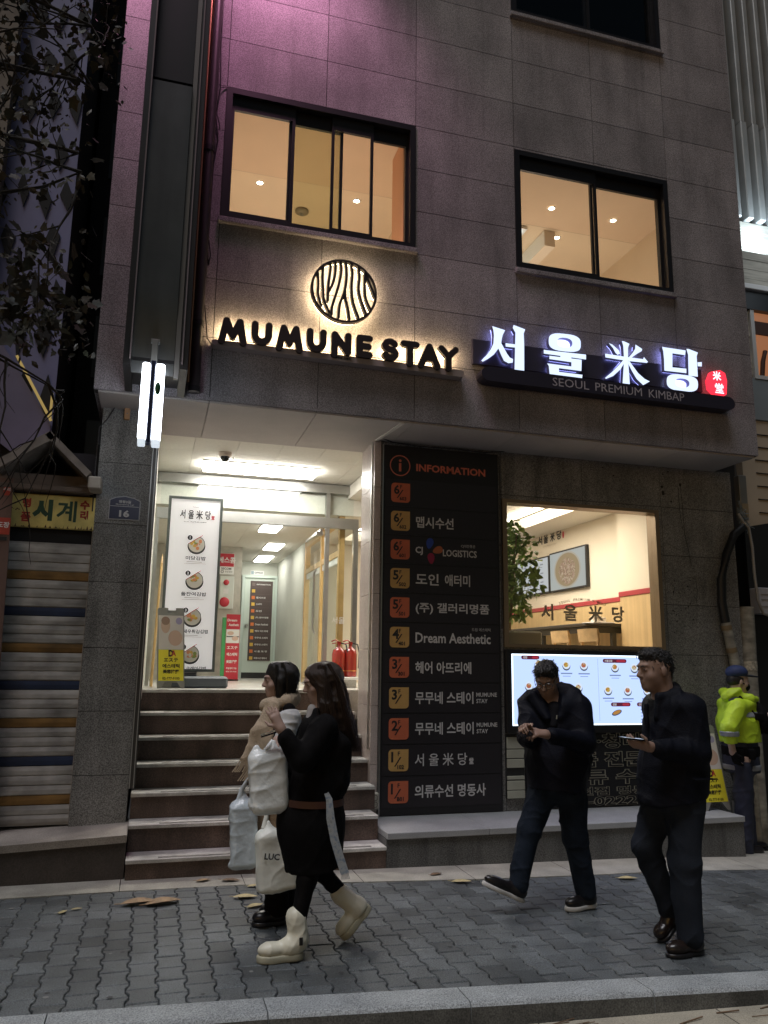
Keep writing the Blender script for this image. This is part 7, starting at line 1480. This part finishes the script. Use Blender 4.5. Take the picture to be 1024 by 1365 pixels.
# ---- man at the right, seen in profile, dark coat and loose trousers
O = (3.22, 4.5, 0); G2 = gz(3.2)
hp, P, fus = head_prims((3.142, 4.5, 1.622), (-1, .05, -.06), UPV, 1.10, 1.12)
nh = hand_prims((2.925, 4.285, 1.165), (-1, .05, .18), (.1, .5, .8), (.1, -.6, .8), (.35, .95), 1.03, 0, .6)
fh = hand_prims((3.27, 4.70, .90), (-.05, 0, -1), (.0, -.9, -.1), (-.9, -.1, 0), (.5, 1.0), 1.0, 0, .4)
body = hp + [cone((3.185, 4.5, 1.55), (3.20, 4.5, 1.42), .066, .075, .04), ell((3.25, 4.5, 1.25), (.15, .17, .2), None, .06), ell((3.24, 4.5, .98), (.15, .15, .2), None, .06), ell((3.23, 4.5, .85), (.14, .16, .12), None, .06),
    cone((3.28, 4.35, 1.39), (3.275, 4.31, 1.12), .055, .045, .03), cone((3.275, 4.31, 1.12), (2.925, 4.285, 1.165), .043, .031, .02), cone((3.25, 4.67, 1.40), (3.29, 4.70, 1.14), .055, .045, .03), cone((3.29, 4.70, 1.14), (3.27, 4.70, .90), .043, .03, .02),
    cone((3.21, 4.59, .84), (3.085, 4.62, .53), .088, .062, .04), cone((3.085, 4.62, .53), (3.255, 4.62, .13), .058, .043, .02), cone((3.26, 4.42, .84), (3.215, 4.41, .46), .088, .062, .04), cone((3.215, 4.41, .46), (3.225, 4.40, .06), .058, .043, .02)] + nh + fh
m2 = skin('person', body, SKIN, None, O, .006)
tag(m2, 'man in a dark coat in profile at the right, phone held out in front', 'person')
eyes(m2, P, 1.10, EYE, fus); brows(m2, P, 1.10, HAIRB)
AX = (fus[0], fus[2], fus[1])
skin('hair', [ell(P(-.018, .038), (.1055, .085, .094), AX, .02), ell(P(.034, .090), (.062, .068, .036), AX, .04), cone(P(-.075, .0), P(-.072, -.050), .034, .028, .03, (fus[2], 1.6)), sub(ell(P(.100, -.040), (.086, .074, .104), AX, .02)), sub(ell(P(.018, -.088, .09), (.056, .04, .062), AX, .015)), sub(ell(P(.018, -.088, -.09), (.056, .04, .062), AX, .015))], HAIRB, m2, None, .0050, ('r', .0055, 85), 1)
hair_tufts([o for o in m2.children if o.name.startswith('hair')][0], HAIRB, 420, (.2, 0, -1), .026, 4)
skin('coat', [ell((3.27, 4.5, 1.40), (.155, .215, .09), None, .06), ell((3.275, 4.5, 1.24), (.20, .21, .20), None, .08), ell((3.245, 4.5, 1.02), (.21, .21, .24), None, .08), cone((3.235, 4.5, 1.0), (3.215, 4.5, .78), .205, .215, .06), cone((3.285, 4.36, 1.375), (3.285, 4.31, 1.12), .085, .078, .06), cone((3.285, 4.31, 1.12), (2.985, 4.285, 1.155), .078, .054, .03), cone((3.25, 4.68, 1.38), (3.29, 4.70, 1.14), .08, .07, .05), cone((3.29, 4.70, 1.14), (3.27, 4.70, .93), .068, .052, .03),
    cone((3.12, 4.44, 1.455), (3.23, 4.405, 1.475), .024, .030, .03), cone((3.23, 4.405, 1.475), (3.285, 4.5, 1.505), .030, .034, .03), cone((3.285, 4.5, 1.505), (3.2, 4.595, 1.475), .034, .030, .03), cone((3.12, 4.44, 1.455), (3.085, 4.435, 1.33), .022, .014, .03), cone((3.06, 4.49, 1.40), (3.025, 4.49, .86), .016, .016, .02), sub(ell((3.165, 4.5, 1.56), (.085, .075, .10), None, .02)), rbox((3.29, 4.272, .97), (.075, .02, .008), None, .006, .01), cut((.15, 0, -1), (3.22, 4.5, .825))], NAVY2, m2, None, .0065, (23, .007, 34))
skin('trousers', [ell((3.23, 4.5, .86), (.17, .17, .12), None, .05), cone((3.205, 4.585, .83), (3.095, 4.62, .53), .112, .088, .05), cone((3.095, 4.62, .53), (3.245, 4.62, .14), .085, .066, .03), cone((3.265, 4.42, .83), (3.215, 4.41, .46), .115, .094, .05), cone((3.215, 4.41, .46), (3.222, 4.40, .055), .092, .080, .03)], JEAN2, m2, None, .0065, (19, .008, 40))
for an, hl, to in (((3.262, 4.62, .12), (3.315, 4.62, .075), (3.165, 4.62, G2 - .03 + .03)), ((3.23, 4.40, .06), (3.305, 4.40, G2 + .003), (3.045, 4.38, G2 + .003))):
    up, so = shoe_prims(an, hl, to, (0, 1, 0), .046, .050, .026, None, .05); b = skin('shoe', up, mat('brown_black_shoe', (.020, .013, .011), .25) if 'brown_black_shoe' not in bpy.data.materials else bpy.data.materials['brown_black_shoe'], m2, None, .006); skin('sole', so, BLACKM, b, None, .006, None, 1)
t = thing('phone', 'thin phone held flat by the man in profile', 'phone', (2.80, 4.28, 1.215))
m = MB(); A_ = unit((-1, 0, .10)); B_ = V(0, 1, 0); C_ = np.cross(A_, B_); c0 = V(2.815, 4.28, 1.212); obox(m, c0, (.078, .038, .0048), (A_, B_, C_)); obj('phone_body', m, PHONE, t)
m = MB(); obox(m, c0 + C_ * (.0054 if C_[2] > 0 else -.0054), (.071, .034, .0006), (A_, B_, C_)); obj('display', m, mat('flat_phone_display', (.10, .12, .14), .1, emit=(.7, .8, .9), estr=.5), t)

# ---- police officer in a yellow jacket, facing right
O = (5.86, 6.92, 0); G3 = gz(5.86) - .02
hp, P, fus = head_prims((5.905, 6.92, 1.515), (1, -.18, 0), UPV, 1.0, 1.05)
nh = hand_prims((5.63, 6.74, .84), (.25, -.1, -.95), (.9, .2, .1), (.3, -.9, 0), (.4, .9), 1.0, 0, .4); fh = hand_prims((6.14, 6.80, 1.12), (.6, -.3, .6), (.2, .6, -.4), (-.6, -.2, .7), (.8, 1.7), 1.0, 0, .6)
body = hp + [cone((5.885, 6.92, 1.44), (5.87, 6.92, 1.32), .06, .07, .04), ell((5.87, 6.92, 1.17), (.14, .18, .2), None, .06), ell((5.87, 6.92, .9), (.13, .16, .2), None, .06), ell((5.87, 6.92, .75), (.14, .16, .12), None, .06),
    cone((5.74, 6.76, 1.28), (5.60, 6.74, 1.06), .055, .045, .03), cone((5.60, 6.74, 1.06), (5.63, 6.74, .84), .043, .03, .02), cone((5.98, 7.06, 1.28), (6.08, 7.0, 1.06), .055, .045, .03), cone((6.08, 7.0, 1.06), (6.14, 6.80, 1.12), .043, .03, .02),
    cone((5.82, 6.84, .74), (5.80, 6.84, .42), .085, .06, .04), cone((5.80, 6.84, .42), (5.78, 6.84, .0), .055, .043, .02), cone((5.92, 7.0, .74), (5.95, 7.0, .42), .085, .06, .04), cone((5.95, 7.0, .42), (5.96, 7.0, .0), .055, .043, .02)] + nh + fh
po = skin('person', body, SKIN2, None, O, .0065)
tag(po, 'police officer in a bright yellow jacket, cap and mask at the right edge', 'person')
eyes(po, P, 1.0, EYE, fus)
HIV = mat('hi_vis_yellow', (.50, .72, .03), .6, noise=(6, .12), bump=(25, .3), emit=(.5, .75, .03), estr=.0)
REF = mat('reflective_grey', (.34, .37, .40), .4, .3, noise=(20, .1))
NVY = mat('officer_navy', (.014, .018, .040), .7, noise=(6, .2))
ja = skin('jacket', [ell((5.86, 6.92, 1.29), (.17, .21, .09), None, .06), ell((5.87, 6.92, 1.12), (.20, .20, .20), None, .08), cone((5.87, 6.92, 1.08), (5.88, 6.92, .93), .20, .195, .05), cone((5.735, 6.755, 1.265), (5.60, 6.735, 1.06), .088, .080, .05), cone((5.60, 6.735, 1.06), (5.625, 6.74, .865), .080, .060, .03), cone((5.985, 7.065, 1.265), (6.08, 7.0, 1.06), .085, .07, .05), cone((6.08, 7.0, 1.06), (6.125, 6.85, 1.10), .065, .052, .03), cut((0, 0, -1), (0, 0, .915))], HIV, po, None, .0068, (31, .007, 40))
skin('hood', [cone((5.75, 6.85, 1.375), (5.90, 6.76, 1.34), .05, .048, .04), cone((5.90, 6.76, 1.34), (6.03, 6.83, 1.335), .045, .036, .04), cone((5.75, 6.85, 1.375), (5.78, 7.0, 1.40), .05, .05, .04), cone((5.70, 6.88, 1.36), (5.80, 6.80, 1.42), .045, .03, .04)], HIV, ja, None, .007, (9, .008, 40))
skin('sleeve_band', [cone((5.60, 6.735, 1.06), (5.625, 6.74, .865), .094, .074, .01), cut((0, 0, 1), (0, 0, 1.035)), cut((0, 0, -1), (0, 0, .985))], REF, ja, None, .006)
skin('chest_band', [ell((5.87, 6.92, 1.12), (.218, .214, .218), None, .01), cut((0, 0, 1), (0, 0, 1.215)), cut((0, 0, -1), (0, 0, 1.165)), cut((-1, 0, 0), (5.76, 0, 0))], REF, ja, None, .006)
skin('vest', [ell((6.02, 6.86, 1.15), (.09, .165, .17), None, .05), cone((5.78, 6.76, 1.36), (6.02, 6.72, 1.06), .016, .016, .02), rbox((5.95, 6.715, 1.17), (.05, .02, .035), None, .008, .01), rbox((6.08, 6.74, 1.05), (.03, .03, .05), None, .008, .01)], BLKC, po, None, .007, (3, .006, 40))
skin('collar_badge', [rbox((5.72, 6.78, 1.335), (.045, .035, .014), ((1, .2, .35), (-.2, 1, 0), (-.35, 0, 1)), .008, .01)], NVY, po, None, .006)
skin('skirt_of_jacket', [cone((5.87, 6.92, .95), (5.875, 6.92, .66), .17, .175, .04), cut((0, 0, -1), (0, 0, .62))], NVY, po, None, .008, (5, .006, 30))
skin('lower_band', [cone((5.875, 6.92, .685), (5.876, 6.92, .665), .182, .182, .01), cut((0, 0, 1), (0, 0, .70)), cut((0, 0, -1), (0, 0, .645))], mat('lower_reflective', (.20, .21, .23), .5), po, None, .007)
skin('duty_belt', [cone((5.875, 6.92, .86), (5.875, 6.92, .83), .18, .18, .01), rbox((5.72, 6.75, .80), (.035, .03, .06), None, .01, .01), rbox((5.84, 6.72, .81), (.03, .025, .05), None, .01, .01), cut((0, 0, 1), (0, 0, .875)), cut((0, 0, -1), (0, 0, .73))], BLKC, po, None, .007)
skin('trousers', [ell((5.87, 6.92, .68), (.16, .17, .10), None, .05), cone((5.82, 6.84, .68), (5.80, 6.84, .40), .10, .085, .05), cone((5.80, 6.84, .40), (5.78, 6.84, G3 + .06), .085, .078, .03), cone((5.92, 7.0, .68), (5.95, 7.0, .40), .10, .085, .05), cone((5.95, 7.0, .40), (5.96, 7.0, G3 + .06), .085, .078, .03)], NVY, po, None, .008, (6, .008, 34))
skin('glove', hand_prims((5.63, 6.74, .84), (.25, -.1, -.95), (.9, .2, .1), (.3, -.9, 0), (.4, .9), 1.10, 0, .4), BLKC, po, None, .006)
skin('mask', [ell(P(.052, -.060), (.066, .060, .052), (fus[0], fus[2], fus[1]), .02), cone(P(.03, -.03, .062), P(-.01, -.015, .082), .008, .006, .01), cone(P(.03, -.03, -.062), P(-.01, -.015, -.082), .008, .006, .01)], BLKC, po, None, .006)
cp = skin('cap', [ell(P(-.012, .085), (.112, .096, .075), (fus[0], fus[2], fus[1]), .02), cut(-fus[1], P(0, .045))], mat('navy_cap', (.020, .035, .11), .7, noise=(9, .15)), po, None, .006)
skin('brim', [ell(P(.12, .052), (.105, .078, .010), (unit(fus[0] - fus[1] * .12), fus[2], unit(fus[1] + fus[0] * .12)), .01), cut(-fus[0], P(.055, 0))], NVY, cp, None, .0055)
skin('hair', [ell(P(-.02, .012), (.100, .082, .080), (fus[0], fus[2], fus[1]), .02), sub(ell(P(.09, -.03), (.085, .12, .11), (fus[0], fus[2], fus[1]), .02)), sub(ell(P(.0, -.09), (.07, .12, .06), (fus[0], fus[2], fus[1]), .02))], HAIRB, po, None, .006)
for y_ in (6.84, 7.0):
    x_ = 5.78 if y_ < 6.9 else 5.96
    up, so = shoe_prims((x_, y_, G3 + .09), (x_ - .06, y_, G3), (x_ + .21, y_, G3), (0, 1, 0), .046, .05, .028, None, .05); b = skin('boot', up, SHOEB, po, None, .007); skin('sole', so, BLACKM, b, None, .007, None, 1)

po.location.x -= .09
